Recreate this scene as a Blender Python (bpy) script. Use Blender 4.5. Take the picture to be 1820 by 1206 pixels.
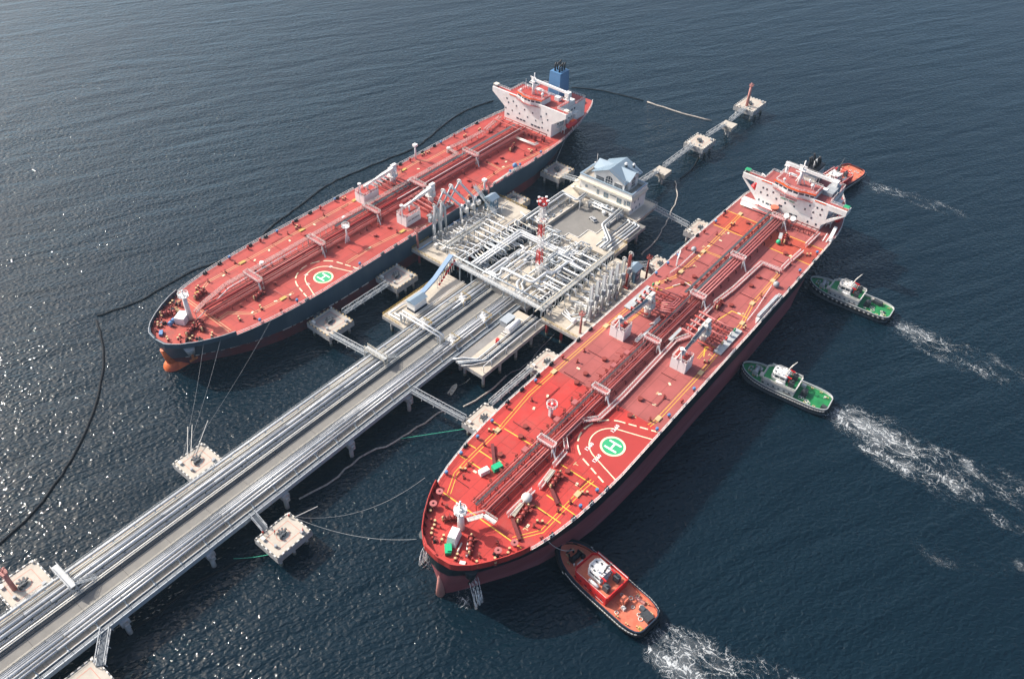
import bpy, math, random
from mathutils import Vector, Matrix
R_ = math.radians
random.seed(11)
for o in list(bpy.data.objects): bpy.data.objects.remove(o)
SC = bpy.context.scene
COL = SC.collection

# ---------------------------------------------------------------- camera
PIT, ROL, YAW, FPX, CAMH = R_(42.2725), R_(2.3161), R_(37.389), 1443.32, 203.0
_f = Vector((math.cos(YAW)*math.cos(PIT), math.sin(YAW)*math.cos(PIT), -math.sin(PIT)))
_r0 = Vector((math.sin(YAW), -math.cos(YAW), 0)); _u0 = _r0.cross(_f)
_r = _r0*math.cos(ROL)+_u0*math.sin(ROL); _u = -_r0*math.sin(ROL)+_u0*math.cos(ROL)
cd = bpy.data.cameras.new('camera'); cam = bpy.data.objects.new('camera', cd); COL.objects.link(cam)
cd.sensor_width = 36; cd.lens = 36*FPX/1820; cd.clip_start = 1; cd.clip_end = 60000
m = Matrix((_r, _u, -_f)).transposed().to_4x4(); m.translation = (0, 0, CAMH)
cam.matrix_world = m
SC.camera = cam
def at(x, y, z=0.0):
    """real-world point seen at photo pixel (x, y) lying at height z"""
    d = _f+_r*((x-910)/FPX)+_u*((603-y)/FPX)
    t = (z-CAMH)/d.z
    return Vector((d.x*t, d.y*t, z))

# ---------------------------------------------------------------- light
SUN_AZ, SUN_EL = 104.0, 40.5        # azimuth counted from +X towards +Y
w = bpy.data.worlds.new('World'); SC.world = w; w.use_nodes = True
nt = w.node_tree; bg = nt.nodes['Background']
sky = nt.nodes.new('ShaderNodeTexSky'); sky.sky_type = 'NISHITA'; sky.sun_disc = False
sky.sun_elevation = R_(SUN_EL); sky.sun_rotation = R_(90-SUN_AZ)
sky.air_density = 1.0; sky.dust_density = 5.0; sky.ozone_density = 1.2; sky.altitude = 50
nt.links.new(sky.outputs[0], bg.inputs[0]); bg.inputs[1].default_value = 0.15
sl = bpy.data.lights.new('sun', 'SUN'); sl.energy = 5.0; sl.angle = R_(0.53); sl.color = (1.0, .93, .84)
so = bpy.data.objects.new('sun', sl); COL.objects.link(so)
sd = Vector((math.cos(R_(SUN_AZ))*math.cos(R_(SUN_EL)), math.sin(R_(SUN_AZ))*math.cos(R_(SUN_EL)), math.sin(R_(SUN_EL))))
so.rotation_euler = sd.to_track_quat('Z', 'Y').to_euler(); so.location = sd*500
vs = SC.view_settings; vs.view_transform = 'Standard'; vs.look = 'None'; vs.gamma = 1; vs.exposure = 0.36
vs.use_curve_mapping = False
SC.render.engine = 'CYCLES'
SC.cycles.max_bounces = 5; SC.cycles.diffuse_bounces = 2; SC.cycles.glossy_bounces = 2; SC.cycles.transparent_max_bounces = 8

# ---------------------------------------------------------------- materials
def mat(name, col, rough=.6, var=.18, scale=.35, metal=0.0, bump=0.0, stain=None, samt=0.0, sscale=.08, brick=None, stretch=None, spec=.4):
    mt = bpy.data.materials.new(name); mt.use_nodes = True
    n = mt.node_tree.nodes; l = mt.node_tree.links; b = n['Principled BSDF']
    b.inputs['Roughness'].default_value = rough; b.inputs['Metallic'].default_value = metal
    b.inputs['Specular IOR Level'].default_value = spec
    tc = n.new('ShaderNodeTexCoord'); mp = n.new('ShaderNodeMapping'); l.new(tc.outputs['Object'], mp.inputs[0])
    if stretch: mp.inputs['Scale'].default_value = stretch
    no = n.new('ShaderNodeTexNoise'); no.inputs['Scale'].default_value = scale; no.inputs['Detail'].default_value = 8
    no.inputs['Roughness'].default_value = .65; l.new(mp.outputs[0], no.inputs['Vector'])
    mr = n.new('ShaderNodeMapRange'); mr.inputs[1].default_value = .3; mr.inputs[2].default_value = .7
    mr.inputs[3].default_value = 1-var; mr.inputs[4].default_value = 1+var*.6
    l.new(no.outputs['Fac'], mr.inputs[0])
    mx = n.new('ShaderNodeMix'); mx.data_type = 'RGBA'; mx.blend_type = 'MULTIPLY'; mx.inputs[0].default_value = 1
    mx.inputs[6].default_value = (*col, 1); l.new(mr.outputs[0], mx.inputs[7])
    out = mx.outputs[2]
    if stain:
        n2 = n.new('ShaderNodeTexNoise'); n2.inputs['Scale'].default_value = sscale; n2.inputs['Detail'].default_value = 10
        n2.inputs['Roughness'].default_value = .7; l.new(mp.outputs[0], n2.inputs['Vector'])
        r2 = n.new('ShaderNodeMapRange'); r2.inputs[1].default_value = .5; r2.inputs[2].default_value = .68
        r2.inputs[3].default_value = 0; r2.inputs[4].default_value = samt; l.new(n2.outputs['Fac'], r2.inputs[0])
        m2 = n.new('ShaderNodeMix'); m2.data_type = 'RGBA'; l.new(r2.outputs[0], m2.inputs[0])
        l.new(out, m2.inputs[6]); m2.inputs[7].default_value = (*stain, 1); out = m2.outputs[2]
    if brick:                                   # welded plate / slab seams: (length, width, seam, darkness)
        bt = n.new('ShaderNodeTexBrick'); l.new(tc.outputs['Object'], bt.inputs['Vector'])
        bt.inputs['Scale'].default_value = 1; bt.inputs['Brick Width'].default_value = brick[0]; bt.inputs['Row Height'].default_value = brick[1]
        bt.inputs['Mortar Size'].default_value = brick[2]; bt.inputs['Mortar Smooth'].default_value = .3
        dv = brick[3]
        bt.inputs['Color1'].default_value = (1, 1, 1, 1); bt.inputs['Color2'].default_value = (1-dv*.25,)*3+(1,); bt.inputs['Mortar'].default_value = (1-dv,)*3+(1,)
        m3 = n.new('ShaderNodeMix'); m3.data_type = 'RGBA'; m3.blend_type = 'MULTIPLY'; m3.inputs[0].default_value = 1
        l.new(out, m3.inputs[6]); l.new(bt.outputs['Color'], m3.inputs[7]); out = m3.outputs[2]
    l.new(out, b.inputs['Base Color'])
    if bump:
        bu = n.new('ShaderNodeBump'); bu.inputs['Strength'].default_value = bump; bu.inputs['Distance'].default_value = .2
        l.new(no.outputs['Fac'], bu.inputs['Height']); l.new(bu.outputs[0], b.inputs['Normal'])
    return mt
M = {}
def D(k, *a, **kw): M[k] = mat(k, *a, **kw)
D('deck_bright', (.48, .045, .036), .55, .2, .12, stain=(.36, .085, .07), samt=.6, sscale=.09, brick=(12, 4.3, .13, .34), bump=.1)
D('deck_heli', (.40, .045, .038), .5, .12, .08, stain=(.34, .05, .04), samt=.4, sscale=.05)
D('deck_pink', (.37, .098, .088), .65, .18, .12, stain=(.32, .075, .065), samt=.65, sscale=.09, brick=(12, 4.3, .13, .36), bump=.1)
D('deck_orange', (.44, .075, .045), .6, .18, .06, stain=(.27, .06, .045), samt=.7, sscale=.05, brick=(12, 4.3, .13, .34))
D('deck_one', (.42, .058, .045), .6, .2, .12, stain=(.30, .085, .07), samt=.65, sscale=.09, brick=(12, 4.1, .13, .34), bump=.1)
D('deck_bow', (.42, .062, .042), .6, .25, .3, stain=(.22, .06, .045), samt=.7, sscale=.2, brick=(6, 3, .05, .14))
D('red_steel', (.36, .055, .045), .5, .25, .5, stain=(.18, .05, .04), samt=.6, sscale=.5)
D('red_pipe', (.42, .035, .03), .4, .25, .3)
D('pink_pipe', (.42, .13, .125), .45, .2, .3)
D('dark_red', (.16, .03, .03), .6, .3, .5)
D('brown_red', (.25, .045, .035), .7, .3, .6)
D('white', (.84, .83, .80), .45, .08, .3, stain=(.52, .45, .38), samt=.35, sscale=.25)
D('white_clean', (.82, .81, .79), .4, .05, .3)
D('offwhite', (.66, .64, .6), .5, .12, .4, stain=(.45, .38, .3), samt=.4, sscale=.6)
D('pipe_silver', (.70, .71, .71), .38, .14, .25, stain=(.40, .40, .40), samt=.35, sscale=.2, metal=.15)
D('pipe_grey', (.42, .46, .49), .4, .15, .3, stain=(.25, .27, .29), samt=.4, sscale=.3, metal=.1)
D('pipe_cream', (.62, .58, .49), .45, .15, .3)
D('steel_grey', (.33, .35, .37), .5, .2, .5)
D('galv', (.42, .44, .45), .45, .15, .5)
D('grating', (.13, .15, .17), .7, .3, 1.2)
D('dark_grey', (.07, .08, .09), .6, .3, .5)
D('black', (.012, .013, .016), .5, .3, .5)
D('rubber', (.014, .015, .017), .75, .3, 1.0)
D('concrete', (.52, .465, .385), .85, .14, .25, stain=(.33, .27, .2), samt=.5, sscale=.12, brick=(7.5, 4.0, .05, .22), bump=.2)
D('concrete_pad', (.46, .42, .36), .85, .12, .4, stain=(.36, .31, .25), samt=.5, sscale=.25, bump=.2)
D('concrete_dark', (.25, .24, .23), .85, .16, .4, stain=(.17, .16, .15), samt=.5, sscale=.25)
D('concrete_side', (.40, .40, .40), .85, .2, .5, stain=(.28, .17, .09), samt=.5, sscale=.35, bump=.2)
D('asphalt', (.215, .205, .19), .9, .12, .3, stain=(.15, .145, .14), samt=.6, sscale=.12, brick=(8, 6, .06, .12), bump=.1)
D('pipe_trestle', (.50, .515, .53), .36, .16, .25, stain=(.30,.31,.32), samt=.5, sscale=.15, metal=.15)
D('road', (.20, .192, .178), .9, .12, .4, stain=(.22, .21, .19), samt=.5, sscale=.15, bump=.1)
D('slab_beige', (.42, .37, .30), .85, .2, .5, stain=(.28, .23, .18), samt=.5, sscale=.4, brick=(4, 40, .12, .3))
D('yellow', (.78, .50, .06), .5, .15, .5)
D('yellow_pale', (.58, .42, .22), .5, .15, .5)
D('cream_line', (.80, .70, .48), .5, .12, .6)
D('ochre_rail', (.50, .34, .09), .6, .3, .7)
D('green_paint', (.03, .33, .14), .45, .15, .3)
D('green_deck', (.02, .21, .065), .5, .22, .5, stain=(.012, .12, .05), samt=.5, sscale=.3)
D('green_bright', (.02, .42, .2), .4, .1, .5)
D('helipad_green', (.04, .36, .16), .5, .08, .3)
D('tug_orange', (.60, .17, .10), .55, .2, .5, stain=(.40, .08, .04), samt=.5, sscale=.35)
D('tug_red', (.62, .03, .03), .4, .12, .5)
D('orange', (.85, .11, .012), .4, .05, .5)
D('tug_grey', (.42, .44, .45), .5, .15, .4, stain=(.25, .25, .25), samt=.4, sscale=.6)
D('tug_hullgrey', (.12, .14, .155), .5, .2, .5)
D('navy', (.015, .03, .055), .5, .2, .4)
D('blue_cap', (.10, .22, .42), .4, .1, 1)
D('funnel_blue', (.085, .21, .39), .45, .06, .3)
D('roof_blue', (.25, .33, .40), .4, .08, .3, stain=(.21, .28, .34), samt=.4, sscale=.3, metal=.1)
D('hut_blue', (.10, .19, .27), .5, .12, .5)
D('cover_blue', (.25, .36, .52), .4, .08, .4)
D('trim_beige', (.74, .68, .57), .7, .15, .5)
D('plaster', (.83, .81, .77), .8, .06, .4, stain=(.58, .53, .46), samt=.25, sscale=.3)
D('terrace', (.36, .32, .27), .85, .2, .5)
D('glass', (.035, .05, .07), .12, .1, 1.0, spec=.8)
D('glass_blue', (.14, .22, .28), .15, .2, 1.5, spec=.8)
D('topside_slate', (.04, .07, .10), .45, .14, .2, stain=(.11, .14, .16), samt=.35, sscale=.12, stretch=(1, 1, .15), brick=(11, 40, .05, .12))
D('topside_black', (.008, .016, .022), .45, .25, .25, stretch=(1, 1, .2))
D('antifoul_one', (.15, .026, .028), .6, .35, .1, stain=(.05, .05, .07), samt=.8, sscale=.09)
D('antifoul_two', (.27, .07, .08), .6, .25, .15, stain=(.34, .16, .18), samt=.6, sscale=.12, stretch=(.25, .25, 1.6))
D('bulb_orange', (.62, .13, .03), .55, .25, .3, stain=(.40, .045, .035), samt=.9, sscale=.12)
D('stem_pink', (.50, .22, .19), .6, .15, .5)
D('rope_white', (.62, .60, .56), .8, .1, 2)
D('rope_green', (.06, .42, .28), .8, .1, 2)
D('rope_grey', (.22, .23, .24), .8, .1, 2)
D('boom_dark', (.003, .004, .007), .9, .3, 1)
D('boom_pale', (.42, .38, .34), .7, .5, 1.2)
D('skin', (.45, .27, .19), .6, .05, 3)
D('jacket_orange', (.65, .09, .03), .8, .1, 3)
D('trousers_navy', (.03, .035, .05), .9, .1, 3)
D('car_silver', (.52, .53, .54), .3, .04, 1, metal=.3)
D('red_white', (.60, .05, .045), .5, .1, .5)
D('tower_red', (.43, .16, .14), .5, .2, .5)
D('rusty', (.42, .13, .04), .8, .4, .8)
D('tarp', (.05, .055, .06), .5, .3, 1.5, bump=.6)
D('wet_concrete', (.10,.11,.085), .6, .3, .8)
D('pile_red', (.30, .035, .035), .6, .3, .5)

# ---------------------------------------------------------------- mesh builder
class MB:
    def __init__(s): s.v = []; s.f = []; s.s = []
    def add(s, vs, fs, sm=False):
        k = len(s.v); s.v += [tuple(p) for p in vs]; s.f += [tuple(i+k for i in q) for q in fs]; s.s += [sm]*len(fs); return s
    def box(s, x0, x1, y0, y1, z0, z1):
        if x0 > x1: x0, x1 = x1, x0
        if y0 > y1: y0, y1 = y1, y0
        return s.add([(x0,y0,z0),(x1,y0,z0),(x1,y1,z0),(x0,y1,z0),(x0,y0,z1),(x1,y0,z1),(x1,y1,z1),(x0,y1,z1)],
              [(3,2,1,0),(4,5,6,7),(0,1,5,4),(1,2,6,5),(2,3,7,6),(3,0,4,7)])
    def obox(s, cx, cy, z0, lx, ly, h, a=0.0, tx=1.0, ty=1.0):
        c, n = math.cos(a), math.sin(a); q = []
        for z, kx, ky in ((z0, 1, 1), (z0+h, tx, ty)):
            for dx, dy in ((-1,-1),(1,-1),(1,1),(-1,1)):
                X = dx*lx/2*kx; Y = dy*ly/2*ky; q.append((cx+X*c-Y*n, cy+X*n+Y*c, z))
        return s.add(q, [(3,2,1,0),(4,5,6,7),(0,1,5,4),(1,2,6,5),(2,3,7,6),(3,0,4,7)])
    def beam(s, a, b, w, h=None, up=(0,0,1)):
        a = Vector(a); b = Vector(b); h = h or w; d = (b-a).normalized(); up = Vector(up)
        if abs(d.dot(up)) > .98: up = Vector((1,0,0))
        x = d.cross(up).normalized(); y = x.cross(d).normalized(); q = []
        for p in (a, b):
            for i, j in ((-1,-1),(1,-1),(1,1),(-1,1)): q.append(p+x*(i*w/2)+y*(j*h/2))
        return s.add(q, [(3,2,1,0),(4,5,6,7),(0,1,5,4),(1,2,6,5),(2,3,7,6),(3,0,4,7)])
    def tube(s, path, r, n=8, cap=True):
        P = [Vector(p) for p in path]; d = [(P[i+1]-P[i]).normalized() for i in range(len(P)-1)]
        a = d[0].cross(Vector((0,0,1)))
        if a.length < .01: a = Vector((1,0,0))
        a.normalize(); b = d[0].cross(a)
        rr = r if isinstance(r, (list, tuple)) else [r]*len(P)
        ring = [P[0]+(a*math.cos(t)+b*math.sin(t))*rr[0] for t in [2*math.pi*(i+.5)/n for i in range(n)]]
        vs = list(ring)
        for i in range(1, len(P)):
            nn = (d[i-1]+d[i]) if i < len(d) else d[-1]
            nn = nn.normalized() if nn.length > .01 else d[i-1]
            den = max(.25, d[i-1].dot(nn)); new = []
            for q in ring:
                t = (P[i]-q).dot(nn)/den; new.append(q+d[i-1]*t)
            if rr[i] != rr[i-1]:
                k = rr[i]/rr[i-1]; new = [P[i]+(q-P[i])*k for q in new]
            ring = new; vs += ring
        fs = []
        for i in range(len(P)-1):
            for j in range(n):
                k = (j+1) % n; fs.append((i*n+j, i*n+k, (i+1)*n+k, (i+1)*n+j))
        s.add(vs, fs, n > 5)
        if cap:
            k = len(s.v)-len(vs); s.f.append(tuple(k+j for j in range(n))[::-1]); s.s.append(False)
            k2 = k+(len(P)-1)*n; s.f.append(tuple(k2+j for j in range(n))); s.s.append(False)
        return s
    def cyl(s, x, y, z0, z1, r, n=12, r2=None): return s.tube([(x,y,z0),(x,y,z1)], [r, r if r2 is None else r2], n)
    def prism(s, pts, z0, z1):
        n = len(pts); ar = sum(pts[i][0]*pts[(i+1)%n][1]-pts[(i+1)%n][0]*pts[i][1] for i in range(n))
        if ar < 0: pts = pts[::-1]
        vs = [(x,y,z0) for x,y in pts]+[(x,y,z1) for x,y in pts]
        return s.add(vs, [tuple(range(n))[::-1], tuple(range(n,2*n))]+[(i,(i+1)%n,n+(i+1)%n,n+i) for i in range(n)])
    def prismx(s, pts, x0, x1):                 # outline in (y, z), extruded along x
        n = len(pts); ar = sum(pts[i][0]*pts[(i+1)%n][1]-pts[(i+1)%n][0]*pts[i][1] for i in range(n))
        if ar < 0: pts = pts[::-1]
        if x0 > x1: x0, x1 = x1, x0
        vs = [(x0,y,z) for y,z in pts]+[(x1,y,z) for y,z in pts]
        return s.add(vs, [tuple(range(n))[::-1], tuple(range(n,2*n))]+[(i,(i+1)%n,n+(i+1)%n,n+i) for i in range(n)])
    def sph(s, x, y, z, r, n=8, sz=1.0, sx=1.0, sy=1.0):
        k = n//2+1; vs = []
        for i in range(1, k):
            t = math.pi*i/k
            for j in range(n):
                p = 2*math.pi*j/n; vs.append((x+r*sx*math.sin(t)*math.cos(p), y+r*sy*math.sin(t)*math.sin(p), z+r*sz*math.cos(t)))
        vs += [(x,y,z+r*sz),(x,y,z-r*sz)]; m = k-1; fs = []
        for i in range(m-1):
            for j in range(n): fs.append((i*n+j,(i+1)*n+j,(i+1)*n+(j+1)%n,i*n+(j+1)%n))
        T = m*n
        for j in range(n): fs.append((T,j,(j+1)%n)); fs.append((T+1,(m-1)*n+(j+1)%n,(m-1)*n+j))
        return s.add(vs, fs, True)
    def torus(s, c, R, r, axis=(0,0,1), n=12, k=5):
        ax = Vector(axis).normalized(); a = ax.orthogonal().normalized(); b = ax.cross(a); c = Vector(c); vs = []
        for i in range(n):
            t = 2*math.pi*i/n; d = a*math.cos(t)+b*math.sin(t)
            for j in range(k):
                q = 2*math.pi*j/k; vs.append(c+d*(R+r*math.cos(q))+ax*(r*math.sin(q)))
        fs = [(i*k+j, ((i+1)%n)*k+j, ((i+1)%n)*k+(j+1)%k, i*k+(j+1)%k) for i in range(n) for j in range(k)]
        return s.add(vs, fs, True)
    def strip(s, path, w, z=None, closed=False):    # flat painted band following a path
        P = [Vector((p[0], p[1], p[2] if len(p) > 2 else z)) for p in path]; n = len(P); L = []; Rr = []
        for i in range(n):
            a = P[i-1] if (i > 0 or closed) else P[i]; b = P[(i+1) % n] if (i < n-1 or closed) else P[i]
            d1 = (P[i]-a); d2 = (b-P[i]); d1 = d1.normalized() if d1.length else d2.normalized(); d2 = d2.normalized() if d2.length else d1
            t = (d1+d2).normalized(); nn = Vector((-t.y, t.x, 0)); k = w/2/max(.4, t.dot(d2))
            L.append(P[i]+nn*k); Rr.append(P[i]-nn*k)
        for i in range(n if closed else n-1):
            j = (i+1) % n; s.add([Rr[i], Rr[j], L[j], L[i]], [(0,1,2,3)])
        return s
    def disc(s, x, y, z, r, n=32, r0=0.0):
        if r0 <= 0: return s.add([(x+r*math.cos(2*math.pi*i/n), y+r*math.sin(2*math.pi*i/n), z) for i in range(n)], [tuple(range(n))])
        vs = [];
        for i in range(n):
            t = 2*math.pi*i/n; vs += [(x+r*math.cos(t), y+r*math.sin(t), z), (x+r0*math.cos(t), y+r0*math.sin(t), z)]
        return s.add(vs, [(2*i, 2*((i+1)%n), 2*((i+1)%n)+1, 2*i+1) for i in range(n)])
    def rail(s, path, h=1.1, sp=2.2, r=.05, mids=1):
        P = [Vector(p) for p in path]
        for k in range(mids+1):
            hh = h*(k+1)/(mids+1)
            for a, b in zip(P, P[1:]): s.beam(a+Vector((0,0,hh)), b+Vector((0,0,hh)), r*1.7)
        for a, b in zip(P, P[1:]):
            n = max(1, round((b-a).length/sp))
            for i in range(n+1):
                q = a.lerp(b, i/n); s.beam(q, q+Vector((0,0,h)), r*2)
        return s
    def mesh(s, name, material, off=(0,0,0)):
        me = bpy.data.meshes.new(name); ox, oy, oz = off
        me.from_pydata([(x-ox, y-oy, z-oz) for x, y, z in s.v], [], s.f)
        me.polygons.foreach_set('use_smooth', s.s)
        if material is not None: me.materials.append(M[material] if isinstance(material, str) else material)
        me.validate(); me.update(); return me

ORG = {}
JOINED = set('kerb_black kerb_white boot_line valve_row catwalk_leg bulwark_stay snow_guard roof_seam cornice_bracket pipe_leg arm_base_fittings rack_valves tray_support pipe_sleeper bitt porthole side_windows rack_leg pipe_flange glazing_bar rope_coil deck_gear tank_pipework stern_gear bridge_windows'.split())
SPLIT = set('pile pile_bent foam_tank jib_rest platform_leg deck_locker kerb_box sheave exhaust_stack life_raft landing_dash_line capstan satellite_dome whip_antenna counterweight hydraulic_pipe fire_monitor red_side_panel post davit warping_end winch_drum drum_flange cowl_ventilator radar_dome edge_railing valve_frame tide_band tray_support'.split())
def clusters(mb):
    n = len(mb.v); p = list(range(n))
    def fd(i):
        while p[i] != i: p[i] = p[p[i]]; i = p[i]
        return i
    for f in mb.f:
        a = fd(f[0])
        for k in f[1:]: p[fd(k)] = a
    g = {}
    for i in range(n): g.setdefault(fd(i), []).append(i)
    bb = {}
    for r, ids in g.items():
        c = [mb.v[i] for i in ids]; bb[r] = [min(q[k] for q in c)-.04 for k in range(3)]+[max(q[k] for q in c)+.04 for k in range(3)]
    R = list(g); q = {r: r for r in R}
    def f2(r):
        while q[r] != r: r = q[r]
        return r
    if len(R) > 200: return [mb]
    for i, a in enumerate(R):
        for c in R[i+1:]:
            A, B = bb[a], bb[c]
            if all(A[k] <= B[k+3] and B[k] <= A[k+3] for k in range(3)): q[f2(c)] = f2(a)
    out = {}
    for f, s_ in zip(mb.f, mb.s): out.setdefault(f2(fd(f[0])), []).append((f, s_))
    res = []
    for fs in out.values():
        m_ = MB(); ix = {}
        for f, s_ in fs:
            for k in f:
                if k not in ix: ix[k] = len(m_.v); m_.v.append(mb.v[k])
            m_.f.append(tuple(ix[k] for k in f)); m_.s.append(s_)
        res.append(m_)
    return res
def tag(o, label=None, cat=None, group=None, kind=None):
    for k, v in (('label', label), ('category', cat), ('group', group), ('kind', kind)):
        if v: o[k] = v
    return o
def thing(name, loc, label, cat, group=None, rz=0.0):
    o = bpy.data.objects.new(name, None); COL.objects.link(o); o.location = loc; o.rotation_euler.z = rz
    o.empty_display_size = .5
    ORG[o] = tuple(loc); return tag(o, label, cat, group)
def put(mb, name, material, parent=None, **kw):
    """link the builder's mesh (written in world coordinates) as one object under parent"""
    if parent is not None and name in SPLIT and not kw.get('whole'):
        cl = clusters(mb)
        if len(cl) > 1:
            os_ = [put(c, name, material, parent, whole=True, **kw) for c in cl]; return os_[0]
    kw.pop('whole', None)
    if parent is not None and name in JOINED: kw.setdefault('kind', 'stuff')
    if parent is None:
        xs = [p[0] for p in mb.v]; ys = [p[1] for p in mb.v]; zs = [p[2] for p in mb.v]
        off = ((min(xs)+max(xs))/2, (min(ys)+max(ys))/2, min(zs))
    else: off = ORG[parent]
    o = bpy.data.objects.new(name, mb.mesh(name, material, off)); COL.objects.link(o)
    if parent is None: o.location = off
    else: o.parent = parent
    ORG[o] = off
    return tag(o, **kw)
def inst(me, name, parent, pos, rz=0.0, sc=None, rot=None):
    """one more individual of a shared part mesh, at a world position"""
    o = bpy.data.objects.new(name, me); COL.objects.link(o)
    if parent is not None:
        ox, oy, oz = ORG[parent]; o.parent = parent; o.location = (pos[0]-ox, pos[1]-oy, pos[2]-oz)
    else: o.location = pos
    if rot is not None: o.rotation_euler = rot
    else: o.rotation_euler.z = rz
    if sc: o.scale = sc if isinstance(sc, tuple) else (sc, sc, sc)
    ORG[o] = tuple(pos); return o
def copy_tree(o, parent=None):
    c = o.copy(); COL.objects.link(c); ORG[c] = ORG.get(o, (0,0,0))
    if parent is not None: c.parent = parent
    for ch in list(o.children): copy_tree(ch, c)
    return c
def lerp(tab, x):
    if x <= tab[0][0]: return tab[0][1]
    for (a, b), (c, d) in zip(tab, tab[1:]):
        if x <= c: return b+(d-b)*(x-a)/(c-a)
    return tab[-1][1]
def text_mesh(body, size, extrude=.02):
    cu = bpy.data.curves.new('lettering', 'FONT'); cu.body = body; cu.size = size; cu.extrude = extrude
    cu.align_x = 'CENTER'; cu.align_y = 'CENTER'; cu.resolution_u = 2; cu.offset = size*.02
    ob = bpy.data.objects.new('lettering', cu); COL.objects.link(ob)
    dg = bpy.context.evaluated_depsgraph_get(); me = bpy.data.meshes.new_from_object(ob.evaluated_get(dg))
    bpy.data.objects.remove(ob); return me

# ---------------------------------------------------------------- water
def water_mat():
    mt = bpy.data.materials.new('sea_water'); mt.use_nodes = True
    n = mt.node_tree.nodes; l = mt.node_tree.links; b = n['Principled BSDF']
    b.inputs['Roughness'].default_value = .055; b.inputs['IOR'].default_value = 1.333
    b.inputs['Specular IOR Level'].default_value = .5
    tc = n.new('ShaderNodeTexCoord')
    def noise(scale, rot, st, detail, rough=.55, dist=0.0):
        mp = n.new('ShaderNodeMapping'); mp.vector_type = 'TEXTURE'; l.new(tc.outputs['Object'], mp.inputs[0])
        mp.inputs['Rotation'].default_value = (0, 0, R_(rot)); mp.inputs['Scale'].default_value = (st, 1, 1)
        t = n.new('ShaderNodeTexNoise'); t.inputs['Scale'].default_value = scale; t.inputs['Detail'].default_value = detail
        t.inputs['Roughness'].default_value = rough; t.inputs['Distortion'].default_value = dist; l.new(mp.outputs[0], t.inputs['Vector']); return t
    big = noise(.10, -27, 4.5, 2.0, .5, .35); mid = noise(.30, -22, 2.6, 3.0, .6, .4); sm = noise(1.5, -38, 1.5, 2.0, .6); fx = noise(.95, -34, 1.5, .5, .5, .6)
    def mul(a, k):
        q = n.new('ShaderNodeMath'); q.operation = 'MULTIPLY'; l.new(a, q.inputs[0]); q.inputs[1].default_value = k; return q.outputs[0]
    def add(a, c):
        q = n.new('ShaderNodeMath'); q.operation = 'ADD'; l.new(a, q.inputs[0]); l.new(c, q.inputs[1]); return q.outputs[0]
    h = add(add(add(mul(big.outputs['Fac'], 1.7), mul(mid.outputs['Fac'], .5)), mul(sm.outputs['Fac'], .10)), mul(fx.outputs['Fac'], .47))
    # patches of calmer and rougher water
    pt = noise(.012, 15, 2.5, 3.0); pr = n.new('ShaderNodeMapRange'); l.new(pt.outputs['Fac'], pr.inputs[0])
    pr.inputs[1].default_value = .35; pr.inputs[2].default_value = .65; pr.inputs[3].default_value = .65; pr.inputs[4].default_value = 1.15
    bu = n.new('ShaderNodeBump'); bu.inputs['Distance'].default_value = 1.0; l.new(pr.outputs[0], bu.inputs['Strength'])
    l.new(h, bu.inputs['Height']); l.new(bu.outputs[0], b.inputs['Normal'])
    # colour: deep blue-green, a little lighter where silt is stirred
    cr = n.new('ShaderNodeMix'); cr.data_type = 'RGBA'; l.new(pt.outputs['Fac'], cr.inputs[0])
    cr.inputs[6].default_value = (.0020, .0085, .0150, 1); cr.inputs[7].default_value = (.0040, .0155, .0250, 1)
    l.new(cr.outputs[2], b.inputs['Base Color'])
    return mt
M['water'] = water_mat()
mb = MB(); S = 24000
mb.add([(-S,-S,0),(S,-S,0),(S,S,0),(-S,S,0)], [(0,1,2,3)])
sea = put(mb, 'sea_water', 'water', kind='structure'); sea['label'] = 'dark blue rippled harbour water'

# ---------------------------------------------------------------- thin haze over the whole bay
hz = MB(); hz.box(-26000,26000,-26000,26000,-1.5,226)
hm_ = bpy.data.materials.new('haze'); hm_.use_nodes = True; hn = hm_.node_tree; hn.nodes.remove(hn.nodes['Principled BSDF'])
pv = hn.nodes.new('ShaderNodeVolumePrincipled'); pv.inputs['Color'].default_value = (.50,.75,1,1); pv.inputs['Density'].default_value = .00016; pv.inputs['Anisotropy'].default_value = .55
hn.links.new(pv.outputs[0], hn.nodes['Material Output'].inputs['Volume'])
haze = put(hz, 'haze', hm_, None, label='thin pale haze over the bay', kind='stuff')
SC.cycles.volume_bounces = 0

# ================================================================= TANKERS
DECKB = [(0,.6),(.5,4.5),(1.5,6.2),(3.9,8.9),(7.6,11.7),(12,14.3),(16,16.2),(20,17.6),(25,18.9),(35,20.6),(45,21.5),(55,22)]
WLB = [(0,.3),(1,1.3),(3,2.9),(6,4.8),(12,8.4),(17,11.4),(25,15.4),(35,18.6),(45,20.5),(60,21.8),(70,22)]
def bollard_mesh():
    b = MB(); b.box(-1.1,1.1,-.4,.4,0,.18)
    for x in (-.7,.7): b.cyl(x,0,.18,1.0,.27,8); 
    return b.mesh('bollard', 'brown_red')
def bollcap_mesh():
    b = MB()
    for x in (-.7,.7): b.cyl(x,0,1.0,1.2,.36,8)
    return b.mesh('bollard_cap', 'yellow_pale')
BOL, BOLC = bollard_mesh(), bollcap_mesh()
def vent_meshes():
    a = MB(); a.cyl(0,0,0,1.3,.26,8); b = MB(); b.cyl(0,0,1.0,1.7,.62,10,.4); b.cyl(0,0,.9,1.0,.5,10)
    return a.mesh('vent_pipe', 'red_steel'), b.mesh('vent_head', 'blue_cap'), b.mesh('vent_head', 'red_steel')
VP, VHB, VHR = vent_meshes()
def valve_mesh():
    b = MB(); b.cyl(0,0,0,1.5,.16,6); b.cyl(0,0,1.35,1.5,.42,8); b.box(-.45,.45,-.25,.25,0,.5); return b.mesh('valve', 'brown_red')
VAL = valve_mesh()
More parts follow.
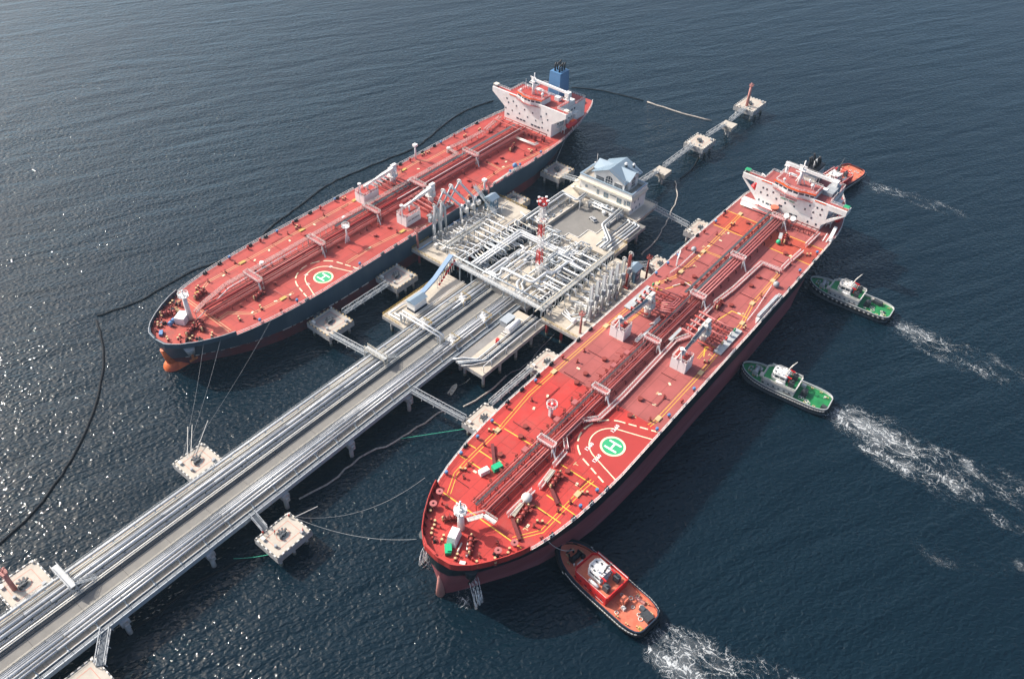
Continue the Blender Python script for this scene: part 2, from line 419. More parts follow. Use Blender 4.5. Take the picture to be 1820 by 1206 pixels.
def hatch_mesh(m):
    b = MB(); b.cyl(0,0,0,.7,.75,12); b.cyl(0,0,.7,.85,.85,12); b.box(-.15,.15,-1.0,-.6,.1,.9); return b.mesh('tank_hatch', m)
HAT = hatch_mesh('red_steel'); HATD = hatch_mesh('brown_red')
def pad_mesh():
    b = MB(); b.box(-.6,.6,-.35,.35,0,.1); return b.mesh('deck_socket', 'cream_line')
PAD = pad_mesh()
def roller_mesh():
    b = MB(); b.box(-.9,.9,-.35,.35,0,.25); b.cyl(-.45,0,.25,.95,.34,8); b.cyl(.45,0,.25,.95,.34,8); return b.mesh('fairlead', 'black')
ROL_ = roller_mesh()
def winch(parent, x, y, z, a, long=5.5, cover=None):
    c, s = math.cos(a), math.sin(a)
    def T(mbx): mbx.v = [(x+px*c-py*s, y+px*s+py*c, z+pz) for px,py,pz in mbx.v]; return mbx
    b = MB(); b.box(-long/2,long/2,-1.0,1.0,0,.25)
    for k in (-1,-.35,.35,1):
        b.box(k*long*.45-.12,k*long*.45+.12,-.9,.9,.25,1.9)
    b.box(long*.28,long*.45,-1.5,-.7,.25,1.3)
    w_ = put(T(b), 'mooring_winch', 'brown_red', parent)
    d = MB()
    for u,v in ((-.42,-.18),(-.1,.12),(.2,.42)): d.tube([(u*long,0,1.15),(v*long,0,1.15)], .62, 10)
    put(T(d), 'winch_drum', 'red_steel', w_)
    e = MB()
    for u in (-.45,-.16,.16,.45): e.tube([(u*long-.08,0,1.15),(u*long+.08,0,1.15)], .98, 12)
    put(T(e), 'drum_flange', 'dark_red', w_)
    g = MB(); g.cyl(-long*.5-.2,0,.2,1.7,.3,8); g.cyl(long*.5+.2,.0,.2,1.7,.3,8); g.sph(-long*.5-.2,0,1.8,.38,6); g.sph(long*.5+.2,0,1.8,.38,6)
    put(T(g), 'warping_end', 'yellow_pale', w_)
    if cover:
        h = MB(); h.box(-long*.45,long*.45,1.3,2.6,1.6,1.75); h.box(-long*.45,-long*.4,1.35,1.45,.2,1.6); h.box(long*.4,long*.45,1.35,1.45,.2,1.6)
        put(T(h), 'winch_platform', cover, w_)
    return w_
def tanker(c):
    X0, YC, L, DZ = c['x0'], c['yc'], c['L'], c['D']
    root = thing('oil_tanker', (X0, YC, 0), c['label'], 'tanker', 'tankers moored at the jetty')
    HB = c['beam']/2; kb = HB/22.0
    sternD, sternW = c['sternD'], c['sternW']       # half breadths measured back from x = L
    def hd(x): return lerp(DECKB, x)*kb if x < 100 else lerp(sternD, x)
    def hw(x): return lerp(WLB, x)*kb if x < 100 else lerp(sternW, x)
    def xs_of(z):                                  # stem / transom positions by height
        t = z/DZ; return c['rake']*(1-max(0,t)), L-c['counter']*(1-max(0,min(1,t)))
    S_ = [0,.25,.5,1,1.5,2.5,3.9,5.5,7.6,10,12,14,16,18,20,25,30,35,45,55,70,100,140,180]+[180+(L-180)*k/16 for k in range(1,17)]
    def shell(zs, name, material, **kw):
        b = MB(); n = len(S_)
        for sd in (-1, 1):
            rows = []
            for z in zs:
                a, e = xs_of(z); t = max(0,min(1,z/DZ)); row = []
                for s_ in S_:
                    x = a+(e-a)*(s_/L)
                    p = c['flare'] if s_ < 100 else 1.3
                    h = hw(s_)+(hd(s_)-hw(s_))*t**p
                    row.append((X0+x, YC+sd*h, z))
                rows.append(row)
            vs = [p for r in rows for p in r]; fs = []
            for i in range(len(zs)-1):
                for j in range(n-1):
                    q = (i*n+j, i*n+j+1, (i+1)*n+j+1, (i+1)*n+j); fs.append(q if sd < 0 else q[::-1])
            b.add(vs, fs, True)
        for z0, z1 in zip(zs, zs[1:]):             # transom and stem plates
            for end in (0, 1):
                q = []
                for z in (z0, z1):
                    a, e = xs_of(z); t = max(0,min(1,z/DZ)); s_ = 0 if end == 0 else L
                    p = c['flare'] if end == 0 else 1.3
                    h = hw(s_)+(hd(s_)-hw(s_))*t**p; x = a if end == 0 else e
                    q += [(X0+x, YC-h, z), (X0+x, YC+h, z)]
                b.add(q, [(0,2,3,1)] if end == 0 else [(0,1,3,2)])
        return put(b, name, material, root, **kw)
    zb = c['zboot']
    def zr(a, b, n): return [a+(b-a)*i/n for i in range(n+1)]
    shell(zr(-2, zb, 5), 'hull_bottom', c['bottom'])
    shell(zr(zb, DZ, 5), 'hull_topside', c['top'])
    if c.get('bootline'):
        b = MB()
        for sd in (-1,):
            x = 4
            while x < 75:
                t = zb/DZ; xx = lambda s_: c['rake']*(1-t)+s_*(1-c['rake']*(1-t)/L)
                h0 = hw(x)+(hd(x)-hw(x))*t**c['flare']; h1 = hw(x+1.2)+(hd(x+1.2)-hw(x+1.2))*t**c['flare']
                b.beam((X0+xx(x), YC+sd*(h0+.06), zb), (X0+xx(x+1.2), YC+sd*(h1+.06), zb), .1, .28+.15*random.random()); x += 1.2+random.choice((0,.6,1.6))
        put(b, 'boot_line', 'offwhite', root)
    # deck in painted sections
    for i, (xa, xb, m_) in enumerate(c['sections']):
        st = sorted(set([xa, xb]+[s_ for s_ in S_ if xa < s_ < xb])); b = MB(); vs = []
        for s_ in st: h = hd(s_)-.02; vs += [(X0+s_, YC-h, DZ), (X0+s_, YC+h, DZ)]
        b.add(vs, [(2*k, 2*k+2, 2*k+3, 2*k+1) for k in range(len(st)-1)]); put(b, 'deck', m_, root)
    # bulwark round the bow
    b = MB(); bx = c['bulwark']; st = [s_ for s_ in S_ if s_ <= bx]
    for sd in (-1, 1):
        o_ = [(X0+s_-.15*(s_ < 6), YC+sd*(hd(s_)+.02), 0) for s_ in st]; i_ = [(X0+s_+(.5 if s_ < 2 else 0), YC+sd*max(0,hd(s_)-.28), 0) for s_ in st]
        for k in range(len(st)-1):
            for (p, q, flip) in ((o_[k], o_[k+1], sd < 0), (i_[k+1], i_[k], sd < 0)):
                v4 = [(p[0],p[1],DZ-.1),(q[0],q[1],DZ-.1),(q[0],q[1],DZ+c['bwh']),(p[0],p[1],DZ+c['bwh'])]
                b.add(v4, [(0,1,2,3)] if flip else [(3,2,1,0)])
            v4 = [(o_[k][0],o_[k][1],DZ+c['bwh']),(o_[k+1][0],o_[k+1][1],DZ+c['bwh']),(i_[k+1][0],i_[k+1][1],DZ+c['bwh']),(i_[k][0],i_[k][1],DZ+c['bwh'])]
            b.add(v4, [(0,1,2,3)] if sd < 0 else [(3,2,1,0)])
        b.beam((X0-.05,YC,DZ+c['bwh']/2),(X0-.05,YC+sd*hd(0),DZ+c['bwh']/2), .3, c['bwh'])
    bul = put(b, 'bulwark', c['bulmat'], root)
    b = MB()
    for s_ in [2,4,6,8,10,12,14,16,18]:
        if s_ < bx:
            for sd in (-1, 1):
                y = YC+sd*(hd(s_)-.35); b.add([(X0+s_-.06,y,DZ),(X0+s_+.06,y,DZ),(X0+s_+.06,y,DZ+c['bwh']),(X0+s_-.06,y,DZ+c['bwh']),(X0+s_-.06,y-sd*1.0,DZ),(X0+s_+.06,y-sd*1.0,DZ)],
                      [(0,3,4),(1,5,2),(4,3,2,5)])
    put(b, 'bulwark_stay', 'dark_red', bul)
    b = MB(); st2 = [s_ for s_ in S_ if s_ <= bx]
    for sd in (-1,1): b.tube([(X0+s_-.1, YC+sd*(hd(s_)-.1), DZ+c['bwh']+.03) for s_ in st2], .16, 4)
    put(b, 'bulwark_rail', c['railtop'], bul)
    # side railings
    xx = [bx]+[s_ for s_ in range(20, int(L)-1, 5) if s_ > bx+1]+[L-.6]
    for sd in (-1, 1):
        gaps = c['gaps'][0 if sd < 0 else 1]; run = []
        for s_ in xx+[None]:
            if s_ is None or any(g0 <= s_ <= g1 for g0, g1 in gaps):
                if len(run) > 1: b = MB(); b.rail(run, 1.15, 2.5, .055); put(b, 'side_railing', 'white_clean', root)
                run = []
            else: run.append((X0+s_, YC+sd*(hd(s_)-.25), DZ))
        g = MB()
        g.strip([(X0+s_, YC+sd*(hd(s_)-.12), DZ+.03) for s_ in xx], .22); put(g, 'gunwale_strip', c['strip'], root)
    return root, hd

def crane(root, x, y, z, tipx, tipy, tipz, m_='white'):
    b = MB(); b.cyl(x,y,z,z+6.0,1.25,14); b.cyl(x,y,z+4.4,z+4.8,2.3,14)
    cr = put(b, 'hose_crane', m_, root)
    r = MB()
    n = 12; pts = [(x+2.25*math.cos(2*math.pi*i/n), y+2.25*math.sin(2*math.pi*i/n), z+4.8) for i in range(n+1)]
    r.rail(pts, 1.0, 1.2, .05); put(r, 'crane_platform_rail', 'white_clean', cr)
    h = MB(); h.box(x-1.5,x+1.7,y-1.1,y+1.1,z+6.0,z+8.6); h.box(x-.3,x+2.3,y-.7,y+.7,z+8.6,z+9.5); h.cyl(x+.4,y-1.5,z+6.2,z+7.6,.5,8)
    put(h, 'crane_head', m_, cr)
    j = MB(); a = Vector((x-1.0,y,z+7.6)); t = Vector((tipx,tipy,tipz)); md = a.lerp(t,.5)
    j.beam(a, md, 1.25, 1.25); j.beam(md+(md-t)*.0, t, .95, .8)
    put(j, 'jib', m_, cr)
    k = MB(); k.beam(t+Vector((0,0,0)), t+Vector((0,0,-1.4)), .25); k.beam(a+Vector((.5,0,1.9)), a.lerp(t,.75)+Vector((0,0,.6)), .12); put(k, 'crane_hook', 'dark_grey', cr)
    if m_ == 'offwhite':
        q = MB(); off = Vector((0,0,.72)); q.beam(a+off*.98, md+off*.98, .95, .12); q.beam(md+off*.72, t+off*.72, .7, .12)
        put(q, 'hose_tray', 'navy', cr)
    return cr
def store_house(root, x0, x1, y0, y1, z, h=4.4):
    b = MB(); b.box(x0,x1,y0,y1,z,z+h); s_ = put(b, 'deck_store', 'white_clean', root)
    t = MB(); t.box(x0+.15,x1-.15,y0+.15,y1-.15,z+h,z+h+.06); put(t, 'store_roof', 'deck_one', s_)
    r = MB(); r.rail([(x0+.1,y0+.1,z+h),(x1-.1,y0+.1,z+h),(x1-.1,y1-.1,z+h),(x0+.1,y1-.1,z+h),(x0+.1,y0+.1,z+h)],1.1,1.5,.05)
    put(r, 'roof_railing', 'white_clean', s_)
    p = MB(); p.cyl(x0+.6,(y0+y1)/2,z+h,z+h+4.2,.3,8,.2); p.beam((x0-.2,(y0+y1)/2-1.1,z+h),(x0+.6,(y0+y1)/2,z+h+3.4),.3); p.beam((x0-.2,(y0+y1)/2+1.1,z+h),(x0+.6,(y0+y1)/2,z+h+3.4),.3)
    p.cyl(x0+.6,(y0+y1)/2,z+h+4.2,z+h+4.9,.75,10); p.cyl((x0+x1)/2+.6,(y0+y1)/2,z+h,z+h+2.4,.5,8,.3)
    put(p, 'jib_rest', 'white_clean', s_)
    sm = MB(); sm.box(x0-.02,x0,(y0+y1)/2-.04,(y0+y1)/2+.04,z+.2,z+h-.2); put(sm, 'wall_seam', 'dark_grey', s_)
    return s_
def rack(root, xa, xb, pipes, z, step=6.5, catw=None, supm='red_steel'):
    for (y, dz, r, m_) in pipes:
        b = MB(); b.tube([(xa,y,z+dz),(xb,y,z+dz)], r, 8); put(b, 'deck_pipe', m_, root)
    ys = [p[0] for p in pipes]; y0, y1 = min(ys)-.7, max(ys)+.7; top = max(p[1]+p[2] for p in pipes)
    b = MB(); b.box(-.15,.15,y0,y1,.95,1.2)
    for y in (y0+.15, (y0+y1)/2, y1-.15): b.box(-.15,.15,y-.15,y+.15,0,.95)
    me = b.mesh('pipe_support', supm); x = xa+2
    while x < xb: inst(me, 'pipe_support', root, (x,0,z)); x += step
def catwalk(root, path, z, w=1.3, m_='white_clean', dm='pink_pipe', step=4.0, name='catwalk', h=1.0):
    b = MB(); P = [Vector((p[0],p[1],z)) for p in path]
    for a, c_ in zip(P, P[1:]): b.beam(a, c_, w, .12)
    cw = put(b, name, dm, root); r = MB()
    for sd in (-1, 1):
        off = []
        for i, p in enumerate(P):
            d = (P[min(i+1,len(P)-1)]-P[max(i-1,0)]).normalized(); off.append(p+Vector((-d.y, d.x, 0))*(sd*w/2))
        r.rail(off, h, step*.5, .05)
    put(r, 'catwalk_railing', m_, cw)
    l = MB()
    for a, c_ in zip(P, P[1:]):
        n = max(1, int((c_-a).length/step))
        for i in range(n+1):
            q = a.lerp(c_, i/n)
            if z-ZD[0] > .5: l.beam(Vector((q.x,q.y,ZD[0])), Vector((q.x,q.y,z)), .2)
    if l.v: put(l, 'catwalk_leg', m_, cw)
    return cw
ZD = [13.0]
def portal(root, x, y0, y1, z, h=4.0, m_='white_clean'):     # railed crossing platform over the pipes
    b = MB(); b.box(x-1.1,x+1.1,y0,y1,z+h-.15,z+h)
    p = put(b, 'crossing_platform', 'pink_pipe', root); r = MB()
    r.rail([(x-1.05,y0,z+h),(x+1.05,y0,z+h),(x+1.05,y1,z+h),(x-1.05,y1,z+h),(x-1.05,y0,z+h)],1.1,1.4,.06); put(r, 'platform_railing', m_, p)
    l = MB()
    for yy in (y0+.2,y1-.2): l.beam((x-.9,yy,z),(x-.9,yy,z+h-.1),.25); l.beam((x+.9,yy,z),(x+.9,yy,z+h-.1),.25)
    l.beam((x-1,y0-.1,z+h),(x-1.6,y0-2.2,z),.5,.12); put(l, 'platform_leg', m_, p)
    return p
def lines(root, paths, wd, z, m_='yellow', name='deck_marking'):
    for p in paths:
        b = MB(); b.strip(p, wd, z); put(b, name, m_, root)
def dbl(path, gap):
    P = [Vector((x,y,0)) for x,y in path]; A = []; B = []
    for i in range(len(P)):
        d1 = (P[i]-P[max(0,i-1)]); d2 = (P[min(len(P)-1,i+1)]-P[i]); d1 = d1 if d1.length else d2; d2 = d2 if d2.length else d1
        t = (d1.normalized()+d2.normalized()).normalized(); n = Vector((-t.y,t.x,0))*(gap/2/max(.4,t.dot(d2.normalized())))
        A.append(((P[i]+n).x,(P[i]+n).y)); B.append(((P[i]-n).x,(P[i]-n).y))
    return [A, B]
def helipad(root, cx, cy, z, yedge, R1, R2, ro, txt, arcm='cream_line', sgn=-1, m_ground=None, e_in=10, e_out=14):
    if m_ground:
        b = MB(); pts = []
        for i in range(25):
            t = R_(200-220*i/24+0)
            pts.append((cx+R2*math.cos(R_(i*180/24)), cy+R2*math.sin(R_(i*180/24))))
        pts += [(cx-e_out,yedge),(cx+e_out,yedge)]
        b.add([(x,y,z+.012) for x,y in pts], [tuple(range(len(pts)))]); put(b, 'landing_area', m_ground, root)
    b = MB(); b.disc(cx,cy,z+.03,ro,40); hp = put(b, 'helipad', 'helipad_green', root)
    b = MB(); b.disc(cx,cy,z+.045,ro+.55,40,ro-.1); put(b, 'helipad_ring', 'cream_line', hp)
    b = MB(); k = ro*.5
    for s_ in (-1,1): b.box(cx+s_*k*.85-.32*ro/3.2,cx+s_*k*.85+.32*ro/3.2,cy-k*1.25,cy+k*1.25,z+.04,z+.06)
    b.v = [(cx+(x-cx)*1, y, zz) for x,y,zz in b.v]
    b.box(cx-k*.85,cx+k*.85,cy-.3*ro/3.2,cy+.3*ro/3.2,z+.04,z+.058); put(b, 'letter_h', 'white_clean', hp)
    b = MB(); a0 = R_(15); N = 24; P = [(cx+e_in,yedge+.5)]+[(cx+R1*math.cos(a0+(math.pi-2*a0)*i/N), cy+R1*math.sin(a0+(math.pi-2*a0)*i/N)) for i in range(N+1)]+[(cx-e_in,yedge+.5)]
    b.strip(P, .36, z+.03); put(b, 'landing_circle_line', 'cream_line', root)
    P = [(cx+e_out,yedge+.3)]+[(cx+R2*math.cos(a0+(math.pi-2*a0)*i/36), cy+R2*math.sin(a0+(math.pi-2*a0)*i/36)) for i in range(37)]+[(cx-e_out,yedge+.3)]
    # dashed outer line
    pts = []
    for a, c_ in zip(P, P[1:]):
        a = Vector((*a,0)); c_ = Vector((*c_,0)); n = max(1, int((c_-a).length/.5))
        for i in range(n): pts.append(a.lerp(c_, i/n))
    i = 0; bb = MB()
    while i+5 < len(pts): bb.strip([(p.x,p.y) for p in pts[i:i+6]], .5, z+.034); i += 7
    put(bb, 'landing_dash_line', 'cream_line', root)
    if txt:
        me = text_mesh(txt, 1.7 if len(txt) > 2 else 1.5); me.materials.clear(); me.materials.append(M['white_clean']); me.name = 'range_number'
        for a in (28, 90+42, 180-8) if len(txt) > 2 else (25, 120, 172):
            x = cx+R1*math.cos(R_(a)); y = cy+R1*math.sin(R_(a))
            inst(me, 'range_number', root, (x, y, z+.07), rot=(0,0,R_(0)))
    return hp
def superstructure(root, c):
    xf, yc, z, zw = c['xf'], c['yc'], c['z'], c['zw']; hb = 14.3; hw_ = c['wing']
    b = MB()
    b.prismx([(yc-hb,z),(yc+hb,z),(yc+hb,zw+1.2),(yc-hb,zw+1.2)], xf, xf+.6)
    front = put(b, 'accommodation_front', 'white', root)
    # wings
    for sd in (-1, 1):
        w_ = MB()
        if c['truss']:
            w_.prismx([(yc+sd*(hb+.002),zw-1.2),(yc+sd*hw_,zw-.9),(yc+sd*hw_,zw+1.2),(yc+sd*(hb+.002),zw+1.2)], xf, xf+.6)
            w_.prismx([(yc+sd*(hb+.002),z+3.0),(yc+sd*(hb+.002),z+5.2),(yc+sd*(hw_-.8),zw-1.0),(yc+sd*hw_,zw-.902)], xf, xf+.6)
            w_.prismx([(yc+sd*(hb+.002),z+5.2),(yc+sd*(hb+1.3),z+6.2),(yc+sd*(hb+1.3),zw-1.15),(yc+sd*(hb+.002),zw-1.202)], xf+.002, xf+.598)
        else:
            w_.prismx([(yc+sd*(hb+.002),zw-6.5),(yc+sd*hw_,zw-1.0),(yc+sd*hw_,zw+1.2),(yc+sd*(hb+.002),zw+1.2)], xf, xf+.6)
        w_.box(xf+.6,xf+4.2,yc+sd*(hb+.1),yc+sd*hw_,zw-.5,zw-.02)
        w_.box(xf+4.2,xf+4.4,yc+sd*(hb+.1),yc+sd*hw_,zw-.5,zw+.2)
        w_.box(xf+.6,xf+4.4,yc+sd*hw_,yc+sd*(hw_+.15),zw-.8,zw+1.2)
        wg = put(w_, 'bridge_wing', 'white', root)
        d = MB(); d.box(xf+.6,xf+4.2,yc+sd*(hb+.1),yc+sd*(hw_-.02),zw,zw+.04); put(d, 'wing_deck', c['deckm'], wg)
        d = MB(); d.rail([(xf+4.25,yc+sd*hb,zw),(xf+4.25,yc+sd*hw_,zw)],1.1,1.3,.05); put(d, 'wing_railing', 'white_clean', wg)
        d = MB(); y_ = yc+sd*(hw_-1.1)
        d.box(xf+.7,xf+2.9,y_-1.1,y_+1.1,zw+2.3,zw+2.45)
        for ax in (xf+.8,xf+2.8):
            for ay in (y_-1,y_+1): d.beam((ax,ay,zw),(ax,ay,zw+2.3),.12)
        put(d, 'wing_shelter', c['shelter'], wg)
    # block behind the front wall
    b = MB(); b.box(xf+.6,xf+c['blk'],yc-hb+.05,yc+hb-.05,z,zw-.05); blk = put(b, 'accommodation_block', 'white', root)
    b = MB(); b.box(xf+.6,xf+c['blk'],yc-hb+.05,yc+hb-.05,zw-.05,zw+.02); put(b, 'bridge_deck', c['deckm'], root)
    b = MB(); b.rail([(xf+4.4,yc-hb+.2,zw),(xf+c['blk']-.2,yc-hb+.2,zw),(xf+c['blk']-.2,yc+hb-.2,zw),(xf+4.4,yc+hb-.2,zw)],1.1,1.5,.05); put(b, 'bridge_deck_railing', 'white_clean', root)
    zc = zw-c['drop']
    b = MB(); b.box(xf+c['blk'],xf+c['cas'],yc-hb+1.5,yc+hb-1.5,z,zc); put(b, 'engine_casing', 'white', root)
    b = MB(); b.box(xf+c['blk']+.02,xf+c['cas'],yc-hb+1.5,yc+hb-1.5,zc,zc+.05); put(b, 'casing_deck', c['deckm'], root)
    b = MB(); b.rail([(xf+c['blk'],yc-hb+1.6,zc),(xf+c['cas']-.1,yc-hb+1.6,zc),(xf+c['cas']-.1,yc+hb-1.6,zc),(xf+c['blk'],yc+hb-1.6,zc)],1.1,1.5,.05); put(b, 'casing_railing', 'white_clean', root)
    # side galleries
    for sd in (-1,1):
        for zz in (z+3.4, z+6.6):
            g = MB(); g.box(xf+4,xf+c['blk']+6,yc+sd*(hb),yc+sd*(hb+1.6),zz,zz+.15); gg = put(g, 'side_gallery', 'white', root)
            g = MB(); g.rail([(xf+4,yc+sd*(hb+1.55),zz+.15),(xf+c['blk']+6,yc+sd*(hb+1.55),zz+.15)],1.0,1.4,.05); put(g, 'gallery_railing', 'white_clean', gg)
            g = MB()
            for k in range(7): g.box(xf+5+k*2.2,xf+6+k*2.2,yc+sd*(hb-.04),yc+sd*(hb+.02),zz+1.3,zz+2.2)
            put(g, 'side_windows', 'glass', gg)
    # wheelhouse: faceted front
    hwid = c['whw']; x0 = xf-c['proj']; o = [(x0+1.6,-hwid),(x0+.9,-hwid*.55),(x0,-hwid*.28),(x0,hwid*.28),(x0+.9,hwid*.55),(x0+1.6,hwid),(xf+8.2,hwid),(xf+8.2,-hwid)]
    o = [(x,yc+y) for x,y in o]
    def scale(o,k): cx = sum(p[0] for p in o)/len(o); cy = sum(p[1] for p in o)/len(o); return [(cx+(x-cx)*k, cy+(y-cy)*k) for x,y in o]
    b = MB(); b.prism(o, zw-.35, zw+1.35); b.prism(scale(o,.985), zw+1.35, zw+2.2); b.prism(o, zw+2.2, zw+2.75); wh = put(b, 'wheelhouse', 'white_clean', root)
    b = MB()
    for (p, q) in zip(o, o[1:]):
        a = Vector((*p,0)); e = Vector((*q,0)); n = max(1, int((e-a).length/1.7))
        for i in range(n):
            u = a.lerp(e,(i+.12)/n); v = a.lerp(e,(i+.88)/n); b.beam(u+Vector((0,0,zw+1.78)), v+Vector((0,0,zw+1.78)), .06, .8)
    put(b, 'bridge_windows', 'glass', wh)
    b = MB(); b.prism(scale(o,1.035), zw+2.75, zw+2.95); put(b, 'wheelhouse_roof', c['deckm'], wh)
    b = MB(); q = scale(o,1.045)[:6]
    for a, e in zip(q, q[1:]): b.beam((*a,zw+2.9),(*e,zw+2.9),.35,.5)
    put(b, 'orange_rim', 'orange', wh)
    b = MB(); q = [(x-.35,y) for x,y in o[:6]]
    for a, e in zip(q, q[1:]): b.beam((*a,zw-.3),(*e,zw-.3),.8,.12)
    bc = put(b, 'bridge_balcony', 'pink_pipe', wh)
    b = MB(); b.rail([(x-.35,y,zw-.25) for x,y in q],.8,1.3,.03); put(b, 'balcony_railing', 'red_steel', wh)
    b = MB(); b.rail([(x,y,zw+2.95) for x,y in scale(o,.98)]+[(*scale(o,.98)[0],zw+2.95)],1.0,1.5,.045); put(b, 'roof_rail', 'white_clean', wh)
    if c['truss']:
        b = MB()
        for s_ in (-1,1): b.beam((xf-.04,yc+s_*9.3,zw+.9),(xf-.04,yc+s_*13.9,zw+.9),.1,.5)
        put(b, 'orange_band', 'orange', root)
    # round and square windows on the front
    wm = MB(); wm.box(-.05,.05,-.34,.34,-.42,.42); W1 = wm.mesh('window','glass'); wm = MB(); wm.box(-.05,.05,-.75,.75,-.4,.4); W2 = wm.mesh('window','glass')
    for y, dz, k in c['wins']: inst(W2 if k else W1, 'window', root, (xf-.02, yc+y, z+dz))
    # mast
    mx = xf+3.6; b = MB(); b.tube([(mx,yc,zw+2.9),(mx,yc,zw+9.5)],[.75,.5],8); b.beam((mx,yc-2.6,zw+8.2),(mx,yc+2.6,zw+8.2),.35); b.beam((mx,yc-1.6,zw+10.6),(mx,yc+1.6,zw+10.6),.25)
    b.box(mx-1.2,mx+1.2,yc-1.2,yc+1.2,zw+9.5,zw+9.7); b.tube([(mx+.5,yc,zw+9.6),(mx+.5,yc,zw+13.4)],.28,6); b.beam((mx-.5,yc-1.6,zw+11.6),(mx-.5,yc+1.6,zw+11.6),.3); b.tube([(mx-.5,yc,zw+9.6),(mx-.5,yc,zw+11.5)],.2,6)
    for s_ in (-1,1): b.beam((mx+1.8,yc+s_*1.9,zw+2.9),(mx,yc,zw+8.0),.3)
    put(b, 'radar_mast', 'white_clean', root)
    b = MB()
    for dx,dy,h_,r_ in ((-.5,5,1.5,.6),(2.5,-5.6,1.6,.75),(5.5,5.4,1.2,.5),(6.6,-3,1.0,.5)): b.cyl(xf+dx+1,yc+dy,zw+2.9,zw+2.9+h_,.2,6); b.sph(xf+dx+1,yc+dy,zw+3.2+h_,r_,10)
    put(b, 'satellite_dome', 'white_clean', root)
    b = MB()
    for dx,dy,h_ in ((1,-7,6),(6,6.4,5),(7,-6.5,4.5),(9,-11,6)): b.beam((xf+dx,yc+dy,zw+(2.9 if dx<8 else 0)),(xf+dx,yc+dy,zw+2.9+h_),.09)
    put(b, 'whip_antenna', 'white_clean', root)
    # provisions crane laid across the casing
    b = MB(); xk = xf+c['jibx']; b.cyl(xk,yc-11,zc,zc+4.6,1.1,12); b.box(xk-1.3,xk+1.3,yc-12.2,yc-9.8,zc+4.6,zc+7.0); k = put(b, 'provisions_crane', 'white', root)
    b = MB(); b.beam((xk,yc-10.4,zc+6.4),(xk,yc+11,zc+6.9),1.0,1.1); put(b, 'crane_jib', 'white_clean', k)
    b = MB(); b.cyl(xk,yc+10,zc,zc+6.0,.5,8); b.box(xk-1.2,xk+1.2,yc+9,yc+11,zc+6.0,zc+6.3)
    if c['truss']: b.rail([(xk-.5,yc-9,zc+7.1),(xk-.5,yc+10,zc+7.3)],.9,1.6,.05)
    put(b, 'jib_rest', 'white_clean', k)
    b = MB()
    for (dx,dy,sx,sy,h_) in ((c['blk']+1.2,-2.5,2.4,3.2,2.2),(c['blk']-2.5,-9,2.2,2.6,1.9),(c['blk']+4,7,3,2.6,2.4),(c['blk']-1.6,3.5,1.8,1.8,1.5)):
        zz = zw if dx < c['blk']-.5 else zc; b.box(xf+dx-sx/2,xf+dx+sx/2,yc+dy-sy/2,yc+dy+sy/2,zz,zz+h_)
    put(b, 'deck_locker', 'white_clean', root)
    b = MB(); b.box(xf+c['blk']-4,xf+c['blk']+5.6,yc-hb+1.2,yc-hb+5.2,zc+.02,zc+c['drop']+1.6) if c['truss'] else b.box(xf+c['blk']+.1,xf+c['blk']+7,yc-hb+1.6,yc-hb+6,zc+.02,zc+2.6)
    put(b, 'vent_house', 'steel_grey' if c['truss'] else 'white', root)
    # funnel
    fx, fy, fz = c['fun']; fl, fw = c['fsz']; zs = c['fbands']; fo = None; base = zc
    for i, (h_, m_) in enumerate(zs):
        b = MB(); t0 = (base-zc)/(fz-zc); t1 = (base+h_-zc)/(fz-zc); k0 = 1.12-.12*t0; k1 = 1.12-.12*t1
        b.obox(fx,fy,base,fl*k0,fw*k0,h_,0,k1/k0,k1/k0); base += h_
        fo = put(b, 'funnel' if i == 0 else 'funnel_band', m_, root if fo is None else fo) if i == 0 else (put(b, 'funnel_band', m_, fo) and fo)
    b = MB()
    for i in range(6):
        px = fx-fl*.28+(i%3)*fl*.27; py = fy-fw*.22+(i//3)*fw*.42; hh = 2.6+.5*(i%2)
        if c['truss']: b.tube([(px,py,base),(px,py,base+hh*.6),(px-1.0,py+.4,base+hh+1.0)],.42,8)
        else: b.tube([(px,py,base),(px,py,base+hh),(px+.8,py,base+hh+.9)],[.5,.45,.45],8)
    put(b, 'exhaust_pipe', 'black', fo)
    if c['truss']:
        b = MB()
        for i in range(5): b.tube([(fx-fl*.3+i*fl*.15,fy-fw*.1-.3*(i%2),base),(fx-fl*.3+i*fl*.15-.6,fy-fw*.1,base+3.3)],.28,6)
        put(b, 'bright_exhaust', 'pipe_silver', fo)
    # lifeboats in davits
    for sd in (-1, 1):
        lx, ly, lz = xf+c['blk']-3, yc+sd*(hb+4.2), z+4.6
        b = MB(); b.tube([(lx-4.2,ly,lz),(lx-3.2,ly,lz),(lx+2.8,ly,lz),(lx+4.2,ly,lz+.1)],[.35,1.35,1.35,.4],10); lb = put(b, 'lifeboat', 'tug_red', root)
        b = MB(); b.box(lx-1,lx+1.8,ly-.6,ly+.6,lz+1.1,lz+1.8); put(b, 'lifeboat_cabin', 'orange', lb)
        b = MB()
        for dx in (-3.4, 3.4):
            b.tube([(lx+dx,ly-sd*1.6,z),(lx+dx,ly-sd*1.9,lz+3.0),(lx+dx,ly,lz+3.6),(lx+dx,ly,lz+1.4)],.25,6); b.beam((lx+dx,ly-sd*3.4,z),(lx+dx,ly-sd*1.9,lz+2),.3)
        b.box(lx-4.5,lx+4.5,ly-sd*1.4,ly-sd*2.6,z+2.2,z+2.4)
        put(b, 'davit', 'white_clean', lb)

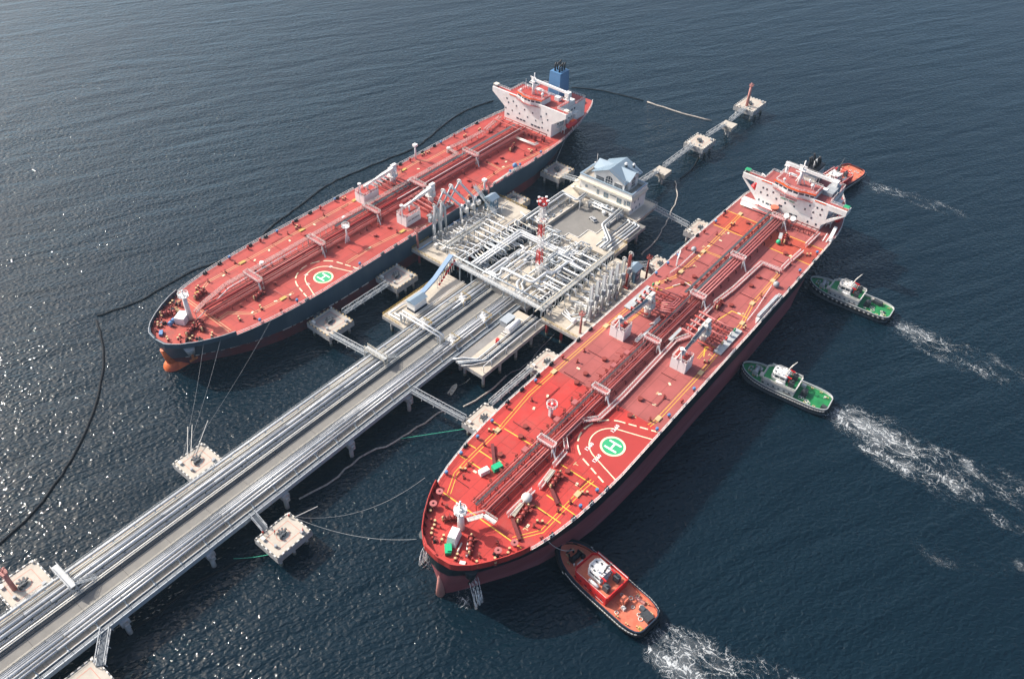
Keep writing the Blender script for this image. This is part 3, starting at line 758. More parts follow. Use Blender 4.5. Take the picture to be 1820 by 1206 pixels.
# ----------------------------------------------------------------- tanker on the far berth
T1, hd1 = tanker(dict(x0=85.8, yc=217.5, L=250, D=13, beam=43.5, rake=3.2, counter=6, flare=1.7, zboot=4.6,
    sternD=[(180,21.75),(190,21.6),(208,20.3),(225,16.8),(237,13),(247.5,9),(250,7.2)],
    sternW=[(160,21.75),(185,21.3),(200,18.5),(215,13.5),(228,8),(238,3),(250,1)],
    bottom='antifoul_one', top='topside_slate', bootline=True, bulwark=20, bwh=1.7, bulmat='topside_slate', railtop='steel_grey', strip='steel_grey',
    sections=[(0,22,'deck_bow'),(22,250,'deck_one')], gaps=([(112,136)],[(112,132)]),
    label='red-decked oil tanker with slate grey hull and blue funnel'))
X, Y, Z = 85.8, 217.5, 13.0
ZD[0] = Z
rng = random.Random(5)
b = MB(); b.sph(X+3.0, Y, -.6, 3.6, 14, 1.05, 1.0, .92); b.tube([(X+2,Y,-.6),(X+10,Y,-.8)],[3.3,3.9],12); put(b, 'bulbous_bow', 'bulb_orange', T1)
b = MB(); b.tube([(X+1.2,Y,9.0),(X+3.0,Y,2.0)],[1.0,1.9],10); put(b, 'stem_casting', 'bulb_orange', T1)
for sy in (-1, 1):
    b = MB(); b.tube([(X+6.2,Y+sy*9.2,12.4),(X+7.2,Y+sy*7.3,7.6)],[1.9,1.3],10); a_ = put(b, 'anchor_bolster', 'steel_grey', T1)
    b = MB(); b.beam((X+6.6,Y+sy*8.9,8.2),(X+7.0,Y+sy*7.8,5.0),.8,.5); b.beam((X+5.4,Y+sy*8.3,5.3),(X+8.4,Y+sy*8.3,5.3),.5,.8); put(b, 'anchor', 'rusty', a_)
rack(T1, 105, 286, [(220.2,2.2,.16,'red_steel'),(219.3,1.9,.22,'dark_red'),(218.4,2.1,.3,'red_steel'),(217.1,2.4,.42,'red_pipe'),(215.8,2.0,.25,'dark_red'),(214.9,2.1,.3,'red_steel'),(213.9,2.0,.2,'pink_pipe'),(213.1,2.0,.2,'red_steel')], Z, 6.2)
b = MB(); b.tube([(200,216.4,Z+2.9),(284,216.4,Z+2.9)],.17,6); put(b, 'deck_pipe', 'white_clean', T1)
b = MB(); b.tube([(200,213.9,Z+2.9),(284,213.9,Z+2.9)],.14,6); b.tube([(200,213.3,Z+2.9),(284,213.3,Z+2.9)],.14,6); put(b, 'deck_pipe', 'pink_pipe', T1)
b = MB(); b.box(170,285,220.7,222.0,Z+2.35,Z+2.5); put(b, 'dark_walkway', 'dark_grey', T1)
catwalk(T1, [(102,217.5),(107,219.5),(118,222.2),(172,222.6),(219,222.6),(244,222.6)], Z+2.6, 1.1, 'offwhite', 'deck_one', 3.0)
catwalk(T1, [(246,230.2),(252,229.4),(262,229),(270,229)], Z+1.6, 1.1, 'offwhite', 'deck_one', 3.0)
catwalk(T1, [(246,223.5),(246.5,230)], Z+1.6, 1.0, 'offwhite', 'deck_one', 3.0)
catwalk(T1, [(272,229.2),(287,232.2)], Z+1.6, 1.3, 'offwhite', 'deck_one', 3.0)
b = MB(); b.tube([(102,217,Z+.4),(107,217.6,Z+1.6),(118,220.0,Z+3.0),(150,220.4,Z+3.0)],.16,6); put(b, 'deck_pipe', 'white_clean', T1)
for px_ in (127, 157, 186.5, 213.5, 248): portal(T1, px_, 213.2, 221.8, Z, 4.0, 'offwhite')
for px_, py_ in ((136,224.6),(177,224.0),(214.6,224),(247.5,230.6)):
    b = MB(); b.cyl(px_,py_,Z,Z+2.2,.85,10); b.box(px_-.8,px_+.8,py_-.5,py_+.5,Z,Z+1.6); put(b, 'white_tank', 'white_clean', T1)
helipad(T1, 146.7, 202.4, Z, 195.95, 6.7, 10.2, 3.2, '12', e_in=9.4, e_out=12.2)
crane(T1, 210.2, 229.3, Z, 193.6, 229.2, Z+6.6); crane(T1, 209.8, 206.4, Z, 193.8, 206.0, Z+6.6)
store_house(T1, 190.6, 199.0, 226.4, 231.9, Z); store_house(T1, 190.6, 199.0, 202.0, 207.4, Z)
# marked walkways
L1 = []
L1 += dbl([(112.2,229.6),(117,232.2),(187,232.6),(191,232.5),(222,234.6),(232,235.1),(235.1,232.3),(247,232.3),(248.5,224.4)],.9)
L1 += dbl([(105.9,229.5),(105.5,203.6)],.9)+dbl([(106.0,211.7),(111,212.1),(116.5,205.2),(128.8,203.7),(133.5,203.7)],.9)
L1 += dbl([(158.6,202.5),(171.3,202.9),(187.7,201.0),(198.6,197.0)],.9)+dbl([(220.5,197.2),(224.3,198.4),(242.2,202.0),(251.3,202.5),(266.1,199.7),(283.4,197.9)],.9)
L1 += dbl([(251.3,202.6),(252.2,212)],.7)+dbl([(233,197),(233.4,201)],.7)
lines(T1, L1, .2, Z+.02, 'yellow_pale')
for px_, py_ in ((161.5,232.0),(111,229.4),(132.5,232.2),(190.5,232.4),(222,234.4),(187.5,201.2),(128.8,203.7)):
    b = MB(); b.box(px_-1.3,px_+1.3,py_-.7,py_+.7,Z+.05,Z+.35); put(b, 'step_over', 'ochre_rail', T1)
# manifolds amidships, both sides
for sy in (-1, 1):
    for i in range(5):
        x = 203.5+i*2.5; b = MB(); b.tube([(x,Y+sy*3.0,Z+2.4),(x,Y+sy*15.5,Z+1.6),(x,Y+sy*18.2,Z+1.6)],.34,8); b.tube([(x,Y+sy*18.2,Z+1.6),(x,Y+sy*18.45,Z+1.6)],.62,10)
        put(b, 'manifold_pipe', 'pink_pipe' if i % 2 else 'red_steel', T1)
    b = MB(); b.box(201.5,216,Y+sy*16.2,Y+sy*19.0,Z+.3,Z+.7); put(b, 'drip_tray', 'steel_grey', T1)
    b = MB()
    for k in range(3): b.tube([(201+k*.4,Y+sy*(6+k*1.2),Z+.9),(217,Y+sy*(6+k*1.2),Z+.9)],.18,6)
    b.rail([(202,Y+sy*10,Z+2.4),(217,Y+sy*10,Z+2.4)],.8,2,.05); put(b, 'manifold_frame', 'red_steel', T1)
b = MB()
for i in range(4): b.tube([(201+i*4,231,Z+.6),(203+i*4,235.5,Z+.6)],.15,6)
put(b, 'hose_rail', 'offwhite', T1)
# mooring winches and bow gear
for a in ((96.6,213.2,.5),(110.3,227.4,.3),(100.2,212.8,1.2),(97,226.5,-.6),(124,211.2,.25),(269,210,.35),(310,213,0),(309,222,0)): winch(T1, a[0], a[1], Z, a[2], 5)
b = MB()
for k in (-.8,.8): b.tube([(94.8+k-.7,221.2+k*.4,Z+1.1),(94.8+k+.5,221.2+k*.4+.4,Z+1.1)],.85,10)
put(b, 'blue_drum', 'blue_cap', T1)
b = MB(); b.obox(98.2,220.2,Z,4.4,3.6,2.8,.5); put(b, 'bow_store', 'white_clean', T1)
b = MB(); b.tube([(100.4,219,Z+.2),(100.4,219,Z+11.0)],[.95,.7],8); fm = put(b, 'foremast', 'white_clean', T1)
b = MB(); b.cyl(100.4,219,Z+10.6,Z+10.8,1.9,12); b.rail([(100.4+1.8*math.cos(t*math.pi/5),219+1.8*math.sin(t*math.pi/5),Z+10.8) for t in range(11)],1,1.2,.06); b.tube([(100.4,219,Z+11),(100.4,219,Z+13)],.25,6); put(b, 'crows_nest', 'white_clean', fm)
b = MB(); b.obox(89.3,219.8,Z+.1,2.4,1.2,.9,.9); put(b, 'blue_locker', 'blue_cap', T1)
b = MB(); b.cyl(168.0,212.3,Z,Z+7.5,.4,8,.3); b.cyl(168,212.3,Z+7.3,Z+7.6,1.6,12); b.add([(166.6,212.3,Z+1.2),(169.4,212.3,Z+1.2),(168,212.3,Z+4),(168,212.6,Z+4)],[(0,1,2),(1,0,3)])
b.rail([(168+1.5*math.cos(t*math.pi/5),212.3+1.5*math.sin(t*math.pi/5),Z+7.6) for t in range(11)],1,1.2,.06); b.beam((166.9,212.3,Z),(168,212.3,Z+3),.3); b.beam((169.1,212.3,Z),(168,212.3,Z+3),.3); put(b, 'vent_mast', 'white_clean', T1)
for (px_, py_, hh) in ((232.5,237.2,6.5),(233.2,196.6,4.5),(193,233.2,0)):
    if hh: 
        b = MB(); b.cyl(px_,py_,Z,Z+hh,.5,8,.4); b.box(px_-.9,px_+.9,py_-.9,py_+.9,Z+hh,Z+hh+1.0); put(b, 'signal_post', 'white_clean', T1)
b = MB()
for d in (0,.7,1.4): b.tube([(239.5,196.2+d*.5,Z+.8),(259,197.0+d*.5,Z+.8)],.16,6)
put(b, 'accommodation_ladder', 'offwhite', T1)
b = MB(); b.sph(256.8,198.6,Z+1.1,1.2,10); put(b, 'blue_tank', 'blue_cap', T1)
b = MB(); b.tube([(276.6,214,Z+1.4),(276.8,203,Z+1.4),(279.5,202.6,Z+1.4)],.3,8); b.tube([(277.6,214,Z+1.4),(277.8,204,Z+1.4),(280,203.6,Z+1.4)],.3,8); put(b, 'pump_pipe', 'offwhite', T1)
b = MB()
for k in range(7): b.tube([(282,203+k*4.2,Z),(282,203+k*4.2,Z+2.6),(286.5,203+k*4.2,Z+2.6)],.2,6)
b.tube([(282.2,201,Z+2.7),(282.2,233,Z+2.7)],.3,6); b.tube([(286.5,203,Z+3),(286.5,231,Z+3)],.25,6); put(b, 'pump_room_pipework', 'red_steel', T1)
for k in range(9):
    b = MB(); xx = 284.2+rng.uniform(-1.5,1.5); yy = 203+k*1.9+rng.uniform(-.4,.4); b.cyl(xx,yy,Z,Z+1.5+rng.random(),.5,8); b.torus((xx,yy,Z+1.8),.6,.12); put(b, 'pump_valve', 'brown_red', T1)
# scattered fittings
def fittings(root, yc, Z, spots_b, seed, hatch_m, x0, x1, hd, X, skip, valm=VAL):
    r = random.Random(seed)
    for (x, y, a) in spots_b:
        o = inst(BOL, 'bollard', root, (x,y,Z+.02), a); c_ = inst(BOLC, 'bollard_cap', root, (x,y,Z+.02), a)
    k = x0
    while k < x1:
        for sy in (-1, 1):
            e = hd(k-X)
            if not any(a0 < k < a1 and (sy == s_ or s_ == 0) for a0, a1, s_ in skip):
                q = r.random()
                if q < .50:
                    xx, yy = k+r.uniform(-1,1), yc+sy*(e-1.3-r.random()*.6)
                    inst(VP, 'vent_pipe', root, (xx,yy,Z)); inst(VHB if r.random() < .6 else VHR, 'vent_head', root, (xx,yy,Z))
                if q > .35: inst(ROL_, 'fairlead', root, (k+2.4+r.random(), yc+sy*(hd(k+2.4-X)-.55), Z+.02), 0)
                for fr, me in ((.28, VAL), (.45, hatch_m), (.62, PAD), (.72, VAL)):
                    if r.random() < .4: inst(me, me.name.split('.')[0], root, (k+r.uniform(-2,3), yc+sy*e*(fr+r.uniform(-.05,.05)), Z+.02), r.random()*3)
        k += 7.5
fittings(T1, Y, Z, [(112,231.4,.4),(111.3,206.0,1.2),(120,205.2,1.2),(161,234.6,.5),(188,236.2,0),(237,236.8,0),(240,236.4,0),(263,234.2,0),(272.4,233.1,.2),(272.5,201.4,.3),(215,199,0),(225,197.8,0),(201,199,1.5),(92.0,213.4,.5),(91.2,224.5,1),(94.5,209.8,.4),(95,227.6,.8),(100,206,.8),(89,215.6,1.2),(101,231,.4),(318,208,0),(320,226,0)], 4, HAT, 116, 280, hd1, X, [(132,160,-1),(188,221,0)])
for k in range(26):                                     # cluttered forecastle
    t = rng.uniform(-1.15,1.15); rr = rng.uniform(.55,.93); s_ = rng.choice((2,4,6,9,12,15))
    xx = X+s_+1.2; yy = Y+math.copysign(hd1(s_)*rr, rng.uniform(-1,1))
    me = rng.choice((VAL, BOL, ROL_, VP)); inst(me, me.name.split('.')[0], T1, (xx,yy,Z), rng.random()*3)
    if k % 3 == 0:
        b = MB(); a = rng.random()*6; b.add([(xx+1,yy,Z+.05),(xx+1+1.6*math.cos(a),yy+1.6*math.sin(a),Z+.05),(xx+1+1.3*math.cos(a+.9),yy+1.3*math.sin(a+.9),Z+.05),(xx+1.1,yy,Z+.7)],[(0,1,2),(0,1,3),(1,2,3),(2,0,3)]); put(b, 'chock', 'yellow_pale', T1)
W1_ = [(-12.5,3.2,0),(-9,3.4,0),(-12,8.4,0),(-8,8.8,0),(-3,8.9,0),(2,9,0),(7,9.3,0),(12,9.5,0),(13.5,6.2,0),(9.5,6.1,0),(5,6,0),(0,5.8,0),(-5,5.7,0),(-9,6,0),(6,3.2,1),(4,3.2,1),(2,3.2,1),(-3,2.8,1),(-5,2.8,1),(-7,2.8,1),(12,3.4,1),(9,11,0),(13,11.3,0),(-11,11.2,0)]
superstructure(T1, dict(xf=289.8, yc=217.5, z=13, zw=26.3, wing=22.2, truss=False, deckm='deck_one', shelter='trim_beige', blk=14, cas=30, drop=4.2, whw=7.2, proj=1.0, jibx=17.0,
    fun=(314.5,217.8,34.2), fsz=(7.2,6.4), fbands=[(12.1,'funnel_blue')], wins=W1_))
b = MB()
for s_ in (1,): b.beam((289.7,217.5+7.4,27.0),(289.7,217.5+11.5,27.0),.12,.5)
put(b, 'orange_band', 'orange', T1)
b = MB()
for k in range(8): b.box(324+rng.uniform(-4,6),326+rng.uniform(-4,6),212+k*1.4,213+k*1.4,Z,Z+1.1)
put(b, 'stern_gear', 'yellow_pale', T1)
me = text_mesh('NO SMOKING', 1.0); me.materials.clear(); me.materials.append(M['dark_grey']); me.name = 'lettering'
inst(me, 'lettering', T1, (195,201.98,Z+2.2), rot=(R_(90),0,0))

# ----------------------------------------------------------------- tanker on the near berth
T2, hd2 = tanker(dict(x0=83.0, yc=85.25, L=246, D=17, beam=44, rake=1.0, counter=5, flare=1.45, zboot=11.8,
    sternD=[(180,22),(215,21.5),(222,20.6),(235,16.8),(243,13),(246,10.5)],
    sternW=[(160,22),(185,21),(200,18),(215,13),(228,8),(238,3),(246,1)],
    bottom='antifoul_two', top='topside_black', bootline=False, bulwark=18.5, bwh=2.2, bulmat='deck_bright', railtop='deck_bright', strip='offwhite',
    sections=[(0,77.5,'deck_bright'),(77.5,187.7,'deck_pink'),(187.7,200.6,'deck_orange'),(200.6,246,'deck_pink')], gaps=([],[(140,150)]),
    label='broad red-decked tanker riding high with maroon hull and black funnel'))
X, Y, Z = 83.0, 85.25, 17.0
ZD[0] = Z
b = MB(); b.box(X+77.5,X+82,100.8,106.6,Z+.006,Z+.008); put(b, 'deck_patch', 'deck_pink', T2)
b = MB(); b.tube([(X+1.1,Y,12.6),(X+.9,Y,6.0),(X+.7,Y,-1.5)],[.25,.9,1.5],8); put(b, 'stem_bar', 'stem_pink', T2)
for sy in (-1, 1):
    b = MB(); b.tube([(X+4.4,Y+sy*8.2,16.4),(X+5.2,Y+sy*7.2,11.2)],[1.9,1.5],10); a_ = put(b, 'anchor_bolster', 'topside_black', T2)
    b = MB(); b.beam((X+4.2,Y+sy*8.6,12.4),(X+4.6,Y+sy*7.9,9.6),.8,.5); b.beam((X+3.4,Y+sy*8.0,9.9),(X+5.8,Y+sy*8.0,9.9),.45,.8); put(b, 'anchor', 'black', a_)
rack(T2, 102, 221, [(89.9,1.9,.14,'red_steel'),(89.2,1.9,.2,'pink_pipe'),(86.0,2.3,.28,'pink_pipe'),(85.2,2.1,.28,'red_steel'),(84.4,2.3,.3,'pink_pipe'),(83.5,1.8,.2,'dark_red')], Z, 6.0, supm='dark_red')
rack(T2, 221, 293, [(89.9,1.9,.18,'red_steel'),(89.2,1.9,.2,'dark_red'),(87.2,2.5,.36,'pink_pipe'),(86.1,2.5,.36,'pink_pipe'),(85.0,2.5,.36,'pink_pipe'),(83.9,2.5,.36,'pink_pipe')], Z, 6.0, supm='dark_red')
b = MB(); b.box(221,292,90.4,91.3,Z+2.6,Z+2.75); b.box(221,292,87.9,88.9,Z+2.2,Z+2.3); put(b, 'dark_walkway', 'dark_grey', T2)
catwalk(T2, [(101.5,87.6),(190,87.6),(221,88.3)], Z+2.7, 1.1, 'red_steel', 'dark_grey', 3.0)
b = MB(); r_ = random.Random(3)
for k in range(46): 
    x = 112+k*3.9+r_.uniform(-1,1); b.tube([(x,90.4,Z),(x,90.4,Z+1.3+r_.random()),(x,92.0+r_.random(),Z+1.3)],.1,4); b.box(x-.25,x+.25,90.6,91.2,Z+.6,Z+1.3)
put(b, 'valve_row', 'brown_red', T2)
for px_ in (131.1,159.2,190.0,221.0,251.9,287.5): portal(T2, px_, 83.0, 88.8, Z, 3.8)
for k, px_ in enumerate((125.5,141,150.3,172,180)):
    b = MB(); b.box(px_-1.0,px_+1.0,88.6,90.2,Z+2.2,Z+3.2); put(b, 'pink_box', 'pink_pipe', T2)
for pth in ([(105.5,79.4),(116.5,79.3)],[(118.6,78.6),(125.5,79.4)],[(127.5,80.2),(133.5,80.6)],[(134.8,81.2),(138.2,84.3),(146.5,84.2),(151,80.6),(163,80.2),(197.5,80.9),(203,78.6)],[(205.5,80.2),(222,80.4)],[(224.5,80.4),(236,79.2),(258,78.4),(258.2,70.8)],[(260,70.8),(266.5,70.6)],[(267.5,70.4),(276,69.9)],[(281,70.2),(292,69.9)]):
    catwalk(T2, pth, Z+.9, 1.2, 'white_clean', 'pink_pipe', 2.6)
helipad(T2, 145.4, 71.6, Z, 63.5, 7.1, 10.5, 3.35, '12.60', m_ground='deck_heli', e_in=10, e_out=13.8)
crane(T2, 203.6, 95.9, Z, 187.2, 97.9, Z+6.2, 'offwhite'); crane(T2, 203.8, 74.0, Z, 187.2, 73.8, Z+6.2, 'offwhite')
store_house(T2, 186.3, 191.2, 94.8, 100.4, Z, 4.6); store_house(T2, 186.3, 191.2, 70.8, 76.4, Z, 4.6)
L2 = []
L2 += dbl([(101,97.3),(107.6,100.6),(112.6,101.1),(129.4,101.9),(146.1,103.9),(166.5,103.9),(189.3,103.7),(221.3,102.7),(230,99.7),(251,99.6),(284.8,100.8)],.95)
L2 += dbl([(101,74.2),(108,69.6),(127.4,69.4),(131,69)],.95)+dbl([(159.5,67.7),(163.8,67.0),(190.3,66.9),(222.1,68.1),(234.5,70.3),(251.9,70.6),(257.5,70.7)],.95)
L2 += dbl([(252,99.5),(252.5,91)],.8)+dbl([(205,98.5),(192,99.5)],.6)+dbl([(205.6,71.5),(196,71)],.6)
lines(T2, L2, .18, Z+.022, 'yellow')
lines(T2, [[(100.2,70.6),(100.2,100.4)],[(129.8,102),(129.8,105.6)],[(129.8,100.8),(130.1,89.9)],[(129.8,79.4),(129.8,66)],[(113.4,78),(113.3,67.3)],[(118.4,76),(118,65.7)],[(113.4,94.5),(113.4,100)],[(113.3,102),(113.2,104)],[(118.3,96),(118.3,101)],[(118.3,102.3),(118.2,104.8)],
   [(270.8,105.8),(270.8,91)],[(270.9,81.2),(270.9,63.7)],[(283.8,106),(283.8,92)],[(283.8,79),(283.8,63.6)],[(206,103),(206,99)],[(224,103),(213,99),(213,95)],[(226,68),(226,74),(216,76)],[(206.5,68),(202.5,72),(198,70)],[(219,100),(231,93.5)]], .34, Z+.028, 'yellow')
rr_ = random.Random(8)
for (px_, py_) in ((127.6,101.8),(159.2,104),(189.3,103.8),(221.3,102.8),(233.9,99.6),(251,99.6),(284.8,100.9),(292,103),(163.8,67),(190.3,66.9),(222.1,68.1),(234.5,70.4),(251.9,70.6),(124.2,69.4)):
    b = MB(); b.box(px_-1.1,px_+1.1,py_-.75,py_+.75,Z+.04,Z+.4); put(b, 'step_over', 'yellow_pale', T2)
for k in range(14):
    x = 105+k*13.5; y = Y+rr_.choice((-1,1))*rr_.uniform(8,17); b = MB(); b.strip([(x,y),(x+1.5,y)],.3,Z+.02); b.strip([(x+.75,y),(x+.75,y-1.2)],.3,Z+.024); put(b, 'draft_mark', 'yellow_pale', T2)
# small deck lines
for k in range(26):
    x = 106+k*6.9; sy = -1 if k % 2 else 1
    if 134 < x < 158 and sy < 0: continue
    if 184 < x < 220: continue
    a = rr_.uniform(7.5,9.5); e = rr_.uniform(13,16.5); b = MB(); b.tube([(x,Y+sy*a,Z+.25),(x,Y+sy*e,Z+.25),(x+(rr_.uniform(3,9) if k % 3 == 0 else 0.3),Y+sy*e,Z+.25)],.11,5); put(b, 'hydraulic_pipe', 'dark_red', T2)
for k in range(30):
    x = 112+k*5.9; sy = -1 if k % 2 else 1
    if 186 < x < 221 or (sy < 0 and 132 < x < 160): continue
    a = rr_.uniform(7.5,9.5); e = rr_.uniform(12,17); b = MB(); b.tube([(x,217.5+sy*a,13.25),(x,217.5+sy*e,13.25),(x+(rr_.uniform(3,8) if k % 3 == 0 else 0.3),217.5+sy*e,13.25)],.1,5); put(b, 'hydraulic_pipe', 'red_steel', T1)
for sy in (-1, 1):
    for i in range(5):
        x = 203.5+i*3.0+(3 if sy > 0 else 0); b = MB(); b.tube([(x,Y+sy*3.2,Z+2.2),(x,Y+sy*14.5,Z+1.7),(x,Y+sy*17.2,Z+1.7)],.34,8); put(b, 'manifold_pipe', 'red_steel' if i % 2 else 'pink_pipe', T2)
        b = MB(); b.tube([(x,Y+sy*17.2,Z+1.7),(x,Y+sy*17.6,Z+1.7)],.68,10); put(b, 'manifold_flange', ('offwhite','yellow_pale','tug_red','offwhite','green_paint')[i], T2)
    b = MB(); b.box(202,217.8,Y+sy*16.6,Y+sy*19.4,Z+.3,Z+.7); put(b, 'drip_tray', 'galv', T2)
    b = MB(); b.tube([(201.8,Y+sy*16.2,Z+.6),(201.8,Y+sy*16.2,Z+2.0),(201.8,Y+sy*10,Z+2.0),(218,Y+sy*10,Z+2.0)],.32,8)
    for k in range(3): b.tube([(204,Y+sy*(11+k*1.4),Z+1.1),(217,Y+sy*(11+k*1.4),Z+1.1)],.15,6)
    put(b, 'manifold_frame', 'red_steel', T2)
for (xa, xb, yy) in ((187.6,203.4,90.4),(196,204,82.4)):
    b = MB(); b.box(xa,xb,yy-.55,yy+.55,Z+1.6,Z+1.75); g_ = put(b, 'grey_gangway', 'galv', T2)
    if xb-xa > 10:
        b = MB(); b.rail([(xa,yy+.6,Z+1.7),(xa+4,yy+.6,Z+1.7)],1,1,.06); b.rail([(xb-4,yy+.6,Z+1.7),(xb,yy+.6,Z+1.7)],1,1,.06); put(b, 'gangway_rail', 'white_clean', g_)
for a in ((108.5,76.6,.15,5.5,'slab_beige'),(123.6,76.8,.15,5.5,'slab_beige'),(91.8,81.2,.6,5,None),(95.2,90.6,-.7,5,None),(279.6,78.6,.3,5,'galv'),(225,79.0,.2,4,None),(312,80,0,5,None),(312,90,0,5,None)): winch(T2, a[0], a[1], Z, a[2], a[3], a[4])
for a in ((103.6,75.2,-.95,7),(119.6,74.6,-.95,7.5),(119.6,96.6,-1.15,7.5)):
    b = MB(); b.obox(a[0],a[1],Z+.05,.9,a[3],.9,a[2]+.35); put(b, 'spill_board', 'dark_red', T2)
b = MB(); b.sph(113.1,79.0,Z+1.5,1.6,12,.9); b.cyl(113.1,79,Z,Z+1.2,1.3,12); put(b, 'canvas_cover', 'offwhite', T2)
b = MB(); b.obox(116.4,90.9+1.6,Z+.1,3.0,1.9,1.6,-.3); put(b, 'green_container', 'green_bright', T2)
b = MB(); b.obox(112.8,94.4,Z+.1,3.0,1.6,1.6,-.3); put(b, 'white_container', 'white_clean', T2)
b = MB(); b.obox(87.0,84.9,Z+.1,2.9,1.7,1.3,.8); b.obox(87.3,84.6,Z+1.4,2.2,1.2,.4,.8); put(b, 'green_locker', 'green_bright', T2)
b = MB(); b.obox(90.6,86.0,Z,4.6,2.8,3.4,.35,.75,.8); put(b, 'bow_cabin', 'white_clean', T2)
b = MB(); b.tube([(94.6,87.0,Z),(94.4,87.0,Z+9.2)],[1.1,.8],8); fm = put(b, 'foremast', 'white_clean', T2)
b = MB(); b.cyl(94.4,87.0,Z+7.8,Z+8.0,1.9,10); b.rail([(94.4+1.8*math.cos(t*math.pi/5),87+1.8*math.sin(t*math.pi/5),Z+8) for t in range(11)],1,1.2,.06); b.tube([(94.4,87,Z+9),(94.4,87,Z+12.2)],.25,6); b.beam((94.4,85.6,Z+10.4),(94.4,88.4,Z+10.4),.3); put(b, 'crows_nest', 'white_clean', fm)
b = MB(); b.beam((96,86,Z+3.2),(100,83.6,Z+3.2),1.4,.12); b.beam((100,83.6,Z+3.2),(100.2,79.6,Z+3.2),1.4,.12); b.rail([(96,85.4,Z+3.25),(99.4,83.0,Z+3.25),(99.5,79.6,Z+3.25)],1,1.5,.05); b.rail([(96.4,87,Z+3.25),(100.8,84.2,Z+3.25),(101,79.6,Z+3.25)],1,1.5,.05); put(b, 'bow_gallery', 'offwhite', T2)
b = MB(); b.tube([(92,82.3,Z+.6),(88.5,79.6,Z+.9)],.35,6); b.tube([(91,83.6,Z+.4),(88.2,82.6,Z+.5)],.25,6); b.beam((87.2,79.8,Z+.2),(86.0,79.2,Z+.2),1.6,.3); put(b, 'anchor_chain', 'offwhite', T2)
b = MB(); b.cyl(142.9,90.9+2.0,Z,Z+5.0,.55,8); b.cyl(142.9,92.9,Z+4.8,Z+5.1,1.7,14); b.cyl(142.9,92.9,Z+5.1,Z+6.1,.35,8); b.rail([(142.9+1.7*math.cos(t*math.pi/6),92.9+1.7*math.sin(t*math.pi/6),Z+5.1) for t in range(13)],1,1.0,.06)
b.box(141.9,142.4,92.5,93.3,Z+1,Z+4.6); put(b, 'vent_mast', 'white_clean', T2)
b = MB(); b.cyl(142.9,92.9,Z+5.12,Z+5.2,1.5,14); put(b, 'mast_top_plate', 'tug_red', T2)
b = MB(); b.cyl(293.2,90.4,Z,Z+3.4,.95,12); b.cyl(293.2,90.4,Z+3.4,Z+4.2,1.7,14); put(b, 'red_ventilator', 'tug_orange', T2)
b = MB(); b.sph(275.6,79.6,Z+1,1.0,10); put(b, 'green_drum', 'green_bright', T2)
b = MB(); b.sph(248.6,102.6,Z+1.2,1.1,10); b.sph(249.4,68.2,Z+1.2,1.2,10); put(b, 'foam_tank', 'steel_grey', T2)
b = MB(); b.beam((236.2,103.0,Z),(236.2,103.0,Z+3.4),.5); b.beam((236.2,103,Z+3.4),(238.6,103.6,Z+5.6),.5); b.rail([(230,102.2,Z),(236,101.6,Z),(248,101.8,Z)],1,1.6,.05); put(b, 'davit_crane', 'white_clean', T2)
b = MB(); b.beam((228.2,65.2,Z+1.1),(243.6,65.0,Z+1.1),1.1,.5); put(b, 'accommodation_ladder', 'galv', T2)
b = MB()
for k in range(3): b.tube([(225+k,64.4+k*.45,Z+.5),(246,64.4+k*.45,Z+.5)],.16,6)
b.rail([(224,67.2,Z),(232,67.6,Z),(248,69.4,Z)],1,1.6,.05); put(b, 'ladder_winch', 'white_clean', T2)
b = MB(); b.beam((291.0,64.8,Z),(296.4,65.2,Z+3.8),1.3,1.0); b.beam((289.8,65.4,Z),(290.6,64.8,Z+3),.3); b.beam((289.6,66.8,Z),(291.2,66.4,Z+3),.3); put(b, 'stores_crane', 'white_clean', T2)
b = MB(); b.box(291.8,294.7,90.5,104.6,Z,Z+2.7); b.tube([(291.2,92.5,Z+.9),(291.2,104,Z+.9)],.6,8); b.tube([(292,97,Z+2.7),(292,97,Z+3.6)],.4,8); put(b, 'low_deckhouse', 'white_clean', T2)
b = MB()
for k in range(2): b.cyl(291.6+k*.2,84.0-k*3.0,Z,Z+2.8,.7,8); b.tube([(291.6,84-k*3.0,Z+2.8),(290.6,84-k*3.0,Z+3.9)],1.1,10)
put(b, 'cowl_ventilator', 'white_clean', T2)
b = MB()
for k in range(9): b.tube([(289+rr_.random(),63.8+7+k*2.2,Z),(289,70.8+k*2.2,Z+2.4),(293,70.8+k*2.2,Z+2.4)],.17,6)
b.tube([(288.8,70,Z+2.5),(288.8,98,Z+2.5)],.28,6); b.tube([(291.5,70,Z+2.9),(291.5,98,Z+2.9)],.2,6); put(b, 'pump_room_pipework', 'red_steel', T2)
b = MB()
for k in range(5): b.tube([(217,Y+6-k*.9,Z+2.2),(213-k,Y+6-k*.9,Z+2.2),(211-k,Y+9.5-k*.5,Z+2.0)],.3,8)
put(b, 'crossover_pipe', 'pink_pipe', T2)
b = MB(); b.tube([(224,97.5,Z+.3),(229,95,Z+.3),(228.6,92,Z+.3),(224,91,Z+.3)],.16,6); b.tube([(200,92.5,Z+.3),(203,90.6+1,Z+.3),(199.5,91.2,Z+.3)],.16,6); put(b, 'air_hose', 'offwhite', T2)
fittings(T2, Y, Z, [(109.7,99.7,-1.0),(125.6,68.0,-.9),(109.7,71.8,-1.0),(126.3,103.0,-1.0),(276.2,67,-.8),(275.6,99.6,-.6),(225,100.8,0),(194,102.2,-1),(196,67.9,-.9),(220,66.2,0),(88.8,88.4,.4),(90.8,93.2,.6),(93.6,97.0,.3),(86.8,81.8,.3),(88.6,76.2,.8),(92.4,73.2,.8),(97,72.4,.4),(88.4,92,.6)], 9, HATD, 106, 286, hd2, X, [(132,158,-1),(184,222,0)])
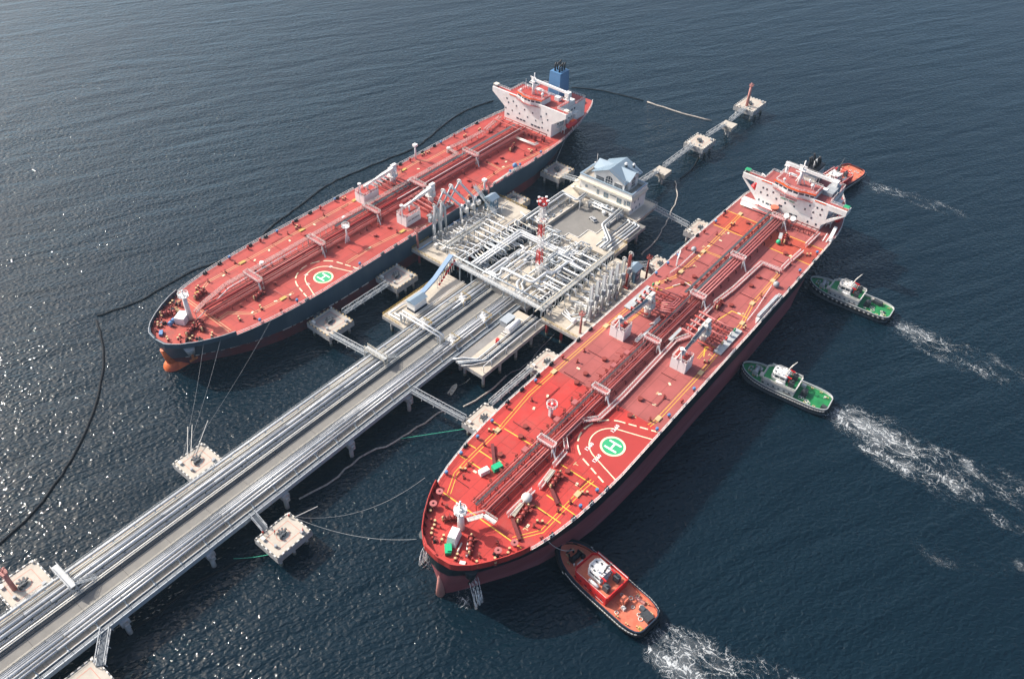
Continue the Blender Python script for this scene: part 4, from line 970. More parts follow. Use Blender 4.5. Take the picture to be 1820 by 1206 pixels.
for (px_, py_) in ((98.9,98.8),(94.8,97.4),(94.8,74.2),(99.4,72.4)):
    b = MB(); b.cyl(px_,py_,Z,Z+1.9,.32,8); b.cyl(px_,py_,Z+1.6,Z+1.9,1.05,14); put(b, 'mushroom_vent', 'pink_pipe', T2)
for k in range(14):
    s_ = rr_.choice((3,5,7,10,13)); sy = rr_.choice((-1,1)); me = rr_.choice((VAL,ROL_,VP)); inst(me, me.name.split('.')[0], T2, (X+s_+1,Y+sy*hd2(s_)*rr_.uniform(.5,.9),Z), rr_.random()*3)
W2_ = [(-12.5,2.6,0),(-9,2.4,0),(-3.5,2.7,1),(-1.6,2.7,1),(9,3.2,1),(7.2,3.2,1),(-10,4.6,0),(3.2,4.6,0),(4,4.6,0),(-13,7.4,0),(-10,7.3,0),(-6.5,7.3,0),(-2,6.6,0),(2,6.6,0),(6,6.9,0),(10,7,0),(13,7.1,0),(12.5,9.5,0),(10.8,9.4,0),(8,9.2,0),(-8,9.6,0),(-11,9.9,0),(-13,9.8,0),(13,3.6,0),(11,3.3,0)]
superstructure(T2, dict(xf=294.8, yc=85.25, z=17, zw=28.6, wing=22.4, truss=True, deckm='deck_pink', shelter='green_paint', blk=12, cas=26, drop=3.4, whw=8.6, proj=1.2, jibx=15.5,
    fun=(315.0,86.0,33.0), fsz=(8.4,6.2), fbands=[(2.6,'navy'),(1.1,'trim_beige'),(1.0,'offwhite'),(1.2,'roof_blue'),(.9,'offwhite'),(1.0,'black')], wins=W2_))
for txt, zz, m_, sz in (('NO  SMOKING', 26.35, 'tug_red', 1.1),('SAFETY  FIRST', 25.2, 'green_paint', 1.0)):
    me = text_mesh(txt, sz); me.materials.clear(); me.materials.append(M[m_]); me.name = 'lettering'
    inst(me, 'lettering', T2, (294.74, 86.6, zz), rot=(R_(90),0,R_(-90)))
# cooling water pouring from both hawse pipes
def pour_mat():
    mt = bpy.data.materials.new('spray'); mt.use_nodes = True; n = mt.node_tree.nodes; l = mt.node_tree.links; b = n['Principled BSDF']
    b.inputs['Base Color'].default_value = (.92,.92,.92,1); b.inputs['Roughness'].default_value = .8
    tc = n.new('ShaderNodeTexCoord'); mp = n.new('ShaderNodeMapping'); mp.inputs['Scale'].default_value = (1.4,1.4,.5); no = n.new('ShaderNodeTexNoise'); no.inputs['Scale'].default_value = 1.6; no.inputs['Detail'].default_value = 6
    l.new(tc.outputs['Object'], mp.inputs[0]); l.new(mp.outputs[0], no.inputs['Vector'])
    r = n.new('ShaderNodeMapRange'); r.inputs[1].default_value = .38; r.inputs[2].default_value = .6; r.inputs[3].default_value = 0; r.inputs[4].default_value = .95; l.new(no.outputs['Fac'], r.inputs[0]); l.new(r.outputs[0], b.inputs['Alpha']); return mt
M['spray'] = pour_mat()
for sy, lab in ((-1,'white water pouring from the maroon tanker\'s starboard anchor pocket'),(1,'white water pouring down the jetty side of the maroon tanker\'s bow')):
    b = MB(); r_ = random.Random(2)
    for k in range(6):
        x = X+3.4+k*.6; y = Y+sy*(8.4+.2*(k%2)); b.tube([(x,y,10.6),(x-.2,y+sy*.8,8),(x-.3+r_.uniform(-.3,.3),y+sy*1.5,4),(x+r_.uniform(-.6,.6),y+sy*1.9,.1)],[.07,.10,.17,.42],6)
    wj = put(b, 'water_outflow', 'spray'); tag(wj, lab, 'water', kind='thing')

# ================================================================= JETTY
# ---- approach trestle
TR = thing('jetty_trestle', (80, 151, 0), 'long concrete trestle carrying the road and silver pipelines out from shore', 'jetty')
XA, XB = -34, 187
me = None
for k, x in enumerate(range(XA, XB, 13)):
    xe = min(x+13, XB)
    b = MB(); b.box(x+.03,xe-.03,148.4,153.2,7.0,8.0); put(b, 'road_slab', 'road', TR)
    b = MB(); b.box(x+.1,xe-.1,152.3,153.1,8.004,8.3); put(b, 'cable_duct', 'dark_grey', TR)
    b = MB(); b.box(x+.03,xe-.03,158.5,162.4,6.9,7.9); put(b, 'north_slab', 'slab_beige', TR)
    b = MB(); b.box(x+.03,xe-.03,155.9,158.4,6.9,7.3); put(b, 'north_gap_shade', 'grating', TR)  # dark strip, its colour stands for shadow and open gaps between the big pipes
    b = MB(); b.box(x+.03,xe-.03,141.6,148.2,6.9,7.8); put(b, 'south_slab', 'slab_beige', TR)
    b = MB(); b.box(x+.03,xe-.03,139.9,141.5,7.2,7.5); put(b, 'walkway_grating', 'grating', TR)
b = MB()
for x in range(XA, XB, 26):
    b.box(x+4,x+6.4,138.6,163,5.0,6.7)
    for y in (139.6,145,151,157,162): b.cyl(x+5.2,y,-2,5.0,.7,10)
    b.box(x+4.6,x+5.8,137.9,138.6,4.4,5.8)
put(b, 'pile_bent', 'concrete_side', TR)
for y0, y1, z0, z1, m_ in ((139.4,139.8,6.6,8.2,'pipe_grey'),(162.5,162.8,6.6,8.1,'pipe_grey'),(147.9,148.3,7.4,8.5,'dark_grey'),(153.3,153.6,7.4,8.6,'steel_grey'),(141.4,141.6,7,7.9,'pipe_grey')):
    b = MB(); b.box(XA,XB,y0,y1,z0,z1); put(b, 'edge_beam', m_, TR)
for y in (153.95,154.3,154.8,155.15,155.5):
    b = MB(); b.box(XA,XB,y-.09,y+.09,8.3,8.46); put(b, 'cable_tray', 'pipe_silver' if y != 154.8 else 'dark_grey', TR)
b = MB()
for k in range(int((XB-XA)/3)): b.box(XA+k*3,XA+k*3+.2,153.7,155.8,8.1,8.25)
put(b, 'tray_support', 'steel_grey', TR)
pipes_tr = [(161.4,9.0,.30,'pipe_trestle'),(160.35,8.9,.20,'pipe_grey'),(159.75,8.95,.24,'pipe_cream'),(158.9,8.9,.18,'pipe_trestle'),(157.85,9.15,.50,'pipe_trestle'),(156.35,9.15,.50,'pipe_trestle'),
            (153.45,9.1,.12,'pipe_trestle'),(152.95,9.1,.12,'pipe_cream'),(147.4,8.8,.13,'pipe_trestle'),(146.8,8.9,.2,'pipe_trestle'),(146.15,9.0,.26,'pipe_trestle'),(145.15,9.15,.48,'pipe_trestle'),(143.9,9.1,.40,'pipe_trestle'),(142.2,10.0,.33,'pipe_trestle')]
for i, (y, z, r, m_) in enumerate(pipes_tr):
    x = XA; rp = random.Random(i)
    while x < XB:                                   # pipe lengths between flanges
        xe = min(x+44+rp.uniform(-6,10), XB); b = MB(); b.tube([(x,y,z),(xe-.15,y,z)], r, 10); put(b, 'pipeline', m_, TR); x = xe
    b = MB()
    if r > .28:
        for k in range(9): xx = XA+8+k*25+rp.uniform(-3,3); b.tube([(xx,y,z),(xx+.3,y,z)], r*1.22, 10)
        put(b, 'pipe_flange', 'steel_grey', TR)
b = MB()
for k in range(int((XB-XA)/6.5)):
    x = XA+3+k*6.5
    b.box(x,x+.4,156.0,161.9,7.9,8.55); b.box(x,x+.4,143.2,147.7,7.8,8.6)
put(b, 'pipe_sleeper', 'steel_grey', TR)
SUPM = MB(); SUPM.box(-.25,.25,-.6,.6,7.4,7.6); SUPM.box(-.12,.12,-.45,-.2,7.6,9.7); SUPM.box(-.12,.12,.2,.45,7.6,9.7); SUPM.box(-.5,.5,-.15,.15,9.5,9.7); SUPM.box(-.3,.3,-1.2,-.6,7.4,8.4)
SUPM = SUPM.mesh('pipe_stand', 'pipe_grey')
for k in range(int((XB-XA)/8.0)): inst(SUPM, 'pipe_stand', TR, (XA+4+k*8.0, 142.2, 0))
b = MB(); b.rail([(XA,162.6,8.0),(XB-38,162.6,8.0)],1.1,2.6,.045); put(b, 'trestle_railing', 'galv', TR)
b = MB(); b.rail([(XA,139.6,8.2),(XB-38,139.6,8.2)],1.0,2.6,.045); put(b, 'trestle_railing', 'galv', TR)
b = MB(); b.rail([(XA,153.5,8.5),(XB,153.5,8.5)],.8,2.6,.05); b.rail([(XA,148.1,8.4),(XB,148.1,8.4)],.7,2.6,.04); put(b, 'road_barrier', 'pipe_cream', TR)

# ---- concrete platforms
def platform(name, outline, z, th, label, m_='concrete', side='concrete_side', piles=(), pile_m='concrete_side', edge=None, kind_cat='platform', grp=None):
    cx = sum(p[0] for p in outline)/len(outline); cy = sum(p[1] for p in outline)/len(outline)
    t = thing(name, (cx,cy,0), label, kind_cat, grp)
    b = MB(); b.prism(outline, z-th, z-.03); put(b, 'slab_side', side, t)
    b = MB(); n = len(outline); o = outline if sum(outline[i][0]*outline[(i+1)%n][1]-outline[(i+1)%n][0]*outline[i][1] for i in range(n)) > 0 else outline[::-1]
    b.add([(x,y,z) for x,y in o], [tuple(range(n))]); put(b, 'deck_slab', m_, t)
    if piles:
        b = MB()
        for (x,y) in piles: b.cyl(x,y,-2,z-th,.55,10)
        put(b, 'pile', pile_m, t)
        b = MB()
        for (x,y) in piles: b.cyl(x,y,-1,1.2,.58,10)
        put(b, 'tide_band', 'wet_concrete', t)
    if edge:
        b = MB()
        for run in edge: b.rail([(x,y,z) for x,y in run],1.1,1.8,.055)
        put(b, 'edge_railing', 'ochre_rail', t)
    return t
NP = platform('loading_platform', [(186,176),(186,195.2),(240,195.2),(240,176)], 8, 1.3, 'concrete loading platform under the arms of the slate hulled tanker', piles=[(188+k*7,y) for k in range(8) for y in (178,193)], pile_m='pile_red', edge=[[(186.2,176.4),(186.2,195)],[(186.2,195),(196,195)],[(222,195),(239.8,195),(239.8,178)]])
SP = platform('loading_platform', [(186,112.6),(186,129.4),(236,129.4),(236,112.6)], 8, 1.3, 'concrete loading platform under the arms of the maroon hulled tanker', piles=[(188+k*7,y) for k in range(7) for y in (114,121,127.5)], pile_m='pile_red', edge=[[(186.2,113),(186.2,129)]])
BN = platform('service_platform', [(149.5,163.4),(149.5,174.6),(183.5,174.6),(183.5,163.4)], 8, 1.6, 'beige service platform with the white hut and blue roofed stair', piles=[(152+k*9,y) for k in range(4) for y in (165.5,172.5)], edge=[[(149.7,166),(149.7,174.4),(183.3,174.4)]])
BS = platform('service_platform', [(149.5,126.2),(149.5,138.6),(184.5,138.6),(184.5,126.2)], 8, 1.6, 'rust-edged service platform holding the grey generator and low pipe racks', piles=[(152+k*9,y) for k in range(4) for y in (128,136.5)])
MD = platform('manifold_deck', [(187.2,137.0),(187.2,163.2),(232.6,163.2),(232.6,137.0)], 7.7, 1.4, 'central concrete deck crowded with silver pipework between the two tankers', piles=[(190+k*8,y) for k in range(6) for y in (139,150,161)])
LT = platform('parking_deck', [(232.8,132),(232.8,163.2),(263.2,163.2),(263.2,132)], 8, 1.4, 'asphalt parking deck in front of the terminal building', m_='asphalt', piles=[(236+k*8,y) for k in range(4) for y in (134,146,160)])
b = MB(); b.box(232.9,259.6,163.3,173.0,6.6,9.4); 
RN = put(b, 'raised_deck', 'concrete'); tag(RN, 'raised beige concrete deck along the far side of the parking lot', 'platform')
b = MB(); b.box(232.9,259.6,163.25,163.5,9.4,9.7); put(b, 'kerb', 'offwhite', RN)
b = MB(); b.prism([(233.0,132.1),(249.6,132.1),(249.6,144.0),(243.2,144.0),(243.2,148.0),(235.8,148.0),(235.8,152.9),(233.0,152.9)],8.004,9.0)
RS = put(b, 'raised_apron', 'concrete'); tag(RS, 'stepped beige concrete apron on the near side of the parking lot', 'platform')
b = MB()
for p, q in (((233.0,153.0),(235.9,153.0)),((235.9,153.0),(235.9,148.1)),((235.9,148.1),(243.3,148.1)),((243.3,148.1),(243.3,144.1)),((243.3,144.1),(262.5,144.1))): b.beam((*p,8.7),(*q,8.7),.3,1.2)
put(b, 'kerb', 'offwhite', RS)
b = MB(); b.box(259.6,263.3,163.3,175.6,6.7,7.98); b.box(263.2,281.0,136.8,175.6,6.6,7.96)
AP = put(b, 'building_apron', 'concrete'); tag(AP, 'concrete slab skirting the foot of the white terminal building', 'platform')
b = MB(); b.rail([(264,137,7.96),(280.8,137,7.96),(280.8,175,7.96)],1.1,1.8,.055); put(b, 'edge_railing', 'galv', AP)
b = MB(); b.prism([(236.5,130.2),(246,130.2),(246,136.2),(240,137)],7.0,8.9); LB = put(b, 'corner_platform', 'concrete'); tag(LB, 'small railed concrete lobe jutting out below the parking lot', 'platform')
b = MB(); b.rail([(236.6,130.4,8.9),(245.8,130.4,8.9),(245.8,136,8.9)],1.1,1.6,.05); put(b, 'edge_railing', 'ochre_rail', LB)
# darker pad on south service platform
b = MB(); b.box(150.5,170,135.2,138.5,8.004,8.012); b.box(170,176,133.5,138.5,8.004,8.012); put(b, 'dark_pad', 'concrete_dark', BS)

# ---- dolphins
def dolphin(x0, x1, y0, y1, label, z=6.0, frame=True, hook=True, kerb=True, m_='concrete_pad', grp='mooring dolphins around the jetty', pad=None):
    cx, cy = (x0+x1)/2, (y0+y1)/2
    t = thing('mooring_dolphin', (cx,cy,0), label, 'dolphin', grp)
    b = MB(); b.box(x0,x1,y0,y1,z-2.3,z-.02); put(b, 'cap_side', 'concrete_side', t)
    b = MB(); b.box(x0+.02,x1-.02,y0+.02,y1-.02,z-.02,z); put(b, 'cap_top', m_, t)
    if pad:
        b = MB(); b.box(*pad,z+.004,z+.02); put(b, 'dark_pad', 'concrete_dark', t)
    b = MB()
    for x in (x0+1.5,cx,x1-1.5):
        for y in (y0+1.5,y1-1.5): b.cyl(x,y,-2,z-2.3,.5,8)
    put(b, 'pile', 'concrete_side', t)
    b = MB()
    for x in (x0+1.5,cx,x1-1.5):
        for y in (y0+1.5,y1-1.5): b.cyl(x,y,-1,1.1,.53,8)
    put(b, 'tide_band', 'wet_concrete', t)
    kb = MB(); kb2 = MB(); i = 0; per = [((x0,y0),(x1,y0)),((x1,y0),(x1,y1)),((x1,y1),(x0,y1)),((x0,y1),(x0,y0))]
    for p, q in per:
        p = Vector((*p,z)); q = Vector((*q,z)); n = int((q-p).length/.85)
        for k in range(n):
            a = p.lerp(q,(k+.08)/n); c = p.lerp(q,(k+.92)/n);  dr = (q-p).normalized(); nn = Vector((-dr.y,dr.x,0))*.22
            (kb if i % 2 else kb2).beam(a+nn+Vector((0,0,.14)), c+nn+Vector((0,0,.14)), .32, .26); i += 1
    put(kb, 'kerb_black', 'dark_grey', t); put(kb2, 'kerb_white', 'yellow_pale' if pad else 'offwhite', t)
    if frame:
        b = MB(); b.strip([(x0+2.2,y0+2.2),(x1-2.2,y0+2.2),(x1-2.2,y1-2.2),(x0+2.2,y1-2.2)],.12,z+.03,True)
        b.disc(cx,cy,z+.03,2.0,20,1.88); put(b, 'red_marking', 'tug_orange', t)
    if hook:
        h = MB(); h.cyl(cx,cy,z,z+.9,.7,8); h.box(cx-1.0,cx+1.0,cy-.5,cy+.5,z+.5,z+1.0)
        for a in (0.3,1.0,1.7,2.4): h.beam((cx+.4*math.cos(a),cy+.4*math.sin(a),z+.9),(cx+1.7*math.cos(a),cy+1.7*math.sin(a),z+1.0),.45,.5)
        h.cyl(cx-1.2,cy-.6,z,z+1.3,.35,8); put(h, 'mooring_hook', 'dark_grey', t)
        h = MB(); h.cyl(x0+2.3,y0+3.4,z,z+1.0,.45,8); h.obox(x1-2.2,y0+1.5,z,1.1,.9,.9,0); put(h, 'capstan', 'steel_grey', t)
    h = MB(); h.cyl(x1-.9,y1-.9,z,z+.8,.35,8); h.obox(x0+1.6,y1-2.0,z,.9,1.4,.8,0); put(h, 'kerb_box', 'offwhite', t)
    return t
dolphin(61,72,164.4,174.7,'square mooring dolphin behind the trestle with three long ropes rising from it')
dolphin(60,72.3,124,134,'mooring dolphin where workers in orange stand, near side of the trestle')
dolphin(6.5,18,163.4,174.4,'mooring dolphin with the red lamp tower and square cage')
dolphin(0,13.4,124,137,'plain mooring dolphin on the near side opposite the red lamp tower dolphin')
def fender(t, x, y, sy):
    b = MB(); b.box(x-1.6,x+1.6,y,y+sy*1.6,1.2,5.6); put(b, 'fender_panel', 'dark_grey', t)
    b = MB(); b.tube([(x,y-sy*.2,3.4),(x,y-sy*1.6,3.4)],1.0,10); put(b, 'fender_cone', 'rubber', t)
for (x0,x1,y0,y1,lab,sy) in ((130.2,142.2,182,194,'breasting dolphin beside the bow half of the slate hulled tanker',1),(165.3,177,183,194.6,'breasting dolphin between the service platform and the slate tanker',1),
        (240,249.6,183.6,193.6,'small breasting dolphin beside the blue kiosk',1),(271.5,284,184,194.8,'breasting dolphin behind the white terminal building, by the slate tanker\'s stern',1),
        (130.5,142.3,109,118.9,'breasting dolphin touching the maroon tanker at the green rope',-1),(164.8,176.6,109,119.2,'breasting dolphin reached by the long grey footbridge beside the bright red deck',-1),
        (241.8,251,109,119,'breasting dolphin just behind the dark blue kiosk',-1),(273.8,286,109,119.4,'breasting dolphin at the end of the footbridge from the terminal building',-1)):
    t = dolphin(x0,x1,y0,y1,lab,pad=(x0+1.2,x1-2,y0+4.2,y1-1) if sy > 0 else None, m_='concrete_pad')
    fender(t, (x0+x1)/2, y1 if sy > 0 else y0, sy)
for (x0,x1,y0,y1,lab) in ((341.2,354.6,147.4,158.2,'larger mooring dolphin midway along the far footbridge'),(395,411,147,158.6,'outermost dolphin carrying the pinkish lamp column')): dolphin(x0,x1,y0,y1,lab)
for (x,y,lab) in ((310.8,152.4,'small footbridge pier just beyond the terminal building'),(374.2,150.6,'small footbridge pier between the two far dolphins')):
    t = thing('bridge_pier', (x,y,0), lab, 'pier', 'piers of the far footbridge'); b = MB(); b.box(x-3.2,x+3.2,y-3.4,y+3.4,3.9,6.0); put(b, 'pier_cap', 'concrete_pad', t)
    b = MB(); b.cyl(x,y,-2,3.9,.8,10); b.cyl(x-1.8,y-1.8,-2,3.9,.4,8); b.cyl(x+1.8,y+1.8,-2,3.9,.4,8); put(b, 'pile', 'concrete_side', t)

# ---- footbridges (trussed gangways)
def footbridge(a, c, za, zc, label, w=1.7, m_='galv', h=1.5, grp='footbridges between the dolphins', over=None):
    a = Vector((a[0],a[1],za)); c = Vector((c[0],c[1],zc)); t = thing('footbridge', tuple((a+c)/2), label, 'footbridge', grp)
    d = (c-a).normalized(); n = Vector((-d.y,d.x,0)).normalized()*(w/2)
    b = MB(); b.beam(a,c,w,.12); put(b, 'walkway', 'grating', t)
    for sd in (-1,1):
        b = MB(); o = n*sd; N = max(2,int((c-a).length/2.2)); up = Vector((0,0,h))
        b.beam(a+o,c+o,.22,.3); b.beam(a+o+up,c+o+up,.2)
        for k in range(N+1):
            q = a.lerp(c,k/N)+o; b.beam(q,q+up,.14)
            if k < N: b.beam(q if k%2 else q+up, (a.lerp(c,(k+1)/N)+o)+(up if k%2 else Vector((0,0,0))), .12)
            if k % 2 == 0: b.beam(q-Vector((0,0,.1)), q+o*.35-Vector((0,0,.9)), .16)
        put(b, 'side_truss', m_, t)
    return t
footbridge((131.4,181.9),(131.2,163.5),6.4,8.6,'grey footbridge from the trestle down to the lone breasting dolphin by the slate tanker')
footbridge((142.4,187.6),(165.2,187.6),6.3,6.3,'footbridge linking the two dolphins beside the slate hulled tanker')
footbridge((128.8,139.4),(131.8,118.6),8.2,6.4,'footbridge dropping from the trestle towards the green rope dolphin')
footbridge((142.6,116.8),(164.6,116.8),6.3,6.3,'footbridge parallel to the bright red deck edge between two dolphins')
footbridge((64.2,139.6),(63.9,134.0),8.0,6.3,'short footbridge to the dolphin where workers stand')
footbridge((19,139.6),(13.0,133.2),8.0,6.3,'short footbridge opposite the red lamp tower dolphin',2.2)
footbridge((277.5,136.8),(277.5,119.5),7.9,6.4,'pale panelled footbridge leaving the foot of the terminal building')
footbridge((274.5,184.0),(273.5,175.6),6.3,8.0,'short footbridge behind the terminal building to the dolphin')
footbridge((281.0,153.4),(308,153.2),8.2,6.4,'first span of the long footbridge leaving the terminal building')
footbridge((313.8,153.2),(341,153.2),6.4,6.4,'footbridge span ending at the larger far dolphin')
footbridge((354.8,152.6),(371.4,151.6),6.4,6.4,'footbridge span beyond the larger far dolphin')
footbridge((377,151.4),(395,151.8),6.4,6.4,'last footbridge span up to the lamp column dolphin')
footbridge((240.2,186),(243.0,186),7.8,6.5,'tiny footbridge from the far loading platform to its small dolphin')
footbridge((236.2,121),(242.2,117.2),7.8,6.5,'tiny footbridge behind the dark blue kiosk')
# overbridges climbing over the trestle pipes
def stairbridge(x, y0, y1, label, m_='pipe_cream'):
    t = thing('pipe_overbridge', (x,(y0+y1)/2,8), label, 'footbridge', 'overbridges above the trestle pipes'); b = MB(); b.box(x-.8,x+.8,y0,y1,11.6,11.8)
    put(b, 'bridge_deck', 'galv', t); b = MB()
    for sx in (-.8,.8): b.rail([(x+sx,y0,11.8),(x+sx,y1,11.8)],1.1,1.5,.06); b.beam((x+sx,y1,11.4),(x+sx,y0,11.4),.15,.4)
    for y in (y0,y1): 
        for sx in (-.8,.8): b.beam((x+sx,y,8),(x+sx,y,11.7),.2)
    b.beam((x-.8,y0,8),(x+.8,y0,11.6),.12); b.beam((x+.8,y0,8),(x-.8,y0,11.6),.12)
    put(b, 'bridge_frame', m_, t)
    b = MB(); b.beam((x+.9,y0+.6,11.6),(x+6.0,y0+.6,8.2),1.0,.2); 
    for sy in (0,1.2): b.rail([(x+.9,y0+sy,11.7),(x+6.0,y0+sy,8.3)],1.0,1.2,.06)
    put(b, 'stair_flight', 'galv', t); return t
stairbridge(19.5,153.9,163.4,'grey stair bridge over the pipes beside the leaning red lamp tower','galv')
stairbridge(131.4,153.9,163.4,'cream stair bridge over the trestle pipes at the end of a footbridge')

# ---- long crossing walkway and its pipe bridge at x ~ 187
t = thing('crossing_walkway', (187.4,150,8), 'straight elevated walkway crossing above the trestle head', 'walkway')
b = MB(); b.box(186.2,188.2,128.6,175.8,11.5,11.8); put(b, 'walkway_deck', 'galv', t)
b = MB(); b.rail([(186.3,128.7,11.8),(186.3,175.7,11.8)],1.0,1.8,.05); b.rail([(188.1,128.7,11.8),(188.1,175.7,11.8)],1.0,1.8,.05); put(b, 'walkway_railing', 'offwhite', t)
b = MB()
for y in (130,137.5,148,154,164,170,175): b.beam((187.2,y,0 if y in (164,170) else 7.7),(187.2,y,11.5),.5)
b.tube([(189.6,128,12.6),(189.6,176,12.6)],.35,10); 
for y in (129,136,144,156,164,172): b.beam((189.6,y,7.7),(189.6,y,12.4),.25)
put(b, 'support_post', 'pipe_grey', t)
b = MB(); b.tube([(189.0,129.5,10.2),(189.0,175.5,10.2)],.3,8); put(b, 'pipe', 'pipe_silver', t)

# ---- pipe bridge at the trestle head (two white pipes crossing at x ~151)
t = thing('pipe_bridge', (151.5,155,8), 'pair of white pipes bridging across the trestle beside the white hut', 'pipework')
for dx in (0,1.5):
    b = MB(); b.tube([(151.2+dx,172.6-dx,8.8),(151.2+dx,166.5,8.8),(151.2+dx,166.5,12.4),(151.2+dx,147.2,12.4),(151.2+dx,147.2,9.2)],.36,10); put(b, 'pipe', 'pipe_silver', t)
b = MB(); b.tube([(151,172.6,8.8),(158,172.6,8.8),(162,171.6,8.8)],.36,10); put(b, 'pipe', 'pipe_silver', t)
b = MB()
for y in (165.8,164.6,148.2): 
    for dx in (-.2,1.7): b.beam((151.2+dx,y,7.2),(151.2+dx,y,12.1),.22)
put(b, 'pipe_post', 'pipe_grey', t)
# valve stations on the trestle
for (x, y, lab) in ((154.5,158.2,'white valve cluster on the far trestle pipes'),(154.8,144.8,'white valve cluster on the near trestle pipes'),(174.5,157.2,'flanged joint of the far trestle pipes'),(171.6,144.4,'flanged joint of the near trestle pipes')):
    t = thing('valve_station', (x,y,8), lab, 'valves', 'valve stations on the pipelines'); b = MB()
    for dy in (-1.2,0,1.3):
        b.sph(x+dy*.6,y+dy,9.3,.75,8); b.cyl(x+dy*.6,y+dy,9.3,10.9,.18,6); b.torus((x+dy*.6,y+dy,10.9),.5,.08)
        b.tube([(x+dy*.6-1.1,y+dy,9.3),(x+dy*.6-.8,y+dy,9.3)],.72,10)
    put(b, 'valve_body', 'white_clean', t)
    b = MB()
    for dx in (-2,2): b.beam((x+dx,y-2,8),(x+dx,y-2,10.6),.12); b.beam((x+dx,y+2,8),(x+dx,y+2,10.6),.12)
    b.rail([(x-2,y-2,10.0),(x+2,y-2,10.0),(x+2,y+2,10.0)],.9,1.2,.05); put(b, 'valve_frame', 'ochre_rail', t)

# ---- white hut and covered stair
t = thing('switch_hut', (161.2,168.4,8), 'small white hut with blue-grey roof and dark blue plinth', 'hut')
b = MB(); b.box(158.0,164.6,166.2,170.2,8,8.9); put(b, 'plinth', 'navy', t)
b = MB(); b.box(158.1,164.5,166.3,170.1,8.9,12.0); put(b, 'wall', 'white_clean', t)
b = MB(); b.prismx([(165.9,12.0),(170.5,12.0),(168.2,13.0)],157.7,164.9); put(b, 'roof', 'roof_blue', t)
t = thing('covered_stair', (175,171.6,8), 'blue roofed covered stair climbing from the hut to the loading platform', 'stair')
b = MB(); b.beam((165.0,169.6,11.2),(174.5,171.6,11.6),1.8,.8); b.beam((174.5,171.6,11.6),(187,174.2,14.6),1.8,.8); put(b, 'cover', 'cover_blue', t)
b = MB()
for k in range(9):
    q = Vector((174.5,170.2,8)).lerp(Vector((187,173.0,8)),k/8); b.beam((q.x,q.y,8),(q.x,q.y,11.6+k*.4),.18)
put(b, 'post', 'pipe_silver', t)
b = MB()
for k in range(8): 
    q = Vector((175.5,170.0,9.5)).lerp(Vector((187,172.8,12.4)),k/7); b.box(q.x-.5,q.x+.5,q.y-.3,q.y+.1,q.z-.4,q.z+.4)
put(b, 'red_side_panel', 'tug_red', t)
# ---- kiosks
def kiosk(x, y, label, z=8):
    t = thing('control_kiosk', (x,y,z), label, 'kiosk', 'blue control kiosks'); b = MB(); b.box(x-2.1,x+2.1,y-2,y+2,z,z+5.6); put(b, 'wall', 'hut_blue', t)
    b = MB(); b.prismx([(y-2.5,z+5.5),(y-2.4,z+5.8),(y,z+7.1),(y+2.4,z+5.8),(y+2.5,z+5.5)],x-2.6,x+2.6); put(b, 'roof', 'roof_blue', t)
    wm = MB(); wm.box(-.05,.05,-.85,.85,-.6,.6); fr = wm.mesh('window_frame','white_clean'); wm = MB(); wm.box(-.05,.05,-.3,.3,-.45,.45); pn = wm.mesh('pane','glass')
    for zz in (1.5, 4.2):
        w_ = inst(fr,'window_frame',t,(x-2.1,y+.1,z+zz))
        for dy in (-.4,.4): inst(pn,'pane',w_,(x-2.13,y+.1+dy,z+zz))
        w_ = inst(fr,'window_frame',t,(x+.3,y-2.02,z+zz),R_(90)); inst(pn,'pane',w_,(x+.3,y-2.06,z+zz),0)
    return t
kiosk(230.0,189.8,'blue kiosk with gabled roof beside the far loading arms')
kiosk(228.6,116.6,'dark blue kiosk with gabled roof at the near tanker\'s rail')

